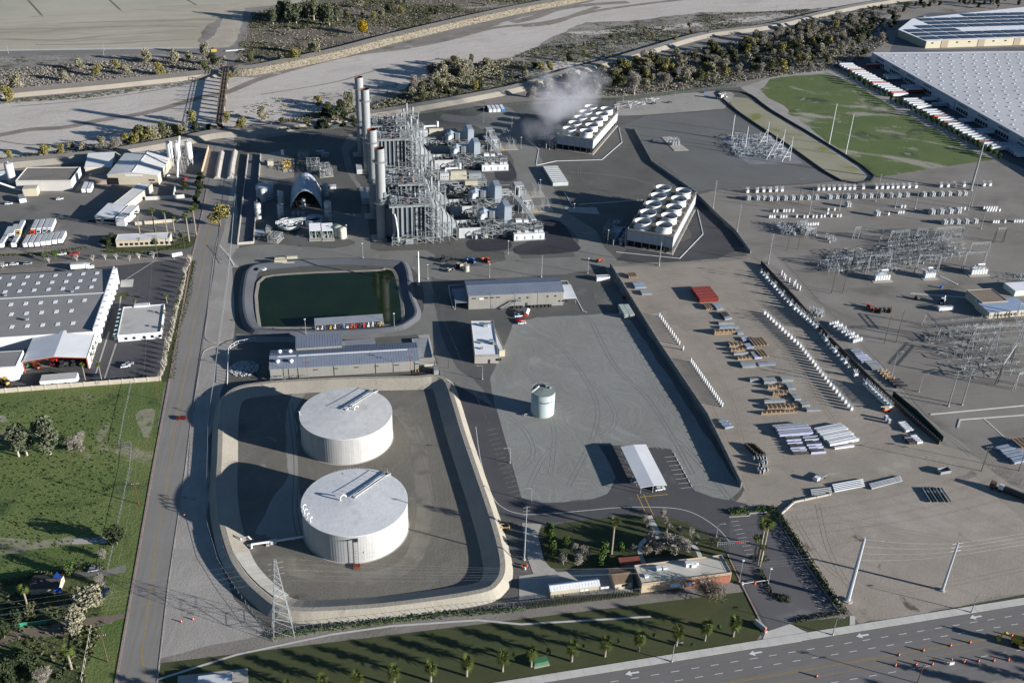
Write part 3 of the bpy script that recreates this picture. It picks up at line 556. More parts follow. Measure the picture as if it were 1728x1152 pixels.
# ---------- power block ----------
def clutter(b,x0,x1,y0,y1,z0,z1,n,r=(.12,.35),seg=5,L=.5):
    for _ in range(n):
        p=Vector((R(x0,x1),R(y0,y1),R(z0,z1))); pts=[p]
        for k in range(random.choice((1,2,3))):
            ax=random.choice((0,0,1,1,2)); q=pts[-1].copy(); lo,hi=((x0,x1),(y0,y1),(z0,z1))[ax]
            q[ax]=min(max(q[ax]+R(-1,1)*(hi-lo)*L,lo),hi); pts.append(q)
        b.path(pts,R(*r),seg)
def rail(b,pts,z,h=1.1,st=2.2,r=.05):
    for k in range(len(pts)-1):
        p,q=Vector(pts[k]),Vector(pts[k+1]); n=max(1,int((q-p).length/st))
        for i in range(n+1):
            e=p.lerp(q,i/n); b.bar((e.x,e.y,z),(e.x,e.y,z+h),r)
        for hh in (h,h*.5): b.bar((p.x,p.y,z+hh),(q.x,q.y,z+hh),r)
def frame(b,xs,ys,zs,r=.16,brace=True):
    for x in xs:
        for y in ys: b.bar((x,y,zs[0]),(x,y,zs[-1]),r*1.3)
    for z in zs[1:]:
        for x in xs: b.bar((x,ys[0],z),(x,ys[-1],z),r)
        for y in ys: b.bar((xs[0],y,z),(xs[-1],y,z),r)
    if brace:
        for k in range(len(zs)-1):
            for y in (ys[0],ys[-1]):
                for i in range(len(xs)-1):
                    a,c=(xs[i],xs[i+1]) if (i+k)%2 else (xs[i+1],xs[i]); b.bar((a,y,zs[k]),(c,y,zs[k+1]),r*.7)
            for x in (xs[0],xs[-1]):
                a,c=(ys[0],ys[-1]) if k%2 else (ys[-1],ys[0]); b.bar((x,a,zs[k]),(x,c,zs[k+1]),r*.7)
# stack
def make_stack():
    t=T('exhaust_stack','tall grey exhaust stack','smokestack')
    b=B(); prof=[(3.1,0)]
    for k in range(1,27): z=60*k/27; prof+=[(3.1,z-.06),(3.16,z-.05),(3.16,z+.05),(3.1,z+.06)]
    prof+=[(3.1,60)]; b.lathe(0,0,prof,36); b.f.pop(); part('shell',b,m_stack,t)
    b=B(); b.lathe(0,0,[(3.1,60),(2.9,60.02),(2.9,54)],36); part('liner',b,m_rust,t)
    part('liner_floor',B().cyl(0,0,53.9,54,2.9),m_blk,t)
    for z in (24.5,51.5):
        b=B(); b.lathe(0,0,[(3.1,z-.3),(4.5,z-.1),(4.5,z+.1),(3.1,z+.1)],32)
        pr=part('ring_platform',b,m_gal,t)
        b=B(); pts=[(4.4*cos(a*pi/8),4.4*sin(a*pi/8),0) for a in range(17)]; rail(b,pts,z,1.2,1.5); part('railing',b,m_lgal,pr)
    b=B(); 
    for u in (-.35,.35): b.bar((-3.5,u,0),(-3.5,u,52),.07)
    for i in range(60): b.bar((-3.5,-.35,i*.87),(-3.5,.35,i*.87),.04)
    part('ladder',b,m_lgal,t)
    part('footing',B().box((-2,0,.02),(10,9.5,.35)),m_conc,t)
    b=B(); b.box((2.6,-2.6,27),(1.6,1.2,5)); b.tube((3,-2.4,30),(6.5,-1,29),.4); part('sampling_box',b,m_gal,t)
    return t
def make_boiler():
    t=T('heat_recovery_boiler','tall grey boiler','boiler')
    part('casing',B().box((18.5,0,2),(25,15,22.5)),m_cas,t)
    for s_ in (-1,1):
        for i,x in enumerate((6.8,9.6,12.4,15.2,18.4,21.4,24.2,26.6,29)):
            w_=(1.3,.9,1.5,.8,.9,1.2,.6,1.1,.8)[i]
            part('buttress',B().box((x,s_*7.95,1),(w_,.9,24)),m_casl,t)
        b=B()
        for z in range(4,25,2):
            b.box((18.5,s_*7.62,z),(25,.24,.18))
        part('girt',b,m_cas,t,kind='stuff')
    part('upper_duct',B().prism([(2.4,-3),(6,-6),(6,6),(2.4,3)],3,22),m_cas,t)
    b=B(); b.box((18,0,24.5),(27,18.6,.35)); part('roof_deck',b,m_gal,t)
    b=B(); b.box((18,-9.35,24.2),(27.4,.25,1.1)); b.box((18,9.35,24.2),(27.4,.25,1.1)); b.box((4.4,0,24.2),(.25,18.6,1.1)); part('edge_beam',b,m_lgal,t)
    b=B(); rail(b,[(4.5,-9.3,0),(31.6,-9.3,0),(31.6,9.3,0),(4.5,9.3,0),(4.5,-9.3,0)],24.85); part('railing',b,m_lgal,t)
    for x in (9,15.5,23): 
        b=B(); b.tube((x,-6.2,26.6),(x,6.2,26.6),1.0 if x<20 else 1.3,14); part('steam_drum',b,m_casl if x!=15.5 else m_dk,t,True)
    for (x,y,h) in ((7,-3,30),(21,-2.5,31),(27.2,-5,33.5),(29.2,-2.5,36),(30.4,2,32),(24.5,4,30)):
        b=B(); b.cyl(x,y,24.8,h-2.6,.28,n=8); b.cyl(x,y,h-2.6,h,.75,n=12); part('silencer',b,m_casl,t,True)
    b=B(); clutter(b,5,31,-8.5,8.5,25,29.5,110,(.08,.3),5,.25); frame(b,[6,11,17,24,30],[-7,7],[24.8,27.2,29.5],.13); part('roof_pipework',b,m_gal,t,kind='stuff')
    for (x,y) in ((16.5,-3),(24.5,-4),(16.2,3)): part('orange_motor',B().box((x,y,26.5),(.7,.7,.9)),m_org,t)
    # dark hatches between the drums
    part('roof_opening',B().box((19.2,-1,24.9),(3.4,9,.25)),m_blk,t)
    part('roof_opening',B().box((12.4,-1,24.9),(2.6,8,.25)),m_blk,t)
    # pale relief pipe down the front
    b=B(); b.path([(7.4,-9,20),(8.2,-9.4,17),(9.2,-9.6,8),(9.2,-9.6,2)],.5,8); b.cyl(9.4,-9.6,.3,4.2,1.0,n=12); part('relief_pipe',b,m_bwht,t)
    # stair tower
    b=B(); frame(b,[26.5,31.5,36],[-12.2,-8.6],[0,4.2,8.4,12.6,16.8,21,25],.16); part('stair_tower',b,m_lgal,t)
    b=B(); 
    for k in range(6):
        z=k*4.2; a,c=(26.8,35.6) if k%2 else (35.6,26.8); b.add([(a,-11.6,z),(a,-10.6,z),(c,-10.6,z+4.2),(c,-11.6,z+4.2)],[(0,1,2,3)]); b.bar((a,-11.6,z+1),(c,-11.6,z+5.2),.06)
    part('stair',b,m_gal,t)
    b=B(); frame(b,[21,26.5],[-12,-8.6],[0,4,8],.14); frame(b,[5.5,9,14],[-13,-8.8],[0,3.5],.14); b.box((16.5,-10,0.2),(4.6,3.2,3.2)); b.box((15,-9.2,5),(7,1.6,.2)); clutter(b,5,31,-13,-8.3,.3,5.5,90,(.1,.28),5,.25); part('ground_pipework',b,m_gal,t,kind='stuff')
    for y in (-8.4,8.4):
        b=B()
        for i in range(9): b.bar((19.6,y,4+i*2),(20.9,y,4+i*2),.1)
        b.bar((19.6,y,2),(19.6,y,23),.15); b.bar((20.9,y,2),(20.9,y,23),.15); part('side_ladder',b,m_lgal,t)
    # inlet duct: stepped wedge that falls towards the turbine
    xs=[31,34.6,38.2,41.6,44.4,47.6]; zs=[24,21.5,18.2,14.4,11.3,8.2]; ys_=[7.4,7,6.4,5.2,4.4,3.6]
    for i in range(5):
        x0,x1=xs[i]+.18,xs[i+1]-.18; h0,h1=zs[i],zs[i+1]; w0,w1=ys_[i],ys_[i+1]
        b=B(); b.add([(x0,-w0,1.5),(x1,-w1,1.5),(x1,w1,1.5),(x0,w0,1.5),(x0,-w0,h0),(x1,-w1,h1),(x1,w1,h1),(x0,w0,h0)],[(3,2,1,0),(4,5,6,7),(0,1,5,4),(1,2,6,5),(2,3,7,6),(3,0,4,7)])
        part('inlet_duct_panel',b,m_casl,t)
        b=B(); b.add([(xs[i+1]-.2,-w1-.4,1),(xs[i+1]+.2,-w1-.4,1),(xs[i+1]+.2,w1+.4,1),(xs[i+1]-.2,w1+.4,1),(xs[i+1]-.2,-w1-.4,h1+.5),(xs[i+1]+.2,-w1-.4,h1+.5),(xs[i+1]+.2,w1+.4,h1+.5),(xs[i+1]-.2,w1+.4,h1+.5)],[(3,2,1,0),(4,5,6,7),(0,1,5,4),(1,2,6,5),(2,3,7,6),(3,0,4,7)])
        part('duct_flange',b,m_gal,t)
    b=B(); frame(b,[34,38,42,47],[-9.5,-7.6],[0,4,8,12],.12); rail(b,[(33,-9.4,0),(48,-9.4,0)],12); part('duct_gantry',b,m_lgal,t)
    # piperack and towers behind the duct
    b=B(); frame(b,[32,37,42],[9,13],[0,7,14,21,26,30],.15); clutter(b,31,43,8,13,4,29,60,(.1,.3),5,.3); part('pipe_tower',b,m_gal,t,kind='stuff')
    b=B(); b.cyl(33,11,26,36,.8,n=10); b.cyl(37.5,11,24,33,.9,n=10); part('vent_silencer',b,m_casl,t,True)
    return t
def make_turbine():
    t=T('gas_turbine','white gas turbine enclosure','turbine')
    b=B(); 
    for (c,d) in (((56,-6.3,0),(15,.3,7)),((56,6.3,0),(15,.3,7)),((63.4,0,0),(.3,12.4,7)),((48.6,0,0),(.3,12.4,7))): b.box(c,d)
    part('enclosure_wall',b,m_wht,t); part('enclosure_roof',B().box((56,0,4.6),(14.4,12.2,.3)),m_dk,t)
    b=B()
    for x in (51,55,60): b.cyl(x,4,4.9,7.8,.35,n=8)
    clutter(b,50,62,-5,5,4.9,6.6,22,(.1,.25),5,.3); part('roof_fan',b,m_lgal,t,kind='stuff')
    b=B(); b.tube((64,0,3.2),(70,0,3.2),2.3,16); b.tube((70,0,3.2),(72,0,3.2),2.8,16); b.tube((72,0,3.0),(77,0,3.0),1.9,14); part('turbine_casing',b,m_casl,t,True)
    part('generator',B().box((84,-2,.4),(9,4.6,4.6)),m_casl,t)
    b=B(); clutter(b,62,88,-9,11,5,9.5,120,(.08,.26),5,.16); frame(b,[66,72,78,86],[-8,0],[0,4.5,9],.13); part('upper_pipework',b,m_lgal,t,kind='stuff')
    for k in range(4): part('valve_house',B().box((66+k*6,-8+k%2*3,.3),(2.2,1.8,2.6)),m_wht if k%2 else m_beige,t)
    b=B(); clutter(b,62,92,-10,-2,.4,6.5,130,(.09,.32),5,.18); frame(b,[64,70,76,82],[-10,-6],[0,3,6],.13); part('valve_pipework',b,m_gal,t,kind='stuff')
    b=B(); 
    for k in range(3): x=55.5+k*3.2; b.path([(x,-6.6,4.5-k*1.2),(x+1,-8.6,3.5-k*1.1),(x+1.6,-8.6,.3)],.3,6)
    b.cyl(59,-8.4,0,2.6,1.1,n=12); part('drain_pipe',b,m_lgal,t)
    b=B(); clutter(b,64,80,5,13,.4,7,60,(.12,.4),6,.25); part('lube_pipework',b,m_gal,t,kind='stuff')
    return t
def frustum(b,x0,y0,w0,z0,h0,x1,y1,w1,z1,h1):
    b.add([(x0,y0-w0,z0),(x0,y0+w0,z0),(x0,y0+w0,z0+h0),(x0,y0-w0,z0+h0),(x1,y1-w1,z1),(x1,y1+w1,z1),(x1,y1+w1,z1+h1),(x1,y1-w1,z1+h1)],[(0,3,2,1),(4,5,6,7),(0,1,5,4),(2,3,7,6),(0,4,7,3),(1,2,6,5)][::1]); return b
def make_filter():
    t=T('air_intake_filter_house','blue grey air intake filter house','filter house')
    part('filter_box',B().box((81.6,6.4,6),(4.6,13,10.5)),m_fil,t)
    b=B(); b.add([(79.2,-.2,16.5),(84,-.2,16.5),(84,13,16.5),(79.2,13,16.5),(79.6,1.2,17.3),(83.6,1.2,17.3),(83.6,11.6,17.3),(79.6,11.6,17.3)],[(4,5,6,7),(0,1,5,4),(1,2,6,5),(2,3,7,6),(3,0,4,7)]); part('roof',b,m_fil,t)
    b=B(); frustum(b,79.3,6.4,6.4,6,10.4,75.6,5.8,2.5,9,4.6); part('transition_hood',b,m_fil,t)
    b=B()
    for k in range(6): b.box((84.1,1+k*2.2,7),(.3,.25,9))
    part('weather_hood',b,m_lgal,t)
    part('silencer_duct',B().box((72.6,5.7,9),(6,4.8,4.6)),m_fil,t)
    b=B()
    for k in range(4): b.box((70.3+k*.95,2.8,8.6),(.35,.3,5.4))
    part('silencer_rib',b,m_lgal,t)
    b=B(); 
    pr=[(69.6,9),(69.6,13.8),(66.5,14.6),(63.4,13),(62.2,10.5),(62.2,4),(66.2,4),(67,8.6)]; n=len(pr); cxm,czm=66.4,10
    vs=[(x,4.9,z) for x,z in pr]+[(x,8.6,z) for x,z in pr]+[(cxm+(x-cxm)*.55,2.9,czm+(z-czm)*.62) for x,z in pr]
    b.add(vs,[tuple(range(n,2*n))[::-1],tuple(range(2*n,3*n))]+[(i,i+n,(i+1)%n+n,(i+1)%n) for i in range(n)]+[(i+2*n,i,(i+1)%n,(i+1)%n+2*n) for i in range(n)]); part('intake_elbow',b,m_fil,t)
    b=B(); b.add([(64.3,2.85,7.2),(67,2.85,9.2),(67.9,2.85,12.1),(65,2.85,11.6)],[(0,1,2,3)]); part('elbow_lit_face',b,m_bwht,t)  # sunlit face of the elbow painted as a brighter white sheet
    b=B(); frame(b,[70,74,79.5,83.8],[0.2,12.6],[0,3,5.9],.2); part('support_frame',b,m_lgal,t)
    b=B(); 
    for s_ in (0,.9): b.bar((72,-.4-s_,8.6),(82,-.4-s_,3),.14)
    for i in range(14): b.bar((72+i*.75,-.4,8.6-i*.42),(72+i*.75,-1.3,8.6-i*.42),.07)
    rail(b,[(68,-.8,0),(73,-.8,0)],8.6); part('access_stair',b,m_lgal,t)
    b=B(); 
    for k in range(3): b.tube((97.5-k*.9,2,8.2),(93.5-k*.9,44 if 0 else 27,8.2),.28,6)
    return t
def make_module():
    t=T('electrical_module','long white electrical module','electrical enclosure')
    part('enclosure',B().box((93,-13,.6),(20,4.6,4.2)),m_bwht,t)
    part('skid',B().box((93,-13,0),(20.4,5,.5)),m_gal,t)
    for k,x in enumerate((86.5,91.5,98,101)): part('rooftop_unit',B().box((x,-12.4,4.8),(2.4,2,1.4)),m_wht if k else m_beige,t)
    for k in range(4): part('door',B().box((84.8+k*5.2,-15.32,1),(1.1,.08,2.4)),m_lgal,t)
    b=B(); frame(b,[84,90,96,103],[-9.5,-4],[0,4,7.5],.15); clutter(b,83,104,-10,-3,.5,8,100,(.1,.3),5,.22); part('cable_gantry',b,m_gal,t,kind='stuff')
    b=B()
    for k in range(3): b.bar((88+k*4.5,-4,8),(95+k*4.5,-15.6,.3),.18)
    part('bus_strut',b,m_lgal,t)
    return t
def make_busrack():
    t=T('bus_rack','three pale bus ducts on legs','bus duct')
    for k in range(3): part('bus_duct',B().tube((97.5+k*1.2,-2,8.4),(93.5+k*1.2,40,8.4),.4,8),m_bwht,t)
    b=B(); 
    for y in (-2,8,18,28,38):
        x=97.5-(y+2)*.095
        for s_ in (0,2.6): b.bar((x+s_-.1,y,0),(x+s_-.1,y,8),.18)
        b.bar((x-.5,y,8),(x+3.2,y,8),.15)
    part('leg_frame',b,m_lgal,t); 
    b=B(); b.box((88.5,-1.5,6.2),(4,3,3)); b.box((93.5,-1,6.4),(3,2.4,2)); b.bar((84,-2,6.5),(97,-2,6.5),.4); part('junction_box',b,m_bwht,t)
    return t
def make_gsu():
    t=T('step_up_transformer','transformer between white firewalls','transformer')
    b=B(); b.box((0,4,0),(6,.5,8)); b.box((0,-4,0),(.6,.6,8)); b.box((-3,4,0),(.6,1,8)); b.box((-3,0,0),(.5,8.4,8)); b.box((0,0,8),(6,8.4,.5)); part('firewall',b,m_wht,t)
    part('tank',B().box((1.5,0,.5),(4,5.5,4)),m_gal,t)
    for k in (-1,1): part('radiator',B().box((4.6,k*1.6,.7),(1.4,2.4,4)),m_lgal,t)
    part('conservator',B().tube((1.5,-2.5,5.6),(1.5,2.5,5.6),.6,10),m_wht,t)
    for k in (-1.6,0,1.6):
        b=B(); b.tube((3.2,k,4.5),(4.2,k,7.5),.16,6); part('bushing',b,m_lgal,t)
    b=B(); 
    for k in range(6): b.box((R(0,9),-5.5+R(-.6,.6),0.02),(1.8,.4,.35)); 
    for k in range(3): b.box((9.5,-4+k*3,0.02),(.4,1.6,.35))
    part('kerb_block',b,m_yel,t)
    b=B(); 
    for k in range(3):
        y=-3+k*3
        b.bar((12,y,0),(12,y,4.5),.14); 
        for s_ in (-1,1): b.tube((12,y,4.5),(12+s_*1.4,y+.5,7.4),.12,5)
        b.bar((16,y,0),(16,y,4),.14); b.tube((16,y,4),(15,y,7.6),.12,5); b.tube((16,y,4),(17.4,y,6.5),.12,5)
    part('disconnect_switch',b,m_lgal,t)
    part('pad',B().box((7,0,0.02),(23,12,.15)),m_conc,t)
    return t
X0=38.8; YC=(591,626.5,715.5,746.5)
where=('southernmost','second from the south','third from the south','northernmost')
ks,kb,kt,kf,km,kr,kg=[Kind(f()) for f in (make_stack,make_boiler,make_turbine,make_filter,make_module,make_busrack,make_gsu)]
for i,y in enumerate(YC):
    wh=where[i]
    ks.put((X0+(0,-2,-.6,-3)[i],y,0),0,'tall grey exhaust stack with rusty mouth, %s of the four stacks'%wh,'four exhaust stacks')
    kb.put((X0,y,0),0,'grey ribbed boiler with pipes on its roof, %s of four boilers'%wh,'four heat recovery boilers')
    kt.put((X0,y,0),0,'low white turbine enclosure east of a boiler duct, %s of four'%wh,'gas turbines')
    kf.put((X0,y,0),0,'blue grey air intake box and elbow on steel legs, %s of four'%wh,'air intake filter houses')
    kg.put((X0+101,y+35 if i in(0,2) else y+26,0),0,'grey transformer boxed by white firewalls on yellow-marked pad, %s of four'%wh,'step-up transformers')
km.put((X0,YC[0],0),0,'long white electrical box beside the dark asphalt pad in front','electrical modules'); km.put((X0,YC[2],0),0,'long white electrical box in the middle of the power block','electrical modules')
kr.put((X0,YC[0],0),0,'three parallel pale bus ducts at east end of the southern units','bus racks'); kr.put((X0,YC[2],0),0,'three parallel pale bus ducts at east end of the northern units','bus racks')
def make_steam():
    t=T('steam_turbine','beige steam turbine','turbine')
    b=B(); frame(b,[0,6,12,18,26,32],[0,6,12],[0,4,7.6],.3); part('support_frame',b,m_lgal,t)
    part('deck',B().box((16,6,7.7),(33,13,.5)),m_gal,t)
    part('control_cabin',B().box((3,8,8.2),(6.5,7,5)),m_wht,t)
    b=B()
    for k in range(4): b.box((.9+k*1.4,4.46,10.6),(.6,.06,.5))
    part('cabin_window',b,m_gls,t)
    b=B(); b.box((13,7.5,8.2),(12,6,3)); b.tube((7.5,7.5,11.2),(18.8,7.5,11.2),2.6,12); part('turbine_casing',b,m_beige,t)
    part('generator',B().box((25,7.5,8.2),(9,5,4)),m_casl,t)
    part('exciter',B().box((21,-1,6.5),(9,3.4,3)),m_beige,t)
    b=B(); b.path([(4,9,13.2),(4,9,15),(10,9.5,15),(14.5,9.5,15)],.7,8); b.cyl(14.5,9.5,14.4,18.6,1.0,n=12); part('relief_vent',b,m_bwht,t)
    b=B(); clutter(b,0,30,-6,12,.5,7.5,200,(.12,.4),5,.2); part('condenser_pipework',b,m_gal,t,kind='stuff')
    b=B(); rail(b,[(-.5,-.4,0),(32.5,-.4,0),(32.5,12.4,0)],8.2); clutter(b,0,32,2,11,8.5,12,30,(.08,.25),5,.15); part('deck_railing',b,m_lgal,t)
    return t
st=make_steam(); k_=Kind(st)
k_.put((86,661,0),0,'beige steam turbine on raised deck, southern of the two','steam turbines'); k_.put((82,755,0),0,'beige steam turbine on raised deck, northern of the two','steam turbines')
# pipe racks between rows
def piperack(x0,x1,y0,y1,label):
    t=T('pipe_rack',label,'pipe rack',(x0,y0,0)); L=x1-x0; W=y1-y0; n=max(2,int(L/6))
    b=B(); frame(b,[L*i/n for i in range(n+1)],[0,W],[0,5,8],.2,False); part('rack_frame',b,m_lgal,t)
    for k in range(5):
        part('rack_pipe',B().tube((0,W*(k+.5)/5,5.4),(L,W*(k+.5)/5,5.4),R(.2,.45),6),m_gal if k%2 else m_bwht,t)
    b=B(); clutter(b,0,L,0,W,.5,8.6,int(L*1.4),(.1,.3),5,.2); part('branch_pipework',b,m_lgal,t,kind='stuff')
piperack(78,86,602,660,'crowded pipe rack running north between southern boilers and turbines')
piperack(78,86,726,770,'crowded pipe rack running north between northern boilers and turbines')
piperack(45,80,600,616,'low pipe rack squeezed between the two southern boilers')
piperack(45,80,637,660,'low pipe rack behind the second boiler')
piperack(118,134,640,652,'low pipe rack by the southern transformers')
# ---------- cooling towers ----------
m_ctw=mat('cooling_tower_panel','979ca3','8d9299',s=.1,rough=.6,fine=.05,vs=(.8,.5,'767b82'))
m_fan=mat('fan_cylinder','b5b6b5','abacac',s=.2,rough=.5,fine=.03)
m_ctd=mat('tower_deck','635d55','57524b',s=.3,fine=.1)
def cooling(cx,cy,label,fanlab):
    ang=radians(59.5); t=T('cooling_tower',label,'cooling tower',(cx,cy,0),ang,group='two cooling towers')
    L,W=78,29.5  # local x along the tower, y across; corner at origin
    part('cladding',B().box((L/2,W/2,4.8),(L,W,6.9)),m_ctw,t)
    b=B()
    for k in range(14):
        x=.2+k*(L-.4)/13
        for y in (.2,W-.2): b.box((x,y,0),(.35,.35,4.8))
    for k in range(7):
        for x in (.2,L-.2): b.box((x,.2+k*(W-.4)/6,0),(.35,.35,4.8))
    part('post',b,m_lgal,t,kind='stuff')
    for z in (1.1,2.4,3.7):
        b=B(); b.box((L/2,1.4,z),(L-1,.9,.12)); b.box((L/2,W-1.4,z),(L-1,.9,.12)); b.box((1.4,W/2,z),(.9,W-1,.12)); b.box((L-1.4,W/2,z),(.9,W-1,.12)); part('louvre',b,m_dk,t)
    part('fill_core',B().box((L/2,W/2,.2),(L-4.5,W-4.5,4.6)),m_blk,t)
    part('basin',B().box((L/2,W/2,0),(L+1.6,W+1.6,.5)),m_conc,t)
    part('deck',B().box((L/2,W/2,11.75),(L,W,.25)),m_ctd,t)
    b=B(); rail(b,[(0,0,0),(L,0,0),(L,W,0),(0,W,0),(0,0,0)],12,1.1,2.5,.05); part('railing',b,m_beige,t)
    b=B(); frame(b,[L+.3,L+3.2],[1,5],[0,4,8,12],.15); 
    for k in range(3): b.add([(L+.5,1.2+k%2*3,4*k),(L+1.5,1.2+k%2*3,4*k),(L+1.5,4.2-k%2*3,4*k+4),(L+.5,4.2-k%2*3,4*k+4)],[(0,1,2,3)])
    part('stair_tower',b,m_beige,t)
    for c_ in (0,1):
        for k in range(5):
            x,y=7.6+k*15.7,(8,21.9)[c_]
            b=B(); b.lathe(x,y,[(5.7,12),(5.0,13.2),(4.75,14.3),(5.0,15.4),(5.4,16.4),(5.2,16.4),(4.8,15.3),(4.55,14.2),(4.6,12.6)],36); b.f.pop()
            f=part('fan_stack',b,m_fan,t,True)
            part('well',B().cyl(x,y,12.02,12.6,4.7,n=24),m_blk,f)
            b=B()
            for q in range(4):
                a=q*pi/2+k*.5+c_; ca,sa=cos(a),sin(a)
                b.add([(x+ca*.5-sa*.35,y+sa*.5+ca*.35,14.1),(x+ca*4.4-sa*.5,y+sa*4.4+ca*.5,14.1),(x+ca*4.4+sa*.3,y+sa*4.4-ca*.3,14.35),(x+ca*.5+sa*.35,y+sa*.5-ca*.35,14.4)],[(0,1,2,3)])
            part('fan_blade',b,m_dk,f)
            b=B(); b.cyl(x,y,13,14.7,.9,n=12); b.tube((x,y,13.7),(x,y+(6.4 if c_ else -6.4),13.7),.2,6); part('fan_hub',b,m_fan,f)
            b=B(); b.box((x+.0,y+(6.9 if c_ else -6.9),12),(1.8,1.1,1.2)); part('fan_motor',b,m_lgal,t)
    # riser pipes on the west flank
    for k in range(3): part('riser_pipe',B().path([(2+k*2.5,W+1.2,0),(2+k*2.5,W+1.2,9.5),(2+k*2.5,W-.2,9.5)],.55,10),m_fil,t)
    return t
ct=cooling(217.2,543.8,'southern cooling tower with ten white fan rings and no steam','')
ct1=dup(ct,(214.3,727.6,0),radians(59.5),'northern cooling tower half hidden by its own steam')
def kerbw(px,nm='low_white_kerb',lab='thin white kerb line round the cooling tower apron'):
    o=link(nm,sweep([g(*p) for p in px],[(.25,0),(.25,.25),(-.25,.25),(-.25,0)]).mesh(nm,m_bwht)); o['kind']='structure'
z=1672/450; q=lambda *L:[(850+a/z,130+c/z) for a,c in L]
kerbw(q((722,320),(742,410),(615,520),(330,528),(205,555))); kerbw(q((138,388),(220,455),(203,552))); kerbw(q((1215,835),(1250,985),(1103,1138),(705,1098)))
kerbw(q((380,722),(430,808))); kerbw(q((470,800),(870,772)))
def pumpyard(ox,oy,label):
    t=T('pump_station',label,'pump station',(ox,oy,0),radians(59.5))
    part('wall',B().box((4,38,0),(10,.5,3.5)),m_fil,t); part('enclosure',B().box((16,40,0),(9,6,3.5)),m_fil,t); part('enclosure',B().box((30,44,0),(6,4,3)),m_gal,t)
    for k in range(4): part('pump',B().cyl(3+k*5,34,0,4,.9,n=12),m_fil,t); part('header_pipe',B().path([(3+k*5,34,3),(3+k*5,31,3),(3+k*5,31,.4)],.45,8),m_gal,t)
    part('supply_pipe',B().path([(0,33,1.2),(26,33,1.2),(26,46,1.2)],.8,10),m_fil,t); b=B(); clutter(b,0,34,32,48,.3,4,70,(.12,.3),5,.2); frame(b,[8,16,24],[42,47],[0,4,7],.15); part('pump_pipework',b,m_gal,t,kind='stuff')
pumpyard(217.2,543.8,'pumps and pipes in the shade west of the southern cooling tower'); pumpyard(214.3,727.6,'pumps and pipes in the shade west of the northern cooling tower')
# steam
sm=bpy.data.materials.new('steam'); MATS['steam']=sm; sm.use_nodes=True; n=sm.node_tree.nodes; L=sm.node_tree.links.new; n.remove(n['Principled BSDF'])
V=n.new('ShaderNodeVolumePrincipled'); V.inputs['Color'].default_value=(.78,.78,.84,1); V.inputs['Anisotropy'].default_value=.2
tx=n.new('ShaderNodeTexCoord'); mp=n.new('ShaderNodeMapping'); L(tx.outputs['Object'],mp.inputs[0]); mp.inputs['Scale'].default_value=(1,1,.8)
nzn=n.new('ShaderNodeTexNoise'); nzn.inputs['Scale'].default_value=.045; nzn.inputs['Detail'].default_value=5; nzn.inputs['Distortion'].default_value=.6; L(mp.outputs[0],nzn.inputs[0])
at=n.new('ShaderNodeVectorMath'); at.operation='LENGTH'; gm=n.new('ShaderNodeMapping'); L(tx.outputs['Generated'],gm.inputs[0]); gm.inputs['Location'].default_value=(-1,-1,-1); gm.inputs['Scale'].default_value=(2,2,2); L(gm.outputs[0],at.inputs[0])
mr=n.new('ShaderNodeMapRange'); L(at.outputs['Value'],mr.inputs[0]); mr.inputs[1].default_value=.3; mr.inputs[2].default_value=1; mr.inputs[3].default_value=.12; mr.inputs[4].default_value=-.55
ad=n.new('ShaderNodeMath'); ad.operation='ADD'; ns=n.new('ShaderNodeMapRange'); L(nzn.outputs['Fac'],ns.inputs[0]); ns.inputs[1].default_value=.28; ns.inputs[2].default_value=.72; L(ns.outputs[0],ad.inputs[0]); L(mr.outputs[0],ad.inputs[1])
m2=n.new('ShaderNodeMapRange'); L(ad.outputs[0],m2.inputs[0]); m2.inputs[1].default_value=.3; m2.inputs[2].default_value=1.0; m2.inputs[3].default_value=0; m2.inputs[4].default_value=.034; L(m2.outputs[0],V.inputs['Density']); L(V.outputs[0],n['Material Output'].inputs['Volume'])
def steam(c,s,rz,label):
    b=B(); b.lathe(0,0,[(.02,-1),(.38,-.92),(.71,-.7),(.92,-.38),(1,0),(.92,.38),(.71,.7),(.38,.92),(.02,1)],20); 
    b.v=[(v[0]*s[0],v[1]*s[1],v[2]*s[2]) for v in b.v]; o=link('steam_plume',b.mesh('steam_plume',sm)); o.location=c; o.rotation_euler=(0,0,rz); o['kind']='stuff'; tag(o,label,'steam')
steam((207,786,29),(72,50,24),radians(70),'white steam drifting off the fans of the northern cooling tower')
steam((184,752,16),(30,20,14),radians(20),'thin steam beside the pumps west of the northern cooling tower')
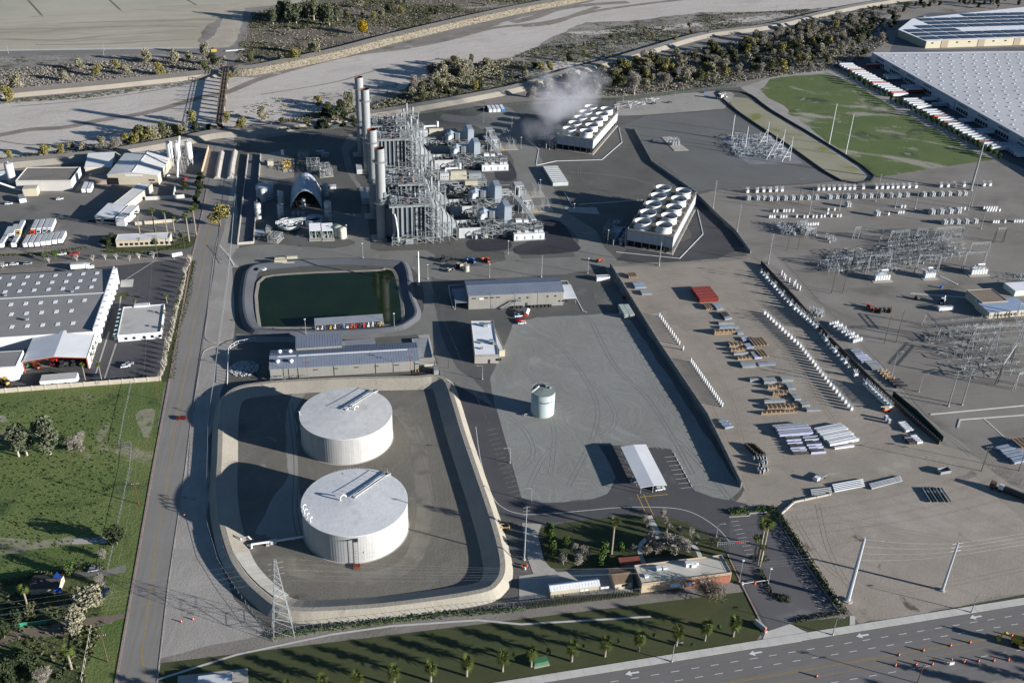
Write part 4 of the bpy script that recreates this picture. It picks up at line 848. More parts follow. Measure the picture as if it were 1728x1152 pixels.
# ---------- buildings ----------
def hat(b0,ytop):
    p=g(*b0); lo,hi=0,120
    for _ in range(40):
        mz=(lo+hi)/2; d=m_inv@Vector((p.x,p.y,mz,1)); X=d.x/-d.z*CF; Y=d.y/-d.z*CF
        if 576-Y>ytop: lo=mz
        else: hi=mz
    return mz
m_inv=cam.matrix_world.inverted()
ROOFS=[]
def frontframe(fl,fr,z=0):
    a,b_=g(*fl,z),g(*fr,z); d=b_-a; d.z=0
    return Vector((a.x,a.y,0)),atan2(d.y,d.x),d.length
def house(name,label,cat,fl,fr,h,back=None,depth=None,roof='flat',rise=1.0,wm=None,rm=None,ov=.35,win=(),doors=(),parapet=.5,group=None,rib=0,fz=0,noback=False,vents=(),sq=False,zb=None,roofname='roof'):
    """a building from its front-left and front-right ground points; local x runs along the front, y goes back.
    win/doors: (side, u0, z, width, height, material) with side f/l/r"""
    o,a,L=frontframe(fl,fr,fz)
    if sq: a=0
    if back:
        v=g(back[0],back[1],zb if zb is not None else h)-o; depth=abs(-v.x*sin(a)+v.y*cos(a))
    t=T(name,label,cat,o,a,group); D=depth; wm=wm or m_wallg; rm=rm or m_roofg
    if roof=='gable' or roof=='gabley':
        gy=roof=='gabley'
        if gy: prof=[(0,0,0),(L,0,0),(L,D,0),(0,D,0),(0,0,h),(L,0,h),(L,D,h),(0,D,h),(L/2,0,h+rise),(L/2,D,h+rise)]; fs=[(0,1,5,8,4),(1,2,6,5),(2,3,7,9,6),(3,0,4,7)]
        else: prof=[(0,0,0),(L,0,0),(L,D,0),(0,D,0),(0,0,h),(L,0,h),(L,D,h),(0,D,h),(0,D/2,h+rise),(L,D/2,h+rise)]; fs=[(0,1,5,4),(1,2,6,9,5),(2,3,7,6),(3,0,4,8,7)]
        part('wall',B().add(prof,fs),wm,t)
        for s_ in (0,1):
            b=B(); e=rise*2/(L if gy else D)*ov
            if gy:
                x0=-ov if s_==0 else L+ov; vs=[(x0,-ov,h-e+.05),(L/2,-ov,h+rise+.05),(L/2,D+ov,h+rise+.05),(x0,D+ov,h-e+.05)]
            else:
                y0=-ov if s_==0 else D+ov; vs=[(-ov,y0,h-e+.05),(L+ov,y0,h-e+.05),(L+ov,D/2,h+rise+.05),(-ov,D/2,h+rise+.05)]
            vs+= [(x,y,z+.14) for x,y,z in vs]; b.add(vs,[(0,1,2,3),(7,6,5,4),(0,4,5,1),(1,5,6,2),(2,6,7,3),(3,7,4,0)])
            if rib:
                n=int((D if gy else L)/rib)
                for k in range(n):
                    u=(k+.5)/n
                    if gy: p=Vector(vs[4]).lerp(Vector(vs[7]),u); q_=Vector(vs[5]).lerp(Vector(vs[6]),u)
                    else: p=Vector(vs[4]).lerp(Vector(vs[5]),u); q_=Vector(vs[7]).lerp(Vector(vs[6]),u)
                    b.tube(p,q_,.07,3,None,False)
            part('roof_slope',b,rm,t)
        part('ridge_cap',B().box((L/2,D/2,h+rise+.15),(.5,D+2*ov,.15) if gy else (L+2*ov,.5,.15)),rm,t)
    elif roof=='shed':
        part('wall',B().add([(0,0,0),(L,0,0),(L,D,0),(0,D,0),(0,0,h),(L,0,h),(L,D,h+rise),(0,D,h+rise)],[(0,1,5,4),(1,2,6,5),(2,3,7,6),(3,0,4,7),(4,5,6,7)]),wm,t)
        k=ov*rise/D; vs=[(-ov,-ov,h-k+.06),(L+ov,-ov,h-k+.06),(L+ov,D+ov,h+rise+k+.06),(-ov,D+ov,h+rise+k+.06)]; vs+=[(x,y,z+.15) for x,y,z in vs]
        b=B().add(vs,[(0,1,2,3)[::-1],(4,5,6,7),(0,1,5,4),(1,2,6,5),(2,3,7,6),(3,0,4,7)])
        if rib:
            for q_ in range(int(L/rib)): u=(q_+.5)/int(L/rib); b.tube(Vector(vs[4]).lerp(Vector(vs[5]),u),Vector(vs[7]).lerp(Vector(vs[6]),u),.07,3,None,False)
        part(roofname,b,rm,t)
    else:
        b=B(); b.box((L/2,D/2,0),(L,D,h-.02)); part('wall',b,wm,t); part(roofname,B().box((L/2,D/2,h-.01),(L-.3,D-.3,.08)),rm,t)
        if parapet:
            b=B(); q_=.3
            for c,d in (((L/2,.15,h-.3),(L+.1,q_,parapet+.3)),((L/2,D-.15,h-.3),(L+.1,q_,parapet+.3)),((.15,D/2,h-.3),(q_,D-.6,parapet+.3)),((L-.15,D/2,h-.3),(q_,D-.6,parapet+.3))): b.box(c,d)
            part('parapet',b,wm,t)
    for (s_,u,z,w_,hh,mm) in list(win)+[(d[0],d[1],0.05,d[2],d[3],d[4]) for d in doors]:
        nm='window' if (s_,u,z,w_,hh,mm) in list(win) else 'door'
        if s_=='f': c,d=(u,-.06,z),(w_,.14,hh)
        elif s_=='l': c,d=(-.06,u,z),(.14,w_,hh)
        else: c,d=(L+.06,u,z),(.14,w_,hh)
        p_=part(nm,B().box(c,d),mm,t)
    for (x,y,sx_,sy_,sz_) in vents: part('rooftop_unit',B().box((x,y,h+(rise*.5 if roof in('gable',) else .05)),(sx_,sy_,sz_)),m_lgal,t)
    return t,L,D
m_wcream=mat('cream_stucco','a8a08e','9c9484',s=.1,rough=.85,fine=.05)
m_wwhite=mat('white_stucco','b0aea9','a6a49f',s=.1,rough=.85,fine=.05)
m_rwhite=mat('white_membrane_roof','d8d8da','cccdd0',s=.15,rough=.8,fine=.06,patch=('9fa3ac',.12,.62,.1))
m_rgrey=mat('grey_membrane_roof','aba9a4','9f9d97',s=.1,rough=.9,fine=.08,patch=('908e88',.1,.6,.1))
m_rmetal=mat('ribbed_grey_roof','7c8087','72767d',s=.1,rough=.5,fine=.05)
m_rpale=mat('pale_metal_roof','cacbcc','bdbec0',s=.08,rough=.55,fine=.06,patch=('b0b1b4',.05,.6,.15))
m_wh2=mat('long_roof_grey','807f7d','767573',s=.06,rough=.7,fine=.06,patch=('7c7c7c',.03,.6,.15))
m_tan=mat('tan_roof','8f8272','83776a',s=.1,rough=.9,fine=.1)
# long operations building
h=hat((457,640),623)
t,L,D=house('operations_building','long grey metal building with ribbed blue grey roof north of the big tanks','building',(457,640),(707,625),h,back=(456,591.7),roof='gable',rise=1.9,rib=1.3,
 win=[('f',L_,3.8,2.2,.5,m_dk) for L_ in (22,32,42,52,62,72,82)],doors=[('f',u,.25,5.5,m_dk) for u in (9,13.5,31,51.5,71,81,88)])
part('skylight',B().box((L*.56,D*.47,h+1.85),(L*.74,.9,.3)),m_bwht,t); part('skylight',B().box((L*.11,D*.47,h+1.85),(L*.12,.8,.3)),m_bwht,t)
for x,y in ((.05,.24),(.14,.22),(.06,.76),(.13,.74)):
    part('roof_ventilator',B().lathe(L*x,D*y,[(.7,h+.6),(.7,h+1.6),(1.3,h+1.8),(1.0,h+2.4),(.01,h+2.7)],12),m_bwht,t,True)
b=B(); clutter(b,0,20,-4,-1,.2,3.4,26,(.08,.18),5,.3); part('wall_pipework',b,m_lgal,t,kind='stuff')
house('annex_building','blue grey ribbed annex behind the long building','building',(500,588),(577,583),7.6,fz=7.6,depth=12,roof='shed',rise=.4,rib=1.2,rm=m_roofg)
house('annex_building','low flat grey annex behind the long building east part','building',(578,585),(634,580),5,fz=5,depth=6,roof='flat',rm=m_rmetal,parapet=0)
sheet('loading_ramp',m_conc,[(706,566),(724,564),(731,596),(712,598)],6); 
t=T('ramp_structure','grey loading ramp with white side walls beside the long building','ramp',g(716,600)); 
part('ramp_wall',B().box((-4.6,6,0),(.4,20,1.4)),m_wht,t); part('ramp_wall',B().box((4,6,0),(.4,20,1.4)),m_wht,t); part('ramp_slab',B().add([(-4.4,-4,.1),(3.8,-4,.1),(3.8,16,1.4),(-4.4,16,1.4)],[(0,1,2,3)]),m_gal,t); part('landing',B().box((0,-7.5,0),(9.6,6.5,1.2)),m_conc,t)
# maintenance building
h=hat((790.6,522),499)
t,L,D=house('maintenance_building','tall grey building with outside stair in the middle of the plant','building',(790.6,522.2),(949.8,514.9),h,back=(782,474.8),roof='gable',rise=1.6,rib=1.4,
 win=[('f',3+k*3.4,6.6,2.1,.6,m_gls) for k in (0,2,3,4)]+[('f',u,z_,1.1,.8,m_gls) for u,z_ in ((29,5.4),(33.5,5.6),(45,5.8),(49.5,5.8),(52,2.4),(54,2.4),(56,2.4))]+[('f',9.3-2,5.9,2.6,1.1,m_bwht)],
 doors=[('f',33,1.3,2.6,m_dk),('f',14,1.2,2.4,m_gal),('f',L_ if 0 else 26.5,.3,9.4,m_gal),('f',12.8,.3,9.4,m_gal),('f',39.5,.3,9.4,m_gal)])
b=B(); 
for y in (-1,-2.4): b.bar((18.5,y,.2),(26.5,y,5),.14); b.bar((18.5,y,1.3),(26.5,y,6.1),.06)
for k in range(16): b.box((18.8+k*.5,-1.7,.3+k*.3),(.4,1.5,.06))
b.box((28,-1.7,4.9),(3,1.6,.15)); rail(b,[(26.5,-2.4,0),(29.5,-2.4,0),(29.5,-1,0)],5); part('outside_stair',b,m_lgal,t)
for k in range(9): part('condenser_unit',B().box((26+k*2.2+(k>2)*3,-1.1,.1),(1.4,1.1,1.2)),m_dk,t)
def canopy(label,x0,x1,dx,h_):
    c=T('side_canopy',label,'canopy',t.location+Vector((0,0,0)),t.rotation_euler.z); 
    b=B().box(((x0+x1)/2,D/2-dx,h_),(x1-x0,D-1,.25)); part('roof',b,m_rmetal if x0<0 else m_rpale,c)
    for x in (x0+.3,x1-.3):
        for y in (1-dx+.4,D/2-dx,D-dx-1.2): part('post',B().box((x,y,0),(.25,.25,h_)),m_gal,c)
canopy('low canopy on the west end of the grey maintenance building',-7.5,-.3,0,4.2); canopy('low pale canopy on the east end of the grey maintenance building',L+.3,L+8,0,3.8)
kerb([(757,482),(760,500),(765,520),(768,522)],'kerb_line',m_walk,.5); kerb([(757,482),(782,480)],'kerb_line',m_walk,.5); kerb([(945,474),(957,474),(984,525),(990,527)],'kerb_line',m_walk,.6)
# white flat office
h=hat((801,613.4),600)
t,L,D=house('control_building','white roofed flat building with roof units west of the rock yard','building',(801,613.4),(841,612.6),h,back=(782,542.4),wm=mat('grey_stucco','94918a','8b8881',s=.1,fine=.05),rm=m_rwhite,parapet=.4,sq=False,
 win=[('f',L_,1.5,.8,1.3,m_gls) for L_ in (11.3,12.3,13.3)],doors=[('f',7.5,1.1,2.3,m_dk)],vents=[(7,D_,1.8,1.6,1.5) for D_ in ()])
for (u,v,s1,s2,s3) in ((.62,.84,2.2,1.8,1.6),(.75,.9,2.6,1.2,.9),(.78,.36,2.6,1.8,1.6),(.88,.3,1.6,1.2,1.2),(.35,.34,1.6,1.2,1.0),(.33,.18,1.4,1.2,.9)): part('rooftop_unit',B().box((L*u,D*v,h+.05),(s1,s2,s3)),m_lgal,t)
house('control_building_wing','grey lean-to wing on the east side of the white roofed building','building',(846,594) if 0 else (842.5,602),(852,601),h*.8,back=(822,544),depth=None,wm=m_wcream,rm=m_rpale,parapet=.2,sq=False)
# pump shed by the pond
hs=4.2
o_,a_,L_=frontframe((532,562),(648,554)); t=T('pump_shed','long open shed full of pumps on the south bank of the pond','shed',o_,a_)
part('slab',B().box((L_/2,3,0),(L_+1,7,.3)),m_conc,t); part('roof',B().add([(0,1,4),(L_,1,4),(L_,7,5),(0,7,5),(0,1,4.2),(L_,1,4.2),(L_,7,5.2),(0,7,5.2)],[(0,1,2,3),(7,6,5,4),(0,4,5,1),(2,6,7,3),(1,5,6,2),(3,7,4,0)]),m_rmetal,t)
for k in range(8):
    for y in (1.3,6.7): part('post',B().box((.3+k*(L_-.6)/7,y,0),(.2,.2,4)),m_lgal,t)
cols=[m_bwht,m_bwht,m_dk,m_yel,m_bwht,m_dk,m_blu,m_bwht,m_org,m_red,m_dk,m_red]
for k in range(16):
    x=1.5+k*(L_-3)/15; mm=cols[k%12]; b=B(); b.tube((x-.6,2.2,1.1),(x+.7,2.2,1.1),.5,8); b.box((x,2.2,.3),(1.5,1,.4)); b.cyl(x+.2,3.6,.3,R(1.6,2.6),.35,n=8)
    s_=TM('pump',b,mm,'%s pump under the shed roof, %s from the west end'%({'bright_white_paint':'white','dark_steel':'dark','safety_yellow':'yellow','blue_paint':'blue','orange_paint':'orange','red_paint':'red'}[mm.name],ORD(k)),'pump',o_,a_,'pumps under the pond shed')
# water treatment area ---------------------------------------------------
def vtank(px,py,r,h_,label,mm=m_wht,dome=.5,cat='tank',nm='vertical_tank',seams=3):
    t=T(nm,label,cat,g(px,py)); prof=[(r,.2)]
    for k in range(1,seams+1): z=h_*k/(seams+1); prof+=[(r,z-.05),(r+.06,z),(r,z+.05)]
    prof+=[(r,h_)]; b=B().lathe(0,0,prof,28); b.f.pop(); part('shell',b,mm,t,True)
    part('top',B().lathe(0,0,[(r+.02,h_),(r*.8,h_+dome*.6),(.02,h_+dome)],28),mm,t,True); part('base',B().cyl(0,0,0,.25,r+.3,n=24),m_conc,t)
    b=B(); 
    for k in range(int(h_/.6)): b.bar((r+.25,-.25,k*.6),(r+.25,.25,k*.6),.03)
    b.bar((r+.25,-.25,0),(r+.25,-.25,h_+.9),.05); b.bar((r+.25,.25,0),(r+.25,.25,h_+.9),.05); part('ladder',b,m_lgal,t)
    b=B()
    for k in range(10): a=k*.63; b.bar((r*.85*cos(a),r*.85*sin(a),h_),(r*.85*cos(a),r*.85*sin(a),h_+1),.04); b.bar((r*.85*cos(a),r*.85*sin(a),h_+1),(r*.85*cos(a+.63),r*.85*sin(a+.63),h_+1),.04)
    part('top_railing',b,m_lgal,t)
    return t
vtank(448,333,6.0,8.5,'wide white tank at the west edge of the water treatment yard',m_fil,.8)
for px,py,r,h_,l in ((436.5,369,2.1,10.5,'slim white silo standing by the outer fence'),(444.5,339,1.8,8.5,'slim white silo in front of the wide tank'),(474.5,368,2.0,9.5,'white silo, front one of the pair west of the arched shed'),(474.5,343,2.1,8,'white silo, rear one of the pair west of the arched shed'),(549.5,330,2.0,8.5,'grey white silo north east of the arched shed'),(554.5,372,2.3,13,'tall shaded silo south east of the arched shed'),(513,352,1.1,6,'small white tank in the arched shed mouth')): vtank(px,py,r,h_,l,m_wht)
for i,(px,py) in enumerate(((570,398),(578,401))): vtank(px,py,2.6,6.5,'cream tank east of the two-bay shed, %s one'%('rear','front')[i],mat('cream_tank','c9c5b0','bdb9a5',s=.3,fine=.04),.6)
for i in range(3): vtank(496+i*8,367,1.2,3.6,'small grey vessel south of the arched shed, %s from the west'%ORD(i),m_fil,.4)
# arched fabric shed
o_,a_,L_=frontframe((490,353),(543,351)); t=T('arched_shed','arched grey fabric shed open to the south','shed',o_,a_); D_=33; b=B(); N=16; vs=[]
pr=[(L_/2-L_/2*cos(pi*k/N),13*(1-abs(cos(pi*k/N))**2.3)) for k in range(N+1)]
for j in range(9):
    y=D_*j/8
    for (x,z) in pr: vs.append((x,y,z+(.12 if j%2 else 0)))
b.add(vs,[(j*(N+1)+k,j*(N+1)+k+1,(j+1)*(N+1)+k+1,(j+1)*(N+1)+k) for j in range(8) for k in range(N)]); part('fabric_cover',b,mat('grey_fabric','99a2ac','8c959f',s=.1,rough=.7,fine=.05),t)
b=B()
for j in range(0,9,2):
    for k in range(N): b.bar((pr[k][0],D_*j/8,pr[k][1]-.2),(pr[k+1][0],D_*j/8,pr[k+1][1]-.2),.14)
part('arch_rib',b,m_lgal,t); b=B().add([(x,D_-.1,z) for x,z in pr],[tuple(range(N+1))]); part('end_wall',b,m_gal,t)
b=B(); 
for k in range(12): b.box((R(2,L_-3),R(3,20),0),(R(1,2.5),R(1,2.5),R(1,3)))
clutter(b,2,L_-2,2,20,.2,4,40); part('treatment_equipment',b,m_dk,t,kind='stuff')
# clarifier
t=T('clarifier','round water clarifier with a white truss bridge','clarifier',g(490,386)); 
b=B().lathe(0,0,[(4,0),(8,2.5),(8.3,4.6),(8.0,4.6),(7.7,3.9)],40); b.f.pop(); part('basin_wall',b,m_wht,t,True); part('water',B().cyl(0,0,3.6,3.9,7.75,n=40),mat('green_process_water','2f4034','384a3c',s=.3,rough=.3,fine=.1),t)
b=B()
for s_ in (-.8,.8): b.bar((-9,s_-2,5),(16,s_+3,5.6),.14); b.bar((-9,s_-2,6.1),(16,s_+3,6.7),.12)
for k in range(20):
    u=k/19; x=-9+25*u; y=-2+5*u; b.bar((x,y-.8,5+.6*u),(x+.6,y-.8,6.1+.6*u),.07); b.bar((x,y+.8,5+.6*u),(x+.6,y+.8,6.1+.6*u),.07)
part('truss_bridge',b,m_bwht,t); b=B()
for k in range(10): a=k*.628; b.bar((0,0,4.3),(7.8*cos(a),7.8*sin(a),4.4),.12)
b.lathe(0,0,[(4.6,4.2),(4.6,4.6),(4.8,4.6),(4.8,4.2)],28); b.cyl(0,0,3.9,6,.9,n=12); part('launder',b,m_bwht,t)
t=T('open_round_basin','dark open round basin behind the two-bay shed','basin',g(530,380)); b=B().lathe(0,0,[(5.6,0),(5.6,5.4),(5.3,5.4),(5.3,2)],32); b.f.pop(); part('wall',b,m_fil,t,True); part('water',B().cyl(0,0,2,2.4,5.3,n=32),m_blk,t)
# two-bay pump shed
for i,(x0,x1) in enumerate(((523,543),(544,563))):
    o_,a_,L_=frontframe((x0,403),(x1,402)); t=T('chemical_shed','open grey shed with pumps, %s of the two bays'%('west','east')[i],'shed',o_,a_)
    part('roof',B().add([(0,0,5.2),(L_,0,5.2),(L_,8,7),(0,8,7),(0,0,5.4),(L_,0,5.4),(L_,8,7.2),(0,8,7.2)],[(3,2,1,0),(4,5,6,7),(0,1,5,4),(2,3,7,6),(1,2,6,5),(3,0,4,7)]),m_rpale,t)
    for x in (.2,L_/2,L_-.2): part('post',B().box((x,.2,0),(.25,.25,5.2)),m_wht,t); part('post',B().box((x,7.8,0),(.25,.25,6.9)),m_wht,t)
    part('slab',B().box((L_/2,2.5,0),(L_+1,13,.25)),m_conc,t); part('mezzanine',B().box((L_/2,4,2.6),(L_,7.4,.2)),m_gal,t)
    b=B(); clutter(b,.5,L_-.5,.6,7,.4,4.8,40,(.1,.3)); 
    for k in range(3): b.box((1.2+k*2.4,1,.3),(1.3,1,1.6))
    part('pump_skid',b,m_gal,t,kind='stuff')
    b=B()
    for k in range(4): b.cyl(1+k*1.9,1,2.9,4.2,.4,n=8)
    part('green_filter',b,mat('green_paint','3f6b4c','365f43',s=1,fine=.05),t)
def skid(label,fl,fr,dep,hh,n,mm=m_lgal,fr_=True,name='process_skid',pm=None):
    o_,a_,L_=frontframe(fl,fr); t=T(name,label,'process skid',o_,a_); part('slab',B().box((L_/2,dep/2,0.03),(L_+1,dep+1,.2)),m_conc,t)
    if fr_: b=B(); frame(b,[L_*i/3 for i in range(4)],[0,dep],[0,hh*.5,hh],.12); part('frame',b,mm,t)
    b=B(); clutter(b,0,L_,0,dep,.3,hh,n,(.1,.28),5,.3); part('pipework',b,pm or mm,t,kind='stuff')
    b=B(); 
    for k in range(max(2,int(L_/2.5))): b.cyl(1+k*2.3,dep*.5,.2,hh*R(.5,.9),.6,n=10)
    part('vessel',b,m_wht,t,True); return t
skid('tangle of white pipes west of the clarifier',(452,409),(468,411),9,4,60); skid('white pipe manifold by the street fence behind the pond',(449,392),(456,392),6,3,26)
skid('rows of white filter vessels on a dark pad',(519,291),(541,290),18,4.5,90); skid('pale pipe columns beside the filter vessels',(541,300),(562,298),14,6,60)
skid('yellow and grey gas metering pipes on the upper pad',(479,290),(494,289),18,4,50,m_beige,False,'gas_skid',m_yel)
skid('dark boxes and small pipes at the back pad edge',(505,268),(520,267),8,4,22)
sheet('equipment_pad',mat('pale_pad','858077','7a756d',s=.1,fine=.1),[(437,298),(437,262),(470,256),(497,268),(496,300),(470,303),(466,312),(436,312)],3)
house('pump_house','beige box on the upper pad','enclosure',(452,281),(462,280.5),4,depth=5,wm=m_beige,rm=m_beige,parapet=0)
for px,py,w_,d_,h_,l,mm in ((541,263,6,4,3,'grey box north of the filter vessels, rear one',m_gal),(549,266,6,3,3,'grey box north of the filter vessels, front one',m_gal),(562,319,4.5,3,2,'small white box by the plant lane',m_bwht),(437,398,6.5,9,.4,'flat grey slab west of the clarifier',m_fil),(477,263,2.2,2,4,'white box at the rear pad corner',m_bwht),(607,294,4,12,3.4,'white trailer behind the second stack',m_wht),(621,345,8,20,4.5,'grey low building west of the southern stacks',m_rgrey)):
    t=T('equipment_box',l,'enclosure',g(px,py)); part('body',B().box((0,d_/2,.05),(w_,d_,h_)),mm,t); part('lid',B().box((0,d_/2,h_+.05),(w_+.2,d_+.2,.15)),mm,t)
# stacked beige barrier blocks beside the pond
for i,(px,py,n_) in enumerate(((474,438,1),(492,436,1),(474,446,2),(487,446,1))):
    for k in range(1 if i<2 else n_):
        TM('barrier_block',B().box((0,0,0),(7.2,1.5,1.6)),m_beige,'%s beige barrier block north of the pond, %s'%(('rear west','rear east','front west','front east')[i],'upper' if k else 'lower'),'barrier',g(px,py)+Vector((0,0,k*1.62)),R(-.05,.05),'beige barrier blocks')
# ---------- far and side buildings ----------
# west warehouse
wr_=[g(0,463.7,8),g(194,453.7,8),g(160,558.7,8),g(0,567.5,8)]
x1=wr_[1].x; y1=wr_[1].y; y0=wr_[2].y; x0=-330
t=T('warehouse','huge grey roofed warehouse at the west side of the street','building',(x0,y0,0)); L=(wr_[1].x+wr_[2].x)/2-x0; D=y1-y0
part('wall',B().add([(0,0,0),(L,0,0),(L,D,0),(0,D,0),(0,0,8),(L,0,8),(L,D,8),(0,D,8),(0,D*.55,9.4),(L,D*.55,9.4)],[(0,1,5,4),(1,2,6,9,5),(2,3,7,6),(3,0,4,8,7)]),m_bwht,t)
for (ya_,za,yb_,zb) in ((-.3,8.05,D*.55,9.45),(D*.55,9.45,D+.3,8.05)):
    part('roof_slope',B().add([(-.3,ya_,za),(L-.8,ya_,za),(L-.8,yb_,zb),(-.3,yb_,zb)],[(0,1,2,3)]),m_wh2,t)
part('ridge_cap',B().box((L/2,D*.55,9.5),(L-1,.8,.2)),m_bwht,t); part('east_parapet',B().box((L-.4,D/2,8),(.6,D,1.7)),m_bwht,t)
for k in range(11): part('buttress',B().box((L+.7,3+k*(D-6)/10,0),(1.6,2.2,9.6)),m_bwht,t)
n_=0
for (v,offs) in ((.93,0),(.80,2),(.67,5),(.455,1),(.31,6),(.13,3)):
    for k in range(26):
        x=L-9-k*7.4-offs*(v<.6); 
        if x<L-185: break
        y=D*v; z=8.05+(1-abs(v-.55)/(.55 if v<.55 else .45))*1.4
        part('skylight',B().box((x,y,z+.02),(1.9,3.2,.14)),m_rwhite,t)
for k in range(6): part('roof_fan',B().box((L-18-k*17,D*(.2 if k%2 else .6),9.2),(1.2,1.2,1)),m_gal,t)
# canopy with red trim
bl,br,fl_,fr2,pk=g(51,566,6.5),g(156,560,6.5),g(38,610,6.5),g(145,605,6.5),g(90,604,8)
t=T('machinery_canopy','open canopy with red-orange trim sheltering machines','canopy',(fl_.x,fl_.y,0)); L=fr2.x-fl_.x; D=bl.y-fl_.y
for (xa,za,xb,zb) in ((0,6.3,L*.5,8.1),(L*.5,8.1,L,6.3)): part('roof_slope',B().add([(xa,0,za),(xb,0,zb),(xb,D,zb),(xa,D,za),(xa,0,za+.2),(xb,0,zb+.2),(xb,D,zb+.2),(xa,D,za+.2)],[(3,2,1,0),(4,5,6,7),(0,1,5,4),(1,2,6,5),(2,3,7,6),(3,0,4,7)]),m_rpale,t)
b=B(); b.bar((0,-.2,6.1),(L/2,-.2,7.9),.35); b.bar((L/2,-.2,7.9),(L,-.2,6.1),.25); part('trim',b,mat('brick_red_trim','8f4530','7d3b29',s=1,fine=.1),t)
for x in (0,L): part('post',B().box((x,0,0),(.5,.5,6.2)),MATS['brick_red_trim'],t)
part('side_wall',B().box((L+.4,D/2,0),(.3,D,6.6)),m_bwht,t); part('back_wall',B().box((L/2,D-.3,0),(L,.3,6.6)),m_gal,t)
def tractor(px,py,mm,label,s=1,rz=0,cat='machine',name='yard_machine'):
    t=T(name,label,cat,g(px,py),rz); t.scale=(s,)*3
    part('chassis',B().box((0,0,.6),(4,1.4,.7)),mm,t); part('cab',B().box((-.6,0,1.3),(1.5,1.3,1.5)),m_gls,t); part('bonnet',B().box((1.1,0,1.3),(1.7,1.1,.8)),mm,t); part('cab_roof',B().box((-.6,0,2.8),(1.7,1.5,.15)),mm,t)
    for x,r_ in ((-1.2,.85),(1.4,.6)):
        for y in (-.9,.9): part('wheel',B().tube((x,y-.25,r_),(x,y+.25,r_),r_,14),m_tire,t)
    b=B(); b.bar((1.8,0,1.4),(3.6,0,2.6),.16); b.bar((3.6,0,2.6),(4.4,0,.8),.14); b.box((4.4,0,.3),(.6,1.4,.6)); part('boom',b,mm,t); return t
for px,py,mm,l,rz in ((46,620,MATS['green_paint'],'green machine under the red-trimmed canopy',.3),(62,621,m_org,'orange machine under the red-trimmed canopy',2.4),(92,615,m_red,'red lift machine under the canopy, arm raised',1.2),(108,618,m_dk,'dark machine under the canopy beside the red one',.2),(128,616,m_dk,'dark trailer machine at the canopy east end',.1)): tractor(px,py,mm,l,1.1,rz)
tractor(8,648,m_yel,'yellow loader at the left edge by the field wall',1.3,2.5)
house('white_shed','white building with skylights left of the red-trimmed canopy','building',(-60,648),(33,642),8,back=(-40,596),roof='flat',wm=m_bwht,rm=m_wh2,parapet=.2)
t,L,D=house('flat_shed','long flat white shed by the wall north of the green field','building',(69,654),(131,649),3.6,depth=6,wm=m_bwht,rm=m_rgrey,parapet=0)
# white office beside the street
t,L,D=house('street_office','white office with grey flat roof beside the street hedge','building',(200,577),(273,571),3.6,back=(216,518.7),wm=m_bwht,rm=m_rgrey,parapet=.5,win=[('f',u,1,1.4,1.4,m_gls) for u in (4,8,13,17,21)])
part('roof_monitor',B().box((L*.45,D+.5,0),(8,3,4.6)),m_bwht,t)
for k in range(7): part('facade_fin',B().box((-1.4,2+k*(D-4)/6,0),(1.4,.5,4)),m_bwht,t)
part('teal_awning',B().box((-1.3,D/2,3.2),(2.2,D-1,.3)),mat('teal_awning','3f6f6b',None,s=1,fine=.05),t)
# south-facing low office at the corner
t,L,D=house('corner_office','low cream office on the lawn at the street corner','building',(197,417.5),(288,413.7),hat((197,417.5),406),back=(204,396),wm=m_wcream,rm=m_rpale,parapet=.4,win=[('f',3+k*3,1,1.8,1.6,m_gls) for k in range(11)])
# north-west industrial yard
m_rind=mat('weathered_pale_roof','cfcdc9','c2c0bc',s=.05,rough=.7,fine=.07,patch=('b5b1ab',.04,.6,.12))
house('industrial_hall','big pale gabled hall beside the silos','building',(184,311.5),(268.5,312.5),7,back=(200,259),roof='gabley',rise=2.2,wm=m_wcream,rm=m_rind,rib=2.5,doors=[('f',3.5,7,5,m_blk)],win=[('f',18,6.6,12,1.2,m_bwht),('f',30,3,4,1.2,m_dk)])
house('industrial_hall','lower pale hall west of the big gabled one','building',(145,294),(190,291.5),4.5,back=(166,261),wm=m_wcream,rm=m_rind,parapet=.2,roof='shed',rise=1.2)
house('lean_to','brown roofed lean-to in front of the lower pale hall','building',(150,312),(182,311),3,depth=11,roof='shed',rise=.5,wm=m_tan,rm=m_tan)
house('long_hall','white long hall with dark skylit roof by the river track','building',(30,323),(123,322),7.2,back=(40,284),wm=m_wwhite,rm=mat('dark_skylit_roof','77716b','6b655f',s=.1,fine=.12,patch=('b0aeab',.35,.66,.02)),parapet=.6)
part('stair_block',B().box((0,0,0),(9,7,5.4)),m_wcream,T('stair_block','cream entrance block of the white long hall','building',g(54,328)))
house('office_wing','long narrow white roofed wing running south from the big hall','building',(191,358),(213,360),5.2,back=(205,306),wm=m_wcream,rm=m_rind,parapet=.2)
house('office_wing','wide white roofed wing at the south west end','building',(162.5,376.5),(194,378.5),4.6,back=(172,344),wm=m_wwhite,rm=m_rpale,parapet=.2,roof='shed',rise=.5,win=[('f',2,1.4,3,1.6,m_gls),('f',9,1.4,7,1.6,m_blk)])
house('office_wing','narrow tan roofed wing at the south end','building',(196,381),(212,382),5,back=(207,345),wm=m_bwht,rm=m_rind,parapet=.2)
for k,(px,py) in enumerate(((137,328),(146,328))):
    t=T('parked_trailer','white box trailer behind the long hall, %s of two'%('left','right')[k],'trailer',g(px,py)); part('body',B().box((2,7,1.1),(2.7,14,2.8)),m_bwht,t)
    for y in (2,3.3,12): part('wheel',B().tube((.8,y,.5),(3.2,y,.5),.5,12),m_tire,t)
t=T('delivery_bin','white open bin trailer below the left silo','trailer',g(38,339),.35); part('body',B().box((0,0,.4),(4.2,9,2.6)),m_bwht,t); part('load',B().box((0,0,3),(3.8,8.6,.2)),m_gal,t)
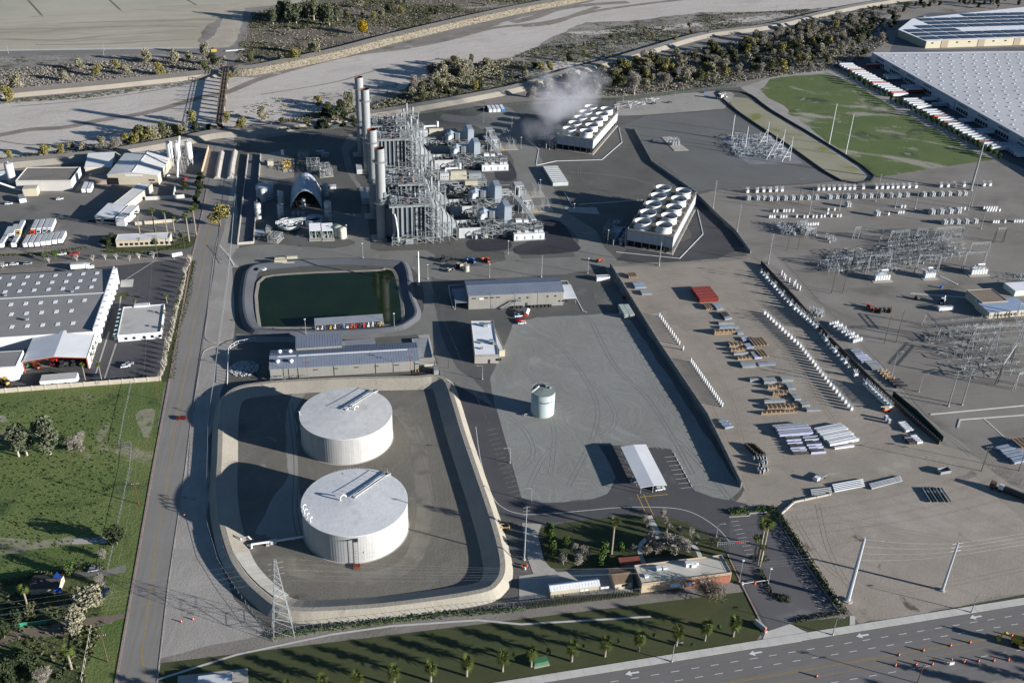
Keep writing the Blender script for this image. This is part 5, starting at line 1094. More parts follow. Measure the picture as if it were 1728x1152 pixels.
# silos of the batch plant
def silo(px,py,r,h_,leg,label,parent=None):
    t=T('cement_silo',label,'silo',g(px,py)); b=B().lathe(0,0,[(.4,leg-2.5),(r,leg),(r,leg+h_)],24); b.f.pop(); part('shell',b,m_bwht,t,True); part('top',B().lathe(0,0,[(r,leg+h_),(.3,leg+h_+.8),(.3,leg+h_+1.6)],24),m_wht,t)
    b=B(); 
    for i in range(4): a=pi/4+i*pi/2; b.bar((r*cos(a),r*sin(a),0),(r*cos(a),r*sin(a),leg+.5),.18)
    for i in range(4): a=pi/4+i*pi/2; a2=a+pi/2; b.bar((r*cos(a),r*sin(a),.3),(r*cos(a2),r*sin(a2),leg-.3),.1)
    part('leg_frame',b,m_wht,t); b=B()
    for i in range(10): a=i*.63; b.bar((r*cos(a),r*sin(a),leg+h_),(r*cos(a),r*sin(a),leg+h_+1),.05); b.bar((r*cos(a),r*sin(a),leg+h_+1),(r*cos(a+.63),r*sin(a+.63),leg+h_+1),.05)
    part('railing',b,m_lgal,t)
silo(290,281,2.1,12,7,'white batch plant silo, western'); silo(303,278,2.4,10,7,'blue grey batch plant silo, middle'); silo(322,279,2.4,12,6,'white batch plant silo, eastern'); silo(22,313,2.9,12,4,'white silo west of the long hall')
t=T('conveyor','long inclined white conveyor rising to the silos','conveyor'); p,q_=g(299,302,1),g(314,300,0); q_=Vector((g(322,283).x-5,g(322,283).y,24)); b=B(); b.tube(p,q_,.75,4); part('belt_gallery',b,m_bwht,t); b=B()
for u in (.3,.6,.9): e=p.lerp(q_,u); b.bar(e,(e.x,e.y,0),.2); b.bar(e,(e.x+2,e.y,0),.15)
part('trestle_leg',b,m_lgal,t)
t=T('batch_platform','blue grey hopper on white legs between the silos','hopper',g(287,276)); part('hopper',B().box((0,0,6),(7,6,3)),m_fil,t); b=B(); frame(b,[-3,3],[-2.5,2.5],[0,3,6],.2); frame(b,[3,9,15],[-3,3],[0,4,9],.18); clutter(b,-3,16,-3,3,1,12,50); part('steelwork',b,m_lgal,t,kind='stuff')
t=T('conveyor','white inclined conveyor at the left edge','conveyor'); b=B(); b.tube(g(37,322,1.5),g(-10,306,8),.8,4); part('belt_gallery',b,m_bwht,t)
house('batch_shed','small white shed at the far left by the silo','shed',(-8,305),(11,304),4,depth=8,wm=m_bwht,rm=m_rwhite,parapet=0)
# walled bins
for k,(px,py,l) in enumerate(((247,337,22),(295,334,16))):
    pass
t=T('block_wall','white block wall of the material bins','wall'); 
b=B(); 
def wall_(b,pxs,h_,w_=.35):
    P=[g(*p) for p in pxs]
    for i in range(len(P)-1):
        d=P[i+1]-P[i]; c=(P[i]+P[i+1])/2; b.box((c.x,c.y,0),(d.length+w_,w_,h_),atan2(d.y,d.x))
    return b
wall_(b,[(246,338),(290,336),(311,334)],2.6,.5); wall_(b,[(293,336),(296,320)],3,.5); part('panel',b,m_wwhite,t)
def longwall(px,h_,mm,label,w_=.4,name='boundary_wall',cat='wall',step=6,pil=True):
    t=T(name,label,cat,(0,0,0)); P=[g(*p) for p in px]
    part('wall_panel',wall_(B(),px,h_,w_),mm,t)
    if pil:
        b=B()
        for (p,a) in along(P,step): b.box((p.x,p.y,0),(w_+.25,w_+.25,h_+.2),a)
        part('pilaster',b,mm,t,kind='stuff')
    return t
longwall([(-80,670),(0,663),(150,651),(271,642)],2.4,mat('block_wall_tan','a79f90','9a9284',s=.3,fine=.1),'long tan block wall between industrial lots and green field')
longwall([(229,380),(325,372)],2.2,m_wcream,'cream wall behind the row of tall palms'); longwall([(340,297),(352,252)],3,mat('tan_wall','b39a80','a38c74',s=.3,fine=.1),'tan wall east of the silos')
# ---------- big warehouses, north east ----------
m_dc=mat('distribution_wall','a0a4ab','979ba2',s=.05,rough=.8,fine=.03,vs=(.3,.4,'868b93')); m_dcr=mat('distribution_roof','b2b2b4','a7a8aa',s=.02,rough=.8,fine=.04)
A1=g(1472,90,9); A2=g(1728,234,9); d=(A2-A1); d.z=0; d.normalize(); nn=Vector((-d.y,d.x,0)); nn=nn if nn.x>0 else -nn
t=T('distribution_warehouse','vast white warehouse with rows of small skylights behind the trailers','building',(A1.x,A1.y,0),atan2(d.y,d.x)); Lw=520; Wd=-330
part('wall',B().box((Lw/2,-Wd/2,0),(Lw,-Wd,9)),m_dc,t); part('roof',B().box((Lw/2,-Wd/2,9),(Lw-1.5,-Wd-1.5,.1)),m_dcr,t); b=B(); b.box((Lw/2,.3,8.9),(Lw,.6,.7)); b.box((.3,-Wd/2,8.9),(.6,-Wd,.7)); part('parapet',b,m_dc,t)
b=B(); c_=0
for i in range(22):
    for j in range(34):
        x=10+j*12; y=8+i*13+(j%2)*4
        b.box((x,y,9.12),(1.7,1.5,.5)); c_+=1
part('skylight',b,m_bwht,t,kind='stuff')
xx=12
for grp in range(14):
    for k in range(5): part('dock_door',B().box((xx+k*4,-.08,1.2),(2.7,.2,3)),m_blk,t)
    part('window_band',B().box((xx+8,-.06,6.8),(16,.16,.9)),m_dk,t); xx+=32
part('office_bay',B().box((150,-.3,0),(34,1.2,8.4)),m_dc,t)
for k in range(3): part('corner_window',B().box((-.1,3+k*6,2),(.2,3.4,5)),m_blk,t)
WO,WA=t.location.copy(),t.rotation_euler.z
def wl_(u,v,z=0): return WO+Vector((cos(WA)*u-sin(WA)*v,sin(WA)*u+cos(WA)*v,z))
f1,f2,f3=g(1514,62),g(1561,82),g(1728,77)
t=T('solar_warehouse','cream warehouse with dark solar panels over its roof','building',(0,0,0)); H=8
bk=g(1540,32,H); e1=g(1900,70); poly=[(f1.x,f1.y),(f2.x,f2.y),(e1.x,e1.y),(e1.x+40,e1.y+170),(bk.x,bk.y)]
m_sw=mat('cream_wall','aba590','a19b86',s=.02,fine=.04)
part('wall',B().prism(poly,0,H),m_sw,t); part('roof',B().sheet([(p[0]*.996+2,p[1]*.9985+1.5) for p in poly],H+.06),m_rwhite,t)
d=(e1-f2).normalized(); a=atan2(d.y,d.x); pn=mat('solar_panel','262c3c','20263a',s=1,rough=.3,fine=.02)
def inside(x,y,P):
    c=False; j=len(P)-1
    for i in range(len(P)):
        if (P[i][1]>y)!=(P[j][1]>y) and x<(P[j][0]-P[i][0])*(y-P[i][1])/(P[j][1]-P[i][1])+P[i][0]: c=not c
        j=i
    return c
for i in range(14):
    for j in range(7):
        x=f2.x-60+i*24; y=f2.y+12+j*17+(x-f2.x)*d.y/d.x
        if all(inside(x+sx_,y+sy_,poly) for sx_ in (-10,10) for sy_ in (-7,7)) and not (j==2 and i>5): part('solar_array',B().box((x,y,H+.3),(20,13,.3),a),pn,t)
L_=(e1-f2).length
for k in range(int(L_/16)):
    u=8+k*16; 
    if k%3==1: c=f2+d*u; part('wall_band',B().box((c.x,c.y-.1,.2),(9,.5,7.7),a),m_tan,t)
    else: c=f2+d*u; part('high_window',B().box((c.x,c.y-.1,5),(2.4,.4,1.4),a),m_gls,t)
# ---------- front offices ----------
m_rfl=mat('tan_grey_roof','b5b1a6','a8a499',s=.1,rough=.9,fine=.08,patch=('807c72',.12,.6,.1))
t,L,D=house('administration_building','low flat office with rooftop units between the two lawns','building',(1081.6,1000),(1232,981),4.3,back=(1068,954.4),wm=mat('peach_stucco','a8967f','9e8c76',s=.1,fine=.05),rm=m_rfl,parapet=.4)
for (u,v,s1,s2,s3) in ((.24,.62,2,1.6,1.5),(.31,.62,1.8,1.4,1.3),(.58,.66,2.6,1.8,1.8),(.63,.62,2,2,1.4),(.67,.68,1.6,1.4,1.2),(.08,.35,1.6,1.2,.8)): part('rooftop_unit',B().box((L*u,D*v,4.35),(s1,s2,s3)),m_bwht,t)
for k in range(3): part('window_awning',B().add([(11+k*6,-.05,2.9),(15+k*6,-.05,2.9),(15+k*6,-1.3,2.2),(11+k*6,-1.3,2.2)],[(0,1,2,3)]),m_rwhite,t)
part('brick_wall',B().box((L*.74,-.15,0),(L*.5,.4,3.6)),mat('red_brick','8d5a46','7c4e3d',s=1,fine=.15),t); b=B(); b.box((L/2,D-1.2,4.36),(L-4,.12,.05)); b.box((2,D/2,4.36),(.12,D-3,.05)); b.box((L-2,D/2,4.36),(.12,D-3,.05)); part('yellow_roof_line',b,m_yel,t)
t,L,D=house('modular_office','long cream modular office with curved ribbed roof by the cypress row','building',(929,1008),(1010,998),3.5,back=(926,986),roof='gable',rise=.7,rib=1.1,wm=m_wcream,rm=m_rpale,win=[('f',u,1.3,1.5,1,m_bwht) for u in (12,13.7,20,21.7)])
t,L,D=house('guard_hut','small hut with brown shingle roof','building',(1037,995),(1066,991),3,depth=8,roof='gable',rise=.9,wm=m_wcream,rm=mat('brown_shingle','75614d','685543',s=.4,fine=.15),win=[('f',4,1.2,2.2,1.2,m_gls)])
P=[g(1043,941,2.8),g(1078,938,2.8),g(1082,950,2.8),g(1047,953,2.8)]
t=T('pergola','small red-brown roofed pergola north of the offices','pergola'); part('roof',B().prism([(p.x,p.y) for p in P],2.7,2.95),mat('red_brown_roof','7d4738','6f3f32',s=.5,fine=.12),t)
for p in P: part('post',B().box((p.x*.999,p.y,0),(.2,.2,2.7)),m_brn,t)
# carport
P0=g(1048.7,752.8,3.7); P1=g(1092,749.9,3.7); P2=g(1124,818.5,3.7); x0=(P0.x+g(1078.6,823,3.7).x)/2; x1=(P1.x+P2.x)/2; y1=(P0.y+P1.y)/2; y0=(P2.y+g(1078.6,823,3.7).y)/2
t=T('carport','long white-roofed double carport at the edge of the rock yard','carport',(x0,y0,0)); L=x1-x0;D=y1-y0
for (xa,za,xb,zb) in ((0,3.6,L*.5,4.1),(L*.5,4.1,L,3.6)): part('roof_slope',B().add([(xa,0,za),(xb,0,zb),(xb,D,zb),(xa,D,za),(xa,0,za+.15),(xb,0,zb+.15),(xb,D,zb+.15),(xa,D,za+.15)],[(3,2,1,0),(4,5,6,7),(0,1,5,4),(1,2,6,5),(2,3,7,6),(3,0,4,7)]),m_rpale,t)
for k in range(6): part('post',B().box((L/2,.5+k*(D-1)/5,0),(.3,.3,4)),m_lgal,t); part('post',B().box((.6,.5+k*(D-1)/5,0),(.2,.2,3.6)),m_lgal,t)
b=B(); b.box((L/2,-1.6,.06),(L+.5,.25,.03)); part('yellow_stop_line',b,m_yel,t)
# entrance sign wall
t=T('entrance_sign','low white monument sign on the lawn corner','sign',g(1283,1058),-1.15); part('slab',B().box((0,0,0),(5,.8,2)),m_wht,t); part('base',B().box((0,0,0),(5.8,1.4,.4)),m_conc,t); part('orange_plate',B().box((2.2,-.05,.4),(.6,.9,1.4)),m_org,t)
t=T('utility_cabinet','green utility cabinet on the lawn beside a palm','cabinet',g(912,1118),.1); part('body',B().box((0,0,.1),(5,2.4,1.5)),MATS['green_paint'],t); part('pad',B().box((0,-.3,0),(5.6,3.2,.15)),m_conc,t)
t=T('corner_canopy','white flat canopy roof at the bottom edge of the lawn','canopy',g(375,1158)); part('roof',B().box((-2,0,2.8),(11,6,.3)),m_bwht,t)
for x in (-7,3):
    for y in (-2.5,2.5): part('post',B().box((x,y,0),(.25,.25,2.8)),m_lgal,t)
sheet('paving',m_conc,[(300,1140),(418,1127),(420,1160),(300,1190)],4)
# substation houses
t,L,D=house('substation_control_house','beige control house with brown flat roof','building',(1654,524),(1697,521),5,back=(1632,490),wm=m_wcream,rm=mat('brown_flat_roof','7d6f62','71645a',s=.1,fine=.08),parapet=.3)
t,L,D=house('substation_annex','blue roofed annex in front of the beige control house','building',(1667,538),(1735,532),4,depth=13,roof='shed',rise=.6,wm=m_wcream,rm=mat('blue_grey_roof','8090a6','76869c',s=.1,fine=.05),win=[('f',4+k*2.2,.8,.7,1.8,m_dk) for k in range(7)])
house('equipment_trailer','pale green white trailer house at the right edge','building',(1711,500),(1750,497),3.4,depth=11,wm=mat('pale_green_wall','b3bcae','a8b1a3',s=.2,fine=.04),rm=m_rwhite,parapet=0)
house('yard_shed','small white shed with dark roof at the yard wall end','shed',(1007,475),(1029,474),2.6,back=(1003,465),wm=m_bwht,rm=m_roofg,parapet=.3)
# south-west house with tarpaulin
t,L,D=house('small_house','brown roofed house with blue tarpaulin among the trees','house',(52,1003),(101,1001),3,back=(45,972),roof='gable',rise=1,wm=m_wcream,rm=mat('dark_shingle','4c443e','423b36',s=.4,fine=.2))
b=B(); b.add([(7,3,3.9),(9.5,.5,3.35),(10.5,4,4.25),(8,7,4.35)],[(0,1,2,3)]); b.add([(9,-1,2),(11.6,-1.1,1.6),(11.4,-.2,3.2),(9.2,-.3,3.3)],[(0,1,2,3)]); part('tarpaulin',b,mat('blue_tarpaulin','1f55b0','1c4c9e',s=1,fine=.1),t)
# ---------- equipment in the storage yard and the substation ----------
m_por=mat('porcelain_grey','a9aeb2','9ca1a5',s=1,rough=.4,fine=.03)
def make_breaker():
    t=T('circuit_breaker','breaker','circuit breaker'); part('cabinet',B().box((0,0,.5),(2.0,1.6,1.9)),m_bwht,t); b=B()
    for x in (-.8,.8):
        for y in (-.6,.6): b.box((x,y,0),(.15,.15,.5))
    part('feet',b,m_gal,t)
    for k in (-1,0,1):
        b=B(); b.tube((k*.6,.2,2.4),(k*1.1,1.2,4.3),.17,6,.1); part('bushing',b,m_por,t); b=B(); b.tube((k*.6,-.2,2.4),(k*1.1,-1.1,4.2),.17,6,.1); part('bushing',b,m_por,t)
    return t
def make_tank_tr():
    t=T('cabinet_transformer','cabinet','transformer'); part('tank',B().box((0,0,.3),(2.4,2.2,2.8)),m_bwht,t)
    for s_ in (-1,1): part('radiator',B().box((s_*.75,-1.35,.5),(.8,.4,2.6)),m_wht,t)
    part('side_radiator',B().box((-1.7,0,.4),(.8,1.8,2.5)),m_por,t); part('lid',B().box((0,0,3.1),(2.7,2.5,.15)),m_wht,t)
    for k in (-1,0,1): part('bushing',B().tube((k*.7,.3,3.2),(k*.9,.5,4.1),.13,6,.08),m_por,t)
    return t
def make_small():
    t=T('pole_transformer','small','transformer'); part('can',B().box((0,0,.15),(1.1,1.0,1.9)),m_bwht,t); part('bushing',B().tube((0,.1,2.05),(.2,.3,2.7),.15,6,.1),m_por,t); return t
def make_post():
    t=T('insulator_post','post','insulator'); part('base',B().box((0,0,0),(.9,.9,.35)),m_gal,t); b=B(); pr=[]
    for k in range(7): pr+=[(.3,.35+k*.3),(.45,.5+k*.3)]
    pr+=[(.3,2.5),(.01,2.6)]; b.lathe(0,0,pr,8); part('insulator_stack',b,m_bwht,t); return t
def make_fork():
    t=T('forked_switch','fork','disconnect switch'); part('cabinet',B().box((0,0,.2),(1.3,1.3,1.6)),m_bwht,t)
    for a_ in (-1,0,1):
        b=B(); b.tube((a_*.3,0,1.7),(a_*.9,.4,3.3),.11,5,.06); part('arm',b,m_por,t)
    b=B(); b.tube((-.8,-.2,1.9),(.9,.2,1.9),.1,5); part('crossbar',b,m_lgal,t); return t
KB,KT,KS,KP,KF=[Kind(f()) for f in (make_breaker,make_tank_tr,make_small,make_post,make_fork)]
Z4=lambda L,oy=230,ox=1296,k=4: [(ox+a/k,oy+c/k) for a,c in L]
row1=[(1261,326),(1277,326),(1288,325),(1299,325)]+Z4([(x,lerp(378,338,x/1500)) for x in (55,92,338,372,408,442,480,515,548,580,640,730,768,805,838,872,910,950,995,1165,1212,1255,1320,1455,1495)])
for i,p in enumerate(row1): KB.put(g(*p),R(-.1,.1),'small white breaker with splayed bushings, %s from the west in the northern yard row'%ORD(i),'white breakers in the northern row')
row2=[(1262.5,338),(1278,338),(1289,338)]+Z4([(x,lerp(436,398,x/1400)) for x in (15,62,115,165,218,270,325,415,462,538,585,640,690,760,825,880,935,1050,1110,1170,1220,1285,1325)])
for i,p in enumerate(row2): KT.put(g(*p),R(-.08,.08),'white cabinet transformer, %s from the west in the long second row'%ORD(i),'white cabinet transformers in the second row')
row2b=Z4([(1190,595),(1278,592),(1335,590),(1395,588),(1230,592),(1105,527),(1165,525),(1225,522),(1280,520),(733,538),(538,478)])
for i,p in enumerate(row2b): KT.put(g(*p),R(-.1,.1),('white cabinet transformer above the switch frames, %s of five'%ORD(i)) if i<5 else ('larger white transformer on the open yard east side, %s from the west'%ORD(i-5) if i<9 else ('lone white transformer left of the three small ones' if i==9 else 'lone white transformer nearest the second row')),'white cabinet transformers loose in the yard',scale=1.15 if i>4 else 1)
row3=Z4([(38,513),(60,513),(105,512),(122,512),(142,511),(168,511),(405,503),(448,502),(900,483),(922,483),(812,533),(880,523),(895,523),(912,522),(1300,497),(1325,496)]); 
for i,p in enumerate(row3): KS.put(g(*p),R(-.1,.1),'small white canister transformer, %s from the west in the sparse third row'%ORD(i),'small canisters in the third row')
row4=Z4([(10,552),(25,552),(42,552),(86,551),(103,551),(122,550),(193,549),(243,552),(265,551),(303,551),(325,551),(357,550),(380,548),(400,530),(425,546),(467,546),(488,545)])
for i,p in enumerate(row4): KS.put(g(*p),R(-.1,.1),'small white canister transformer, %s from the west in the fourth row'%ORD(i),'small canisters in the fourth row')
row5=Z4([(207,605),(228,605),(250,604),(268,604),(285,603),(303,602),(318,601),(335,600)]+[(1455+k*17,492) for k in range(6)]+[(1480+k*18,508) for k in range(4)]+[(1560,508)]+[(1520+k*16,586) for k in range(3)]+[(1597,584)]+[(1662+k*17,582) for k in range(4)])
for i,p in enumerate(row5): KS.put(g(*p),R(-.1,.1),('small white canister above the tangled west switchgear, %s from the west'%ORD(i)) if i<8 else 'small white canister near the east edge of the yard, %s from the west'%ORD(i-8),'small canisters near the switch frames')
PA=[Vector(g(1000+a/3.84,420+c/3.84)) for a,c in ((432,440),(585,655))]; PB=[Vector(g(1000+a/3.84,420+c/3.84)) for a,c in ((636,735),(838,1022))]
for i in range(14):
    if i==12: continue
    KP.put(PA[0].lerp(PA[1],i/13),0,'white insulator post, %s from the north in the upper row by the yard wall'%ORD(i),'insulator posts, upper row')
for i in range(20): KP.put(PB[0].lerp(PB[1],i/19),0,'white insulator post, %s from the north in the lower row by the yard wall'%ORD(i),'insulator posts, lower row')
c1=[(1290,530),(1352,588),(1400,650),(1436,692)]
for i,(p,a) in enumerate(along([g(*q_) for q_ in c1],n=32)): KF.put((p.x,p.y,.05),a+pi/2+R(-.2,.2),'white forked switch, %s from the north in the long diagonal row'%ORD(i),'forked switches in the long diagonal row')
d1=[(1284,462),(1333,517)]; d2=[(1340,524),(1376,556)]; d3=[(1384,566),(1400,588),(1431,622)]; d4=[(1443,634),(1444,635)]; d5=[(1459,652),(1500,690)]
for nm,seg,n_ in (('first',d1,12),('second',d2,8),('third',d3,10),('fifth',d5,9)):
    for i,(p,a) in enumerate(along([g(*q_) for q_ in seg],n=n_)): (KB if nm in('second','fifth') or i%3==2 else KF).put((p.x,p.y,.05),a+R(-.2,.2),'white forked breaker, %s of the %s cluster along the dark slatted fence'%(ORD(i),nm),'breakers along the slatted fence')
KB.put(g(1443,636),0,'lone white breaker in the gap along the slatted fence','breakers along the slatted fence')
# rows behind the slatted fence, east side
k0=0
for (a,c,n_,r_) in (((1395,585),(1412,574),5,5),):
    for j in range(7):
        for i in range(4):
            p=g(lerp(1400,1440,j/6)+i*4.2,lerp(550,578,j/6)-i*1.1); KS.put(p,0,'grey white canister in the dense block east of the slatted fence, row %s, place %s'%(ORD(j),ORD(i)),'dense block of canisters'); k0+=1
for i,(px,py) in enumerate(((1318,464),(1324,472),(1331,477),(1338,483),(1344,487),(1349,490),(1322,469),(1341,480))): KP.put(g(px,py),0,'white post beside the service track near the fence head, %s one'%ORD(i),'posts by the service track',scale=1.3)
# wire reels and dark bins
for i in range(5):
    for j in range(3):
        TM('wooden_crate',B().box((0,0,0),(2.0,2.2,1.7)),mat('dark_crate','4b4640','3e3a35',s=1,fine=.15),'dark crate by the yard wall corner, row %s, place %s'%(ORD(i),ORD(j)),'crate',g(1261+i*4+j*5,754+i*3.6+j*.6),R(-.1,.1),'dark crates by the wall')
def reel(px,py,label):
    t=T('cable_reel',label,'cable reel',g(px,py),R(-.2,.2))
    for s_ in (-.7,.7): part('flange',B().tube((s_-.08,0,1.1),(s_+.08,0,1.1),1.1,16),m_bwht,t)
    part('drum',B().tube((-.6,0,1.1),(.6,0,1.1),.75,12),m_dk,t)
for i,(px,py) in enumerate(((1274,776),(1279,776),(1284,776),(1289,777),(1287,782),(1290,783),(1283,788),(1281,795),(1286,796),(1291,795),(1284,799))): reel(px,py,'white cable reel south of the dark crates, %s one'%ORD(i))
# stacks
def stack(name,label,cat,fl,fr,bk,h_,kind,n=8,layers=1,group=None):
    o_,a_,L_=frontframe(fl,fr); h_*=1.25; v=g(*bk,h_)-o_; D_=abs(-v.x*sin(a_)+v.y*cos(a_)); t=T(name,label,cat,o_,a_,group)
    ms={'wood':(m_pal,m_brn),'steel':(m_gal,m_lgal),'blue':(mat('pale_blue_steel','818c9a','707b89',s=.6,fine=.1),m_lgal),'dark':(m_dk,m_gal),'white':(m_bwht,m_por),'lav':(mat('pale_lilac_steel','a0a3b8','9094aa',s=.5,fine=.06),m_lgal)}[kind]
    nm={'wood':'plank','steel':'bar','blue':'bar','dark':'tube','white':'pole','lav':'beam'}[kind]
    if kind=='wood':
        for q in range(layers):
            z=h_*q/layers
            for k in range(3): part('bearer',B().box((L_/2,D_*(k+.5)/3,z),(L_,.25,h_/layers*.35)),m_pal,t)
            for k in range(n): part('plank',B().box((L_*(k+.5)/n,D_/2,z+h_/layers*.4),(L_/n*.68,D_,h_/layers*.5)),ms[k%2] if q==layers-1 else m_pal,t)
    else:
        for k in range(n):
            y=D_*(k+.5)/n; z=R(0,.12)*h_; part(nm,B().box((L_/2+R(-.02,.02)*L_,y,.15+z),(L_*R(.9,1),D_/n*.72,h_*.8)),ms[0] if R(0,1)>.25 else ms[1],t)
        for k in (0,1): part('bearer',B().box((L_*(.2+.6*k),D_/2,.0),(.3,D_,.16)),m_pal,t)
    return t
k=3.84; Y=lambda a,c:(1000+a/k,420+c/k)
stack('pallet_stack','wooden pallets at the north west corner of the dirt yard','pallets',Y(235,196),Y(290,192),Y(205,155),1.6,'wood',7,2)
stack('steel_bundle','pale blue steel pieces on pallets near the yard wall, north part','steel stack',Y(275,262),Y(350,258),Y(248,215),1,'blue',8)
stack('steel_bundle','grey steel pieces on pallets near the yard wall, south part','steel stack',Y(318,303),Y(385,300),Y(290,268),1,'steel',8)
stack('pallet_stack','wooden pallets touching the south side of the red containers','pallets',Y(738,400),Y(782,396),Y(705,352),1.3,'wood',6,1)
stack('steel_bundle','dark blue sheets beside the pallets south of the red containers','steel stack',Y(805,402),Y(848,398),Y(778,352),1,'blue',4)
stack('steel_bundle','long dark tubes lying north to south below the blue sheets','tube stack',Y(858,466),Y(905,460),Y(820,408),1.2,'dark',6)
stack('steel_bundle','steel frames on timber just above the crate stacks','steel stack',Y(815,495),Y(920,490),Y(800,470),1,'steel',4)
stack('steel_bundle','steel frames with blue ends above the tall wooden crates','steel stack',Y(820,522),Y(948,520),Y(805,498),1,'blue',4)
stack('pallet_stack','tall wooden crates, west group of the middle stacks','crates',Y(788,560),Y(925,552),Y(792,520),2.2,'wood',10,2)
stack('steel_bundle','small blue bundle beside the tall wooden crates','steel stack',Y(940,560),Y(978,558),Y(925,534),1,'blue',3)
stack('pallet_stack','wide brown slatted crates, upper one of the middle pair','crates',Y(885,640),Y(985,632),Y(858,605),1.6,'wood',8,1)
stack('pallet_stack','wide brown slatted crates, lower one of the middle pair','crates',Y(895,668),Y(990,662),Y(880,640),1.6,'wood',8,1)
stack('steel_bundle','lilac sheet stack in the middle of the crates, upper','steel stack',Y(975,605),Y(1015,602),Y(945,570),.9,'lav',2); stack('steel_bundle','dark lilac sheet stack below the upper lilac sheets','steel stack',Y(998,650),Y(1045,645),Y(975,612),.9,'blue',5); stack('steel_bundle','lilac sheet stack, lowest of three','steel stack',Y(1050,718),Y(1100,714),Y(1012,662),.9,'lav',3)
stack('pallet_stack','pale wood offcuts east of the lilac sheets, upper','timber',Y(1045,640),Y(1138,632),Y(1015,575),1.3,'wood',9,1); stack('pallet_stack','pale wood offcuts east of the lilac sheets, lower','timber',Y(1090,712),Y(1140,706),Y(1070,650),1.3,'wood',5,1)
stack('steel_bundle','steel lattice pieces below the brown crates','steel stack',Y(915,692),Y(1010,686),Y(900,670),1.2,'steel',4); stack('pallet_stack','brown slatted crate below the lattice pieces','crates',Y(940,722),Y(1035,716),Y(925,694),1.3,'wood',8,1)
stack('steel_bundle','grey steel rack at the south end of the middle stacks','steel stack',Y(965,775),Y(1062,772),Y(945,728),1.3,'steel',7); stack('steel_bundle','row of small blue bars east of the grey steel rack','steel stack',Y(1075,762),Y(1190,755),Y(1065,738),.6,'blue',5)
stack('steel_bundle','lattice steel at the west tip of the lower stacks','steel stack',Y(1020,865),Y(1085,860),Y(1018,835),1.2,'steel',4); stack('steel_bundle','lattice steel, upper middle of the lower stacks','steel stack',Y(1110,880),Y(1195,875),Y(1080,832),1.6,'steel',7)
stack('pallet_stack','dark crates under the lattice steel of the lower stacks','crates',Y(1135,910),Y(1230,902),Y(1115,882),1.6,'wood',8,1); stack('pallet_stack','crates with pale ends just below the dark crates','crates',Y(1165,955),Y(1258,955),Y(1150,912),2,'wood',6,2)
stack('steel_bundle','lattice steel column, north part of the lower east stacks','steel stack',Y(1225,865),Y(1300,862),Y(1205,825),1.3,'steel',6); stack('steel_bundle','lattice steel column, middle of the lower east stacks','steel stack',Y(1265,920),Y(1315,918),Y(1235,866),1.3,'steel',6)
stack('steel_bundle','lattice steel column, lower part of the east stacks','steel stack',Y(1310,990),Y(1350,985),Y(1270,922),1.3,'steel',7); stack('steel_bundle','lattice steel column, bend of the east stacks','steel stack',Y(1355,1030),Y(1410,1025),Y(1325,985),1.3,'steel',6); stack('steel_bundle','lattice steel rack at the south east tip of the stacks','steel stack',Y(1385,1060),Y(1480,1056),Y(1372,1028),1.2,'steel',5)
stack('steel_bundle','lattice steel on top of the long timber stack','steel stack',Y(1112,1008),Y(1252,1000),Y(1105,975),1.6,'steel',5); stack('pallet_stack','long timber stack, upper one at the south','timber',Y(1132,1045),Y(1328,1035),Y(1110,1005),1.4,'wood',14,1); stack('pallet_stack','long timber stack, lowest one at the south','timber',Y(1092,1076),Y(1325,1062),Y(1090,1050),1.4,'wood',16,1)
# red containers
o_,a_,L_=frontframe((1179.7,511),(1213,510.5)); v=g(1166.7,484,2.6)-o_; D_=v.y
for i in range(8):
    t=T('shipping_container','red shipping container, %s from the south in the tight red block'%ORD(i),'container',(o_.x,o_.y+i*D_/8,0),0,'red shipping containers')
    w_=D_/8-.06; part('body',B().box((L_/2,w_/2,.1),(L_,w_,2.5)),mat('oxide_red_container','7e3029','702a24',s=.3,fine=.12),t)
    b=B()
    for k in range(24): b.box((.5+k*(L_-1)/23,-.03,.3),(.16,.08,2.1))
    part('corrugation',b,MATS['oxide_red_container'],t,kind='stuff'); part('roof_panel',B().box((L_/2,w_/2,2.6),(L_-.2,w_-.3,.05)),mat('faded_red_roof','85453f','763c37',s=.2,fine=.15) if i%2 else MATS['oxide_red_container'],t)
    for k in (.1,L_-.1): part('corner_post',B().box((k,w_/2,.1),(.18,w_,2.55)),MATS['oxide_red_container'],t)
# white containers by the yard wall and ribbed containers near north tower
for i,(px0,px1) in enumerate(((1053,1061.5),(1062,1071))):
    t=T('shipping_container','grey white container by the yard wall, %s of two'%('west','east')[i],'container',g(px0,538)); w_=g(px1,538).x-g(px0,538).x; part('body',B().box((w_/2,6.2,.1),(w_,12.2,2.6)),mat('pale_green_grey_container','8e9793','858e8a',s=.3,fine=.05),t)
    b=B(); [b.box((w_/2,.4+k*.5,2.7),(w_-.2,.12,.05)) for k in range(24)]; part('roof_corrugation',b,MATS['pale_green_grey_container'],t,kind='stuff'); part('door',B().box((w_/2,-.03,.3),(w_-.3,.08,2.2)),m_lgal,t)
t=T('light_trailer','slim white trailer west of the grey containers','trailer',g(1047,528),1.2); part('body',B().box((0,0,.5),(5,1.4,.6)),m_bwht,t); part('mast',B().tube((0,0,1),(0,.2,2.4),.1,6),m_bwht,t)
o_,a_,L_=frontframe((933,314.5),(959,314)); v=g(913,280,2.6)-o_; D_=v.y
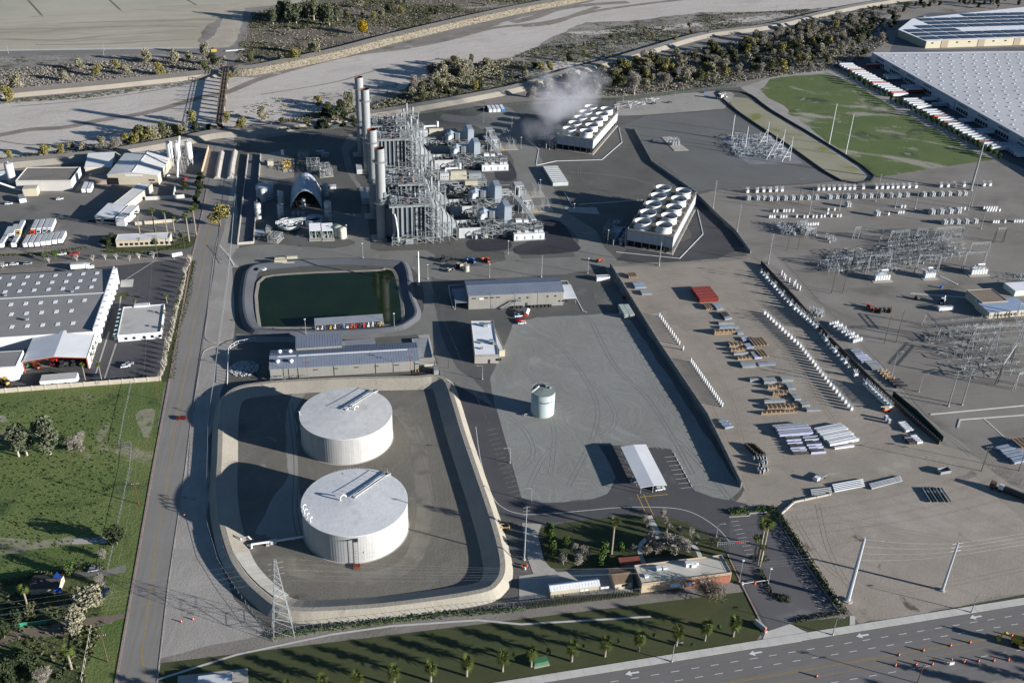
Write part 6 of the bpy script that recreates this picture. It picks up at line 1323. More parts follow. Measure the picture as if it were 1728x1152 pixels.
for i in range(9):
    t=T('shipping_container','pale ribbed container in the block between the lanes, %s from the south'%ORD(i),'container',(o_.x,o_.y+i*D_/9,0),0,'pale containers between the lanes'); w_=D_/9-.5
    part('body',B().box((L_/2,w_/2,.1),(L_,w_,2.6)),mat('pale_container','a8acab','9da1a0',s=.3,fine=.05),t); part('roof_rail',B().box((L_/2,.2,2.7),(L_,.2,.12)),m_bwht,t); part('door',B().box((-.04,w_/2,.3),(.1,w_-.3,2.2)),m_gal,t)
for i in range(4):
    t=T('shipping_container','white roofed container by the north lane, %s from the west'%ORD(i),'container',g(828+i*7,190-i*.4)); part('body',B().box((0,6,.1),(3.0,12.5,2.5)),m_bwht if i<3 else mat('blue_container','2f6fa8',None,s=1,fine=.05),t); part('roof',B().box((0,6,2.6),(2.7,12.2,.06)),m_rwhite,t)
# bright beams and coated poles, lower right yard
k=1728/528; Y=lambda a,c:(1200+a/k,680+c/k)
stack('beam_stack','long lilac white beams, north west stack','beams',Y(375,195),Y(565,178),Y(340,118),1.6,'lav',9)
stack('beam_stack','long white pole stack, north east stack','poles',Y(655,245),Y(818,212),Y(560,135),1.4,'white',10)
stack('beam_stack','short white pole bundle under the north east stack','poles',Y(680,260),Y(792,245),Y(672,240),.9,'white',3)
for i in range(7):
    for j in range(2):
        bx,by=405+i*8+j*98,206+i*14-j*4
        stack('sheet_bundle','%s bundle in the checkered block of short white bundles, row %s, %s column'%('dark topped' if (i+j)%3==0 else 'white',ORD(i),('west','east')[j]),'bundle',Y(bx,by),Y(bx+85,by-6),Y(bx-4,by-9),1.2,'dark' if (i+j)%3==0 else 'lav',2)
stack('beam_stack','white and dark pipes by the fence, upper stack','pipes',Y(1075,165),Y(1118,160),Y(1025,102),1.1,'white',5); stack('beam_stack','white and dark pipes by the fence, lower west stack','pipes',Y(1090,232),Y(1128,228),Y(1058,178),1.1,'dark',5); stack('beam_stack','white and dark pipes by the fence, lower east stack','pipes',Y(1138,230),Y(1170,225),Y(1100,175),1.1,'white',4)
stack('beam_stack','blue white beams at the yard wall by the corner','beams',Y(78,150),Y(125,140),Y(45,90),1,'blue',3)
def polerow(label,a_,b_,n,dx,dy,m_,dark=False):
    """long poles lying side by side"""
    t=T('pole_bundle',label,'poles'); 
    for i in range(n):
        p=g(*Y(a_[0]+dx*i,a_[1]+dy*i),.5); q_=g(*Y(b_[0]+dx*i*.8,b_[1]+dy*i),.5); part('pole',B().tube(p,q_,.42,8,.3),m_,t)
    return t
polerow('grey steel poles beside the dirt track, west bundle',(548,480),(662,466),4,2,9,m_lgal); polerow('grey steel poles beside the dirt track, middle bundle',(668,452),(838,420),5,3,9,m_por); polerow('grey steel poles beside the dirt track, east bundle',(872,448),(1045,404),5,3,6,m_gal)
t=T('pole_bundle','seven dark banded poles lying on the open dirt lot','poles')
for i in range(7):
    x0,x1=1165+i*18,1212+i*19; p=g(*Y(x0,468),.6); q_=g(*Y(x1,545),.6); part('pole',B().tube(p,q_,.42,8,.34),m_dk if i%2 else mat('green_grey_pole','5e7077','52646b',s=.3,fine=.05),t); part('band',B().tube(p.lerp(q_,.2),p.lerp(q_,.36),.44,8),m_lgal,t)
# rooftop racks along the fence, east side
for i,(a,c,e,f,l) in enumerate(((1432,590,1445,600,'blue grey'),(1444,598,1463,614,'pale lilac'),(1462,608,1480,626,'dark grey'))):
    stack('steel_bundle','%s sheet bundle east of the slatted fence'%l,'steel stack',(a+10,f),(e+12,f-2),(a,c),.8,('blue','lav','steel')[i],5)
for i in range(4): stack('pallet_stack','wooden pallet by the street lamp in the fence shadow, %s from the north'%ORD(i),'pallets',(1480+i*4.2,628+i*4.4),(1497+i*4.4,626+i*4.4),(1477+i*4,624+i*4.2),1.2,'wood',5,1)
for i in range(3): stack('sheet_bundle','dark bundle south of the pallets in the fence shadow, %s from the north'%ORD(i),'bundle',(1500+i*6,646+i*5),(1520+i*6,644+i*5),(1497+i*5,640+i*5),1,'dark',4)
stack('pallet_stack','timber at the far right edge above the tank truck','timber',(1722,762),(1745,758),(1708,740),2,'wood',7,2); stack('steel_bundle','blue grey pipes at the far right edge','steel stack',(1712,785),(1745,778),(1690,750),1.2,'blue',6)
# lift, portable toilets, tanks
t=T('boom_lift','orange boom lift at the end of the breaker row','lift',g(1494,693)); part('chassis',B().box((0,0,.5),(3.2,2,.9)),m_org,t); part('turntable',B().box((0,0,1.4),(2.2,1.8,.8)),m_beige,t); part('boom',B().bar((-3,0,2.6),(4,0,2.4),.25),m_beige,t)
for x in (-1.3,1.3):
    for y in (-1,1): part('wheel',B().tube((x,y-.2,.5),(x,y+.2,.5),.5,12),m_tire,t)
for px,py,mm,l in ((1494,708,m_blu,'blue portable toilet near the orange lift'),(1499,714,m_lgal,'grey portable toilet near the orange lift')):
    t=T('portable_toilet',l,'portable toilet',g(px,py)); part('cabin',B().box((0,0,0),(1.3,1.3,2.3)),mm,t); part('roof',B().box((0,0,2.3),(1.4,1.4,.2)),m_bwht,t); part('door',B().box((0,-.68,.1),(.8,.06,2)),m_lgal,t)
for px,py in ((1588,486),): TM('water_drum',B().cyl(0,0,0,1.6,.8),m_blu,'blue drum on the substation ground','drum',g(px,py))
# ---------- substation structures ----------
def gantry(label,pxs,h_,brace=True,dep=2.2,tp=True,m_=m_gal):
    P=[g(*p) for p in pxs]; t=T('switch_gantry',label,'gantry')
    for p in P:
        b=B(); b.tube((p.x-dep/2,p.y,0),(p.x,p.y,h_),.26,5,.2); b.tube((p.x+dep/2,p.y+.8,0),(p.x,p.y,h_),.26,5,.2)
        for z in (h_*.3,h_*.6): b.bar((p.x-dep/2*(1-z/h_),p.y,z),(p.x+dep/2*(1-z/h_),p.y,z),.1)
        part('column',b,m_,t)
    for i in range(len(P)-1):
        b=B(); a,c=P[i].copy(),P[i+1].copy(); a.z=c.z=h_
        for dz in (0,-.9): b.bar(a+Vector((0,0,dz)),c+Vector((0,0,dz)),.16)
        n_=max(2,int((c-a).length/1.6))
        for q in range(n_): b.bar(a.lerp(c,q/n_)+Vector((0,0,-.9*(q%2))),a.lerp(c,(q+1)/n_)+Vector((0,0,-.9*((q+1)%2))),.07)
        part('beam',b,m_lgal,t)
        for q in (.25,.5,.75):
            e=a.lerp(c,q); part('insulator',B().tube(e+Vector((0,0,-.9)),e+Vector((0,0,-2.4)),.14,6),m_por,t)
    return t
Zs=lambda *L:[(1480+a/6.968,350+c/6.968) for a,c in L]
gantry('pale gantry over the first big transformer',Zs((-120,770),(120,770)),12.5); gantry('grey gantry over the second big transformer',Zs((450,770),(705,770)),12.5); gantry('grey gantry over the third big transformer',Zs((1000,740),(1235,730)),12.5)
gantry('north gantry row, west group',Zs((140,420),(255,415),(355,410)),9); gantry('north gantry row, middle group',Zs((450,370),(570,368)),7.5); gantry('north gantry row, east group',Zs((670,375),(775,370),(865,365),(990,360)),8.5); gantry('gantry at the west end of the switch rows',Zs((-280,370),(-210,366),(40,400)),8.5)
gantry('lone gantry near the yard east edge',Zs((1370,420),(1480,415)),11,m_=m_dk); gantry('low grey gantry between east gantry groups',Zs((1080,560),(1300,545)),8.5); gantry('small gantry above the dark switchgear, west',[(1427,458),(1436,456)],9,m_=m_dk)
gantry('small pale gantry behind the west switchgear',[(1347,389),(1360,388)],7,m_=m_lgal); gantry('pale gantry in front of the west switchgear',[(1359,402),(1375,400)],7,m_=m_lgal); gantry('short angled gantry near the vehicles',[(1558,548),(1582,573)],8,m_=m_lgal)
k=880/168; Q=lambda *L:[(1560+a/k,480+c/k) for a,c in L]
gantry('tall A-frame gantry, western span at right edge',Q((385,620),(600,600),(800,590)),17,dep=5); gantry('tall gantry in front of the right edge switchgear',Q((640,880),(760,700)),12,m_=m_dk); gantry('tall gantry at the south east corner of the switchgear',Q((790,930),(900,900)),10); gantry('tall frame far behind at right edge',Q((800,330),(900,320)),12)
def swrow(label,x0,x1,y,n,seed=0,h_=4,name='switch_row'):
    """a bus row: beam on posts with insulators; one per row so each can be found"""
    P=[Vector((lerp(x0[0],x1[0],i/(n-1)),lerp(x0[1],x1[1],i/(n-1)),0)) for i in range(n)]; t=T(name,label,'switchgear')
    b=B(); 
    for i in range(n-1): b.bar(P[i]+Vector((0,0,h_*.62)),P[i+1]+Vector((0,0,h_*.62)),.05)
    part('bus_bar',b,m_gal,t)
    for p in P:
        b=B(); b.bar(p,p+Vector((0,0,h_*.62)),.09); 
        for s_ in (-1,0,1): b.tube(p+Vector((s_*.9,0,h_*.62)),p+Vector((s_*1.2,R(-.5,.5),h_)),.15,5,.1)
        b.bar(p+Vector((-1.2,0,h_*.62)),p+Vector((1.2,0,h_*.62)),.09); part('insulator_post',b,m_gal if R(0,1)>.3 else m_por,t)
    return t
def swblock(label,pA,pB,pC,rows,n,h_=4):
    A_,B_,C_=g(*pA),g(*pB),g(*pC)
    for j in range(rows):
        o=(C_-A_)*(j/max(1,rows-1)); swrow('%s, %s row from the north'%(label,ORD(j)),A_+o,B_+o,0,n,0,h_*R(.8,1.2))
swblock('low switch rows in the middle of the main substation',(1395,440),(1500,430),(1398,465),6,14); swblock('low switch rows in the east of the main substation',(1500,415),(1620,402),(1502,452),7,16); swblock('switch rows west part by the first transformer',(1480,440),(1530,436),(1482,462),3,8)
swblock('switch rows under the tall A-frames at right edge',(1600,562),(1728,552),(1628,640),7,10,4.5); swblock('low switchgear near the north gantries',(1505,398),(1600,392),(1505,412),3,12,3.5)
swblock('right edge low switch rows behind the A-frames',(1605,545),(1735,535),(1612,556),2,12,3.5)
def scrapheap(label,fl,fr,bk,n,ms=None):
    o_,a_,L_=frontframe(fl,fr); v=g(*bk)-o_; D_=abs(-v.x*sin(a_)+v.y*cos(a_)); t=T('switchgear_cluster',label,'switchgear',o_,a_)
    b=B(); clutter(b,0,L_,0,D_,.1,3.2,n,(.08,.18),5,.12)
    for _ in range(n//3): x,y=R(0,L_),R(0,D_); b.tube((x,y,.2),(x+R(-.8,.8),y+R(-.8,.8),R(2,4.4)),.17,5,.1)
    part('insulator_tangle',b,ms or m_por,t,kind='stuff'); b=B()
    for _ in range(n//14): b.box((R(0,L_),R(0,D_),0),(1.2,1,1.6))
    part('cabinet',b,m_lgal,t,kind='stuff'); return t
scrapheap('tangled grey switchgear, left heap above two brown poles',(1322,398),(1345,397),(1320,378),130); scrapheap('tangled grey switchgear, right heap above two brown poles',(1357,400),(1382,398),(1355,380),130); scrapheap('white bushings cluster near the brown pole pair',(1400,462),(1424,458),(1398,444),70); scrapheap('grey breaker cluster left of the north switch rows',(1400,410),(1413,408),(1400,400),36)
scrapheap('fine switchgear inside the north pad compound, front',(1243,266),(1335,268),(1232,243),330); scrapheap('fine switchgear inside the north pad compound, rear',(1234,242),(1310,244),(1232,229),200); scrapheap('tangled frames near the fence shadow',(1372,536),(1392,534),(1370,524),60); scrapheap('dense dark switchgear under the middle gantries',(1500,450),(1560,446),(1500,418),170,m_gal); scrapheap('dense dark switchgear under the east gantries',(1565,440),(1632,434),(1560,402),190,m_gal); scrapheap('dark switchgear west of the middle gantries',(1428,455),(1490,450),(1430,425),150,m_gal); scrapheap('low dark fittings under the right edge A-frames',(1625,640),(1728,632),(1600,560),110,m_gal); scrapheap('reels and parts at right edge below the transformers',(1708,480),(1735,486),(1705,460),50)
scrapheap('parts on the ground east of the north cooling tower',(1045,188),(1115,172),(1046,180),60)
# north pad compound with A-frame masts
sheet('rock_pad',mat('compound_rock','77777a','6c6c6f',s=.1,fine=.2),[(1212,230),(1305,228),(1350,270),(1355,276),(1264,278),(1250,268)],6)
k=1626/240; Q=lambda a,c:(1200+a/k,160+c/k)
for i,(bx,by,tx,ty) in enumerate(((540,585,655,195),(630,740,745,255),(720,670,823,315),(808,765,920,380))):
    p=g(*Q(bx,by)); p2=g(*Q(bx+88,by-10)); h_=19; top=Vector((p2.x,p2.y+1,h_)); t=T('mast','white A-frame mast in the northern compound, %s from the west'%ORD(i),'mast',(0,0,0),0,'A-frame masts')
    part('leg',B().tube(p,(top.x,top.y,h_*.72),.35,6,.25),m_bwht,t); part('leg',B().tube(p2,top,.35,6,.2),m_bwht,t)
    for u in (.25,.5): part('crossbar',B().bar(p.lerp(Vector((top.x,top.y,h_*.72)),u),p2.lerp(top,u*.72),.18),m_bwht,t)
for i,(bx,by,ty) in enumerate(((232,512,230),(385,635,365),(1348,565,100),(1535,690,225))):
    p=g(*Q(bx,by)); t=T('steel_pole',('slim white pole in the northern compound, western','slim white pole in the northern compound, eastern','tall white pole at the grass field edge, western of two','tall white pole at the grass field edge, eastern of two')[i],'pole',p); h_=(hat((Q(bx,by)),Q(bx,ty)[1])); part('shaft',B().cyl(0,0,0,h_,.45,.25,12),m_bwht,t); part('base',B().cyl(0,0,0,.4,.9,n=12),m_conc,t)
# big power transformers
def bigtr(px,py,label,w_=10,rz=0):
    t=T('power_transformer',label,'transformer',g(px,py),rz); part('pad',B().box((0,2,0.02),(w_+3,8,.2)),m_conc,t); part('tank',B().box((0,2.5,.4),(w_*.7,3.6,3.6)),m_por,t)
    for k in range(6): part('radiator',B().box((-w_*.42+k*w_*.168,-.1,.7),(w_*.13,1.0,3.2)),m_bwht,t)
    part('conservator',B().tube((w_*.1,4.6,5),(w_*.55,4.6,5),.6,10),m_bwht,t)
    for k in (-1,0,1): part('bushing',B().tube((k*2.2,2.2,4),(k*2.9,1.8,6.6),.25,8,.12),m_por,t)
    b=B(); clutter(b,-w_/2,w_/2,0,5,3.8,5,24,(.1,.2)); part('top_fittings',b,m_por,t,kind='stuff')
bigtr(1488,474,'white power transformer with conservator arm, western of three'); bigtr(1568,470,'white power transformer under the second gantry',7); bigtr(1651,464,'large green-white power transformer under the third gantry',11)
t=T('pad_transformer','grey transformer bank on white pad in the middle of the dark rock field','transformer',g(1138,244)); part('pad',B().prism([(p.x-g(1138,244).x,p.y-g(1138,244).y) for p in (g(1116,232),g(1132,231),g(1162,254),g(1138,255))],0.02,.3),m_conc,t)
for k in range(3): part('tank',B().box((k*2.2-2,-2+k*-.2,.3),(1.6,2.4,4)),m_gal,t); part('bushing',B().tube((k*2.2-2,-1,4.3),(k*2.2-3,0,6.6),.2,6,.12),m_por,t)
b=B(); clutter(b,-5,5,-3,5,.3,5,30,(.1,.22)); part('fittings',b,m_por,t,kind='stuff')
# low perimeter kerbs in the substation
kerb([(1296+960/4,230+1060/4),(1296+1340/4,230+1088/4)],'concrete_strip',m_walk,1.2,.08); kerb([(1570,699),(1728,684),(1800,676)],'concrete_strip',m_walk,.8,.2); kerb([(1616,722),(1620,708),(1728,700)],'concrete_strip',m_walk,.8,.2); kerb([(1660,706),(1700,742)],'concrete_strip',m_walk,.8,.1); kerb([(1586,466),(1616,480)],'concrete_strip',m_bwht,.9,.2)
# ---------- vegetation ----------
def mleaf(name,a,b): return mat(name,a,b,s=.25,rough=.9,fine=.35,fs=.6,spec=.1)
L_pale=mleaf('pale_willow_leaves','86826e','726f5b'); L_ol=mleaf('olive_leaves','57593e','484a34'); L_yel=mleaf('yellowing_leaves','807846','6d6840'); L_dark=mleaf('dark_green_leaves','363f2a','2b3423'); L_grey=mleaf('grey_twig','857f76','726d65'); L_euc=mleaf('eucalyptus_leaves','5a5f4c','4b503e'); L_gold=mleaf('golden_leaves','9c7f1e','83701f'); L_green=mleaf('bright_green_leaves','465a2d','394b26'); L_palm=mleaf('palm_fronds','55602f','454f28'); L_ppl=mleaf('palm_dead_skirt','7b6b4c','6b5c41')
m_bark=mat('bark','6a6054','574e44',s=1,fine=.2); m_pbark=mat('pale_bark','a39b8d','8f877a',s=1,fine=.15)
def crown(h_,rx,n,leaf,lobes=7,base=.28,flat=1,twig=False,top=None):
    """leaf-sized faces spread through several uneven lobes"""
    b=B(); Ls=[]
    for _ in range(lobes):
        a=R(0,2*pi); d=R(0,.62)*rx; z=h_*R(base+.12,.86); Ls.append((cos(a)*d,sin(a)*d,z,rx*R(.32,.55),h_*R(.12,.24)))
    Ls.append((0,0,h_*.72,rx*.55,h_*.28))
    for i in range(n):
        x,y,z,r_,rz=random.choice(Ls)
        while True:
            u=Vector((R(-1,1),R(-1,1),R(-1,1)))
            if .35<u.length<1: break
        u*=(.5+.5*u.length)/u.length if not twig else 1
        c=Vector((x+u.x*r_,y+u.y*r_,max(z+u.z*rz,h_*base*.5))); s_=leaf*R(.6,1.5)
        d1=Vector((R(-1,1),R(-1,1),R(-.6,.6))).normalized(); d2=d1.cross(Vector((R(-1,1),R(-1,1),R(-1,1)))).normalized()
        if twig: b.add([c-d1*s_,c+d1*s_,c+d2*s_*.18],[(0,1,2)])
        else: b.add([c-d1*s_-d2*s_*.3,c+d2*s_*.7,c+d1*s_-d2*s_*.2,c-d2*s_*.75],[(0,3,2,1)])
    return b
def trunk(h_,r_,rx,n=5,top=.75):
    b=B(); b.tube((0,0,-.2),(0,0,h_*.4),r_,7,r_*.75)
    for i in range(n):
        a=R(0,2*pi); e=Vector((cos(a)*rx*R(.3,.6),sin(a)*rx*R(.3,.6),h_*R(.55,top))); b.tube((0,0,h_*R(.12,.38)),e,r_*.6,5,r_*.2)
        for q in range(2): f=e+Vector((R(-1,1)*rx*.3,R(-1,1)*rx*.3,h_*.14)); b.tube(e,f,r_*.22,4,.02)
    return b
VAR={}
def tree_kind(key,h_,rx,n,leaf,ml,lobes=7,base=.28,r_=None,twig=False,nv=3,nm='tree',bark=None):
    VAR[key]=[]
    for v in range(nv):
        t=T(nm,'tree','tree'); part('trunk',trunk(h_,r_ or h_*.028,rx),bark or m_bark,t); part('crown',crown(h_*R(.92,1.06),rx*R(.9,1.1),n,leaf,lobes,base,1,twig),ml,t); VAR[key].append(Kind(t))
tree_kind('pale',8,3.9,1500,.34,L_pale,8,.12,nv=4,nm='willow_tree'); tree_kind('olive',8,3.8,1500,.34,L_ol,7,.1,nv=4,nm='riverside_tree'); tree_kind('yellow',7,3.4,1300,.33,L_yel,7,.1,nv=3,nm='cottonwood_tree'); tree_kind('dark',7,3.4,1500,.33,L_dark,7,.05,nv=3,nm='evergreen_tree')
tree_kind('grey',8.5,3.7,1500,.7,L_grey,8,.12,twig=True,nv=4,nm='leafless_tree',bark=m_pbark); tree_kind('euc',13,4.4,2400,.38,L_euc,11,.12,nv=3,nm='eucalyptus_tree',bark=m_pbark); tree_kind('gold',8,4.2,1700,.36,L_gold,7,.06,nv=1,nm='golden_tree'); tree_kind('green',5.5,2.4,800,.28,L_green,6,.25,nv=3,nm='leafy_tree'); VAR['pruned']=[]
for v in range(3):
    t=T('pruned_tree','tree','tree'); b=trunk(4.2,.22,2.6,13,.95); part('trunk',b,mat('white_bark','b3aca0','a39c90',s=1,fine=.1),t); part('crown',crown(4.6,1.9,70,.4,L_grey and 6,.4,1,True),L_grey,t); VAR['pruned'].append(Kind(t))
tree_kind('bare',6,2.6,420,.8,L_grey,7,.3,twig=True,nv=3,nm='leafless_tree',bark=m_pbark)
CNT={}
def tr(key,px,py,s=1,label=None,group=None,world=None):
    v=VAR[key]; p=world or g(px,py); k=random.choice(v); o=k.put((p[0],p[1],0),R(0,6.28),label,group,s*SCL*R(.9,1.12)); return o
SCL=1.75
DESC={'pale':'pale willow','olive':'olive green tree','yellow':'yellowing cottonwood','dark':'dark bushy tree','grey':'leafless grey tree','euc':'tall pale-trunked eucalyptus'}
def cluster(poly,n,mix,where_,smin=.5,smax=1.1,mind=3.2):
    P=[tuple(g(*p))[:2] for p in poly]; xs=[p[0] for p in P]; ys_=[p[1] for p in P]; pts=[]; tries=0
    while len(pts)<n and tries<n*60:
        tries+=1; x,y=R(min(xs),max(xs)),R(min(ys_),max(ys_))
        if inside(x,y,P) and all((x-a)**2+(y-c)**2>mind*mind for a,c in pts): pts.append((x,y))
    cn={}
    for x,y in sorted(pts):
        key=random.choice(mix); cn[key]=cn.get(key,0)+1; tr(key,0,0,R(smin,smax),('%s %s'%(DESC[key],where_))+('' if n>100 else ', %s from the west'%ORD(cn[key]-1)),'%ss %s'%(DESC[key],where_),(x,y,0))
def lst(L,where_):
    c={}
    for key,px,py,s in L:
        c[key]=c.get(key,0)+1; tr(key,px,py,s,'%s %s, %s from the west'%(DESC.get(key,key+' tree'),where_,ORD(c[key]-1)))
lst([('pale',27,150,1.15),('yellow',15,170,1),('pale',110,136,.8),('pale',135,119,.8),('yellow',166,129,.8),('yellow',196,117,.7),('pale',216,126,.8),('pale',250,106,1.1),('yellow',270,127,.95),('pale',296,109,1.1),('pale',320,103,.8),('pale',345,94,.9),('olive',346,122,1),('dark',361,111,1),('yellow',389,132,.6),('olive',424,108,.8)],'on the far bank left of the bridge')
lst([('yellow',17,270,.6),('yellow',77,266,.8),('yellow',102,260,.65),('pale',122,252,.5),('pale',140,255,.6),('pale',172,248,.6),('grey',197,259,.95),('yellow',214,243,.75),('yellow',227,242,.9),('olive',240,240,1.05),('yellow',252,240,.95),('pale',263,238,1),('olive',277,234,.95),('pale',288,233,.9),('yellow',299,231,.8),('pale',310,228,.75),('yellow',325,208,.95),('dark',330,222,.8),('yellow',384,207,.75),('yellow',408,221,.8),('dark',352,221,.5),('pale',442,203,1.0),('yellow',538,180,.8)],'on the near bank west of the stacks')
lst([('euc',461,41,.85),('euc',476,38,1),('euc',488,40,1.1),('euc',500,41,1.1),('euc',514,36,1),('euc',530,35,1.1),('euc',545,42,1.1),('euc',556,43,1.0),('euc',570,36,.9),('olive',586,33,.9),('yellow',629,32,.7),('pale',644,31,.7),('dark',654,21,.7),('yellow',677,23,.8),('pale',607,14,.9),('yellow',497,105,1.15),('pale',532,94,1.15),('pale',477,104,.8),('dark',512,50,.7),('pale',612,28,.7),('dark',505,103,.6)],'on the far bank right of the bridge')
tr('gold',613,58,1,'bright golden round tree alone on the far bank')
tr('grey',1070,160,1.25,'large pale leafless tree behind the plant fence, lighter than the rest')
tr('yellow',372,382,1.1,'small yellow tree standing on the street by the plant fence')
cluster([(560,178),(605,178),(608,200),(560,206),(545,200)],9,['olive','dark','pale'],'beside the stacks on the near bank',.6,1.0); cluster([(470,212),(600,204),(604,216),(480,224)],12,['dark','olive','pale'],'along the near levee foot',.4,.75)
cluster([(680,158),(725,130),(775,110),(815,100),(830,115),(760,150),(700,172)],32,['pale','pale','olive','grey'],'on the near bank east of the stacks',.6,1.15); cluster([(640,180),(720,158),(860,128),(960,100),(970,112),(860,142),(720,172),(650,190)],18,['pale','dark','olive','yellow'],'along the shaded levee foot',.4,.8)
SCL=1.45
cluster([(870,160),(900,150),(1000,132),(1030,120),(1030,158),(960,166),(880,168)],26,['olive','grey','pale','dark'],'behind the steaming cooling tower',.6,1.05)
cluster([(1000,128),(1060,112),(1120,98),(1296,66),(1400,38),(1440,34),(1460,70),(1420,108),(1390,118),(1290,126),(1180,143),(1050,156),(1020,150)],210,['olive','grey','pale','pale','dark','grey','grey','olive','yellow'],'in the dense wood north of the substation',.65,1.2,4.4)
cluster([(1440,34),(1500,22),(1530,28),(1500,50),(1490,75),(1450,100),(1440,70)],34,['olive','dark','grey'],'beside the winding path by the warehouses',.6,1.0); cluster([(1480,14),(1600,4),(1728,-4),(1728,18),(1620,14),(1530,22)],30,['dark','olive','grey'],'on the far side of the solar warehouse',.5,.85)
cluster([(900,100),(1040,60),(1200,40),(1330,30),(1200,60),(1040,92)],12,['yellow','olive','pale'],'scattered on the river bar',.4,.7,8); cluster([(420,60),(600,0),(900,0),(700,40),(520,80)],26,['pale','dark','olive'],'scattered on the far shrubland',.3,.7,8)
for i,(x,y) in enumerate([(lerp(1428,1690,(k+.5)/30),lerp(130,272,(k+.5)/30)) for k in range(30)]): tr('green',x,y,R(.5,.85),'small street tree, %s from the north along the trailer row'%ORD(i),'small trees along the trailer row')
SCL=1.1
# southwest
tr('euc',32,770,1.2,'broad grey eucalyptus, left one of two big ones on the green field'); tr('euc',46,768,1.05,'grey eucalyptus touching the left big one on the green field'); tr('euc',85,766,1.3,'broad grey eucalyptus, right one of two big ones on the green field'); tr('grey',123,758,.8,'thin leaning grey tree right of the big eucalyptus'); tr('grey',138,750,.75,'thin grey tree nearest the field fence'); tr('grey',137,762,.5,'low grey bush beside the thin grey trees')
for px,py,key,s,l in ((198,918,'dark',1.25,'dark rounded tree at the end of the long field shadow'),(118,972,'green',1.1,'bright green tree beside the small house'),(146,1032,'pale',1.25,'big sprawling grey-green tree east of the small house'),(60,1045,'olive',1,'olive tree south of the small house, eastern'),(30,1055,'dark',1,'dark tree south of the small house, western'),(130,1068,'pale',1.1,'grey-green tree beside the dirt drive'),(45,1130,'dark',1.2,'dark tree in the bottom left corner, upper'),(15,1150,'dark',1.3,'dark tree in the bottom left corner, lower'),(75,1152,'grey',.9,'brownish bare tree near the bottom left corner'),(170,985,'grey',.6,'small bare tree beside the silver car'),(8,1075,'dark',1,'dark tree at the left edge below the house'),(175,940,'grey',.5,'low bare shrub on the field corner')): tr(key,px,py,s,l)
for i in range(26):
    u=i/25; tr('pruned',lerp(321,272,u)+R(-2,2),lerp(440,640,u),R(.75,1.05),'pale leafless street tree, %s from the north beside the west street'%ORD(i),'pale leafless trees along the west street')
for i,(px,py) in enumerate(((336,312),(338,322),(334,334),(331,345),(329,356),(340,303),(312,322))): tr('dark',px,py,.85,'dark conifer-like tree at the street edge by the block wall, %s one'%ORD(i))
for i,(px,py,key) in enumerate(((176,412,'dark'),(184,418,'dark'),(190,409,'dark'),(236,414,'green'),(264,415,'green'),(306,404,'green'),(75,438,'green'),(93,436,'green'))): tr(key,px,py,.8,'%s tree near the corner office, %s of eight'%('dark' if key=='dark' else 'leafy',ORD(i)))
for i,(px,py) in enumerate(((5,452),(83,443),(130,440),(157,440),(197,438),(219,440),(178,438),(235,437),(259,436))): tr('pruned',px,py,.8,'pruned white-limbed street tree south of the side street, %s from the west'%ORD(i))
# front lawn
for i,(px,py,s) in enumerate(((924,903,1),(931,915,.8),(932.6,936,.9),(957,923,.9),(1020,936,1.1),(1013,955,1.15),(1047,931,.9))): tr('green',px,py,s,'leafy green tree on the office lawn, %s of seven from the west'%ORD(i))
for i,(px,py,s) in enumerate(((950.5,952,.95),(969,937,.85),(974.6,954,.9),(985,944,1.1),(1067,932,.6),(1087,880,.55),(1092,890,.6),(1098,900,.5),(1118,873,.6),(1122,884,.55),(1127,897,.6),(1146,900,.65),(1166,906,.75),(1174,917,.7))): tr('bare',px,py,s,'leafless tree on the office lawns, %s from the west'%ORD(i))
for i,(px,py,s) in enumerate(((1098,925,1.25),(1108,936,1.1),(1122,926,1.25),(1134,936,1.2),(1146,926,1.2),(1155,936,1.1),(1090,938,.9))): tr('bare',px,py,s,'wide leafless tree inside the curved walk, %s of seven'%ORD(i))
t=T('leafless_tree','big airy leafless willow in front of the low office','tree',g(1196,1008)); part('trunk',trunk(10,.4,7.5,12),m_bark,t); part('crown',crown(10.5,8.5,3000,.7,L_grey and 14,.12,1,True),mleaf('brown_twig','6c6357','5b5349'),t)
# palms
def make_palm(h_,r_,skirt=True,nf=34,fan=1.9,deep=0):
    t=T('palm_tree','palm','palm tree'); b=B(); 
    for k in range(6): b.tube((0,0,h_*k/6-.1),(0,0,h_*(k+1)/6),r_*(1.25-.05*k),8,r_*(1.05-.05*k))
    part('trunk',b,mat('palm_bark','80776a','6f675b',s=1,fine=.15),t)
    b=B()
    for i in range(nf):
        a=i*2.399; el=R(-.75,1.3); d=Vector((cos(a)*cos(el),sin(a)*cos(el),sin(el))); s_=Vector((-sin(a),cos(a),0)); u=d.cross(s_); c=Vector((0,0,h_-R(0,deep)))
        L=fan*R(.85,1.1); p1=c+d*L*.5; dr=Vector((0,0,-L*.22))
        for k in range(-3,4):
            an=k*.28; e=c+d*L*.42+(d*cos(an)+s_*sin(an))*L*.75+dr*(1-.2*abs(k)); b.add([c+d*L*.3,c+d*L*.45+s_*.11+(s_*k*.1),e],[(0,1,2)]); b.add([c+d*L*.3,e,c+d*L*.45-s_*.09+(s_*k*.1)],[(0,1,2)])
    part('fronds',b,L_palm,t)
    if skirt:
        b=B()
        for i in range(36):
            a=R(0,6.28); z=h_-R(.2,1.7); b.add([(0,0,z+.3),(cos(a)*.75,sin(a)*.75,z-.7),(cos(a+.35)*.7,sin(a+.35)*.7,z-.8)],[(0,1,2)])
        part('dead_skirt',b,L_ppl,t)
    return t
PL=Kind(make_palm(8.4,.42,True,90,2.3,3.6)); PT=Kind(make_palm(14.5,.34,True,30,2.2)); PS=Kind(make_palm(6.5,.26,False,24,1.8))
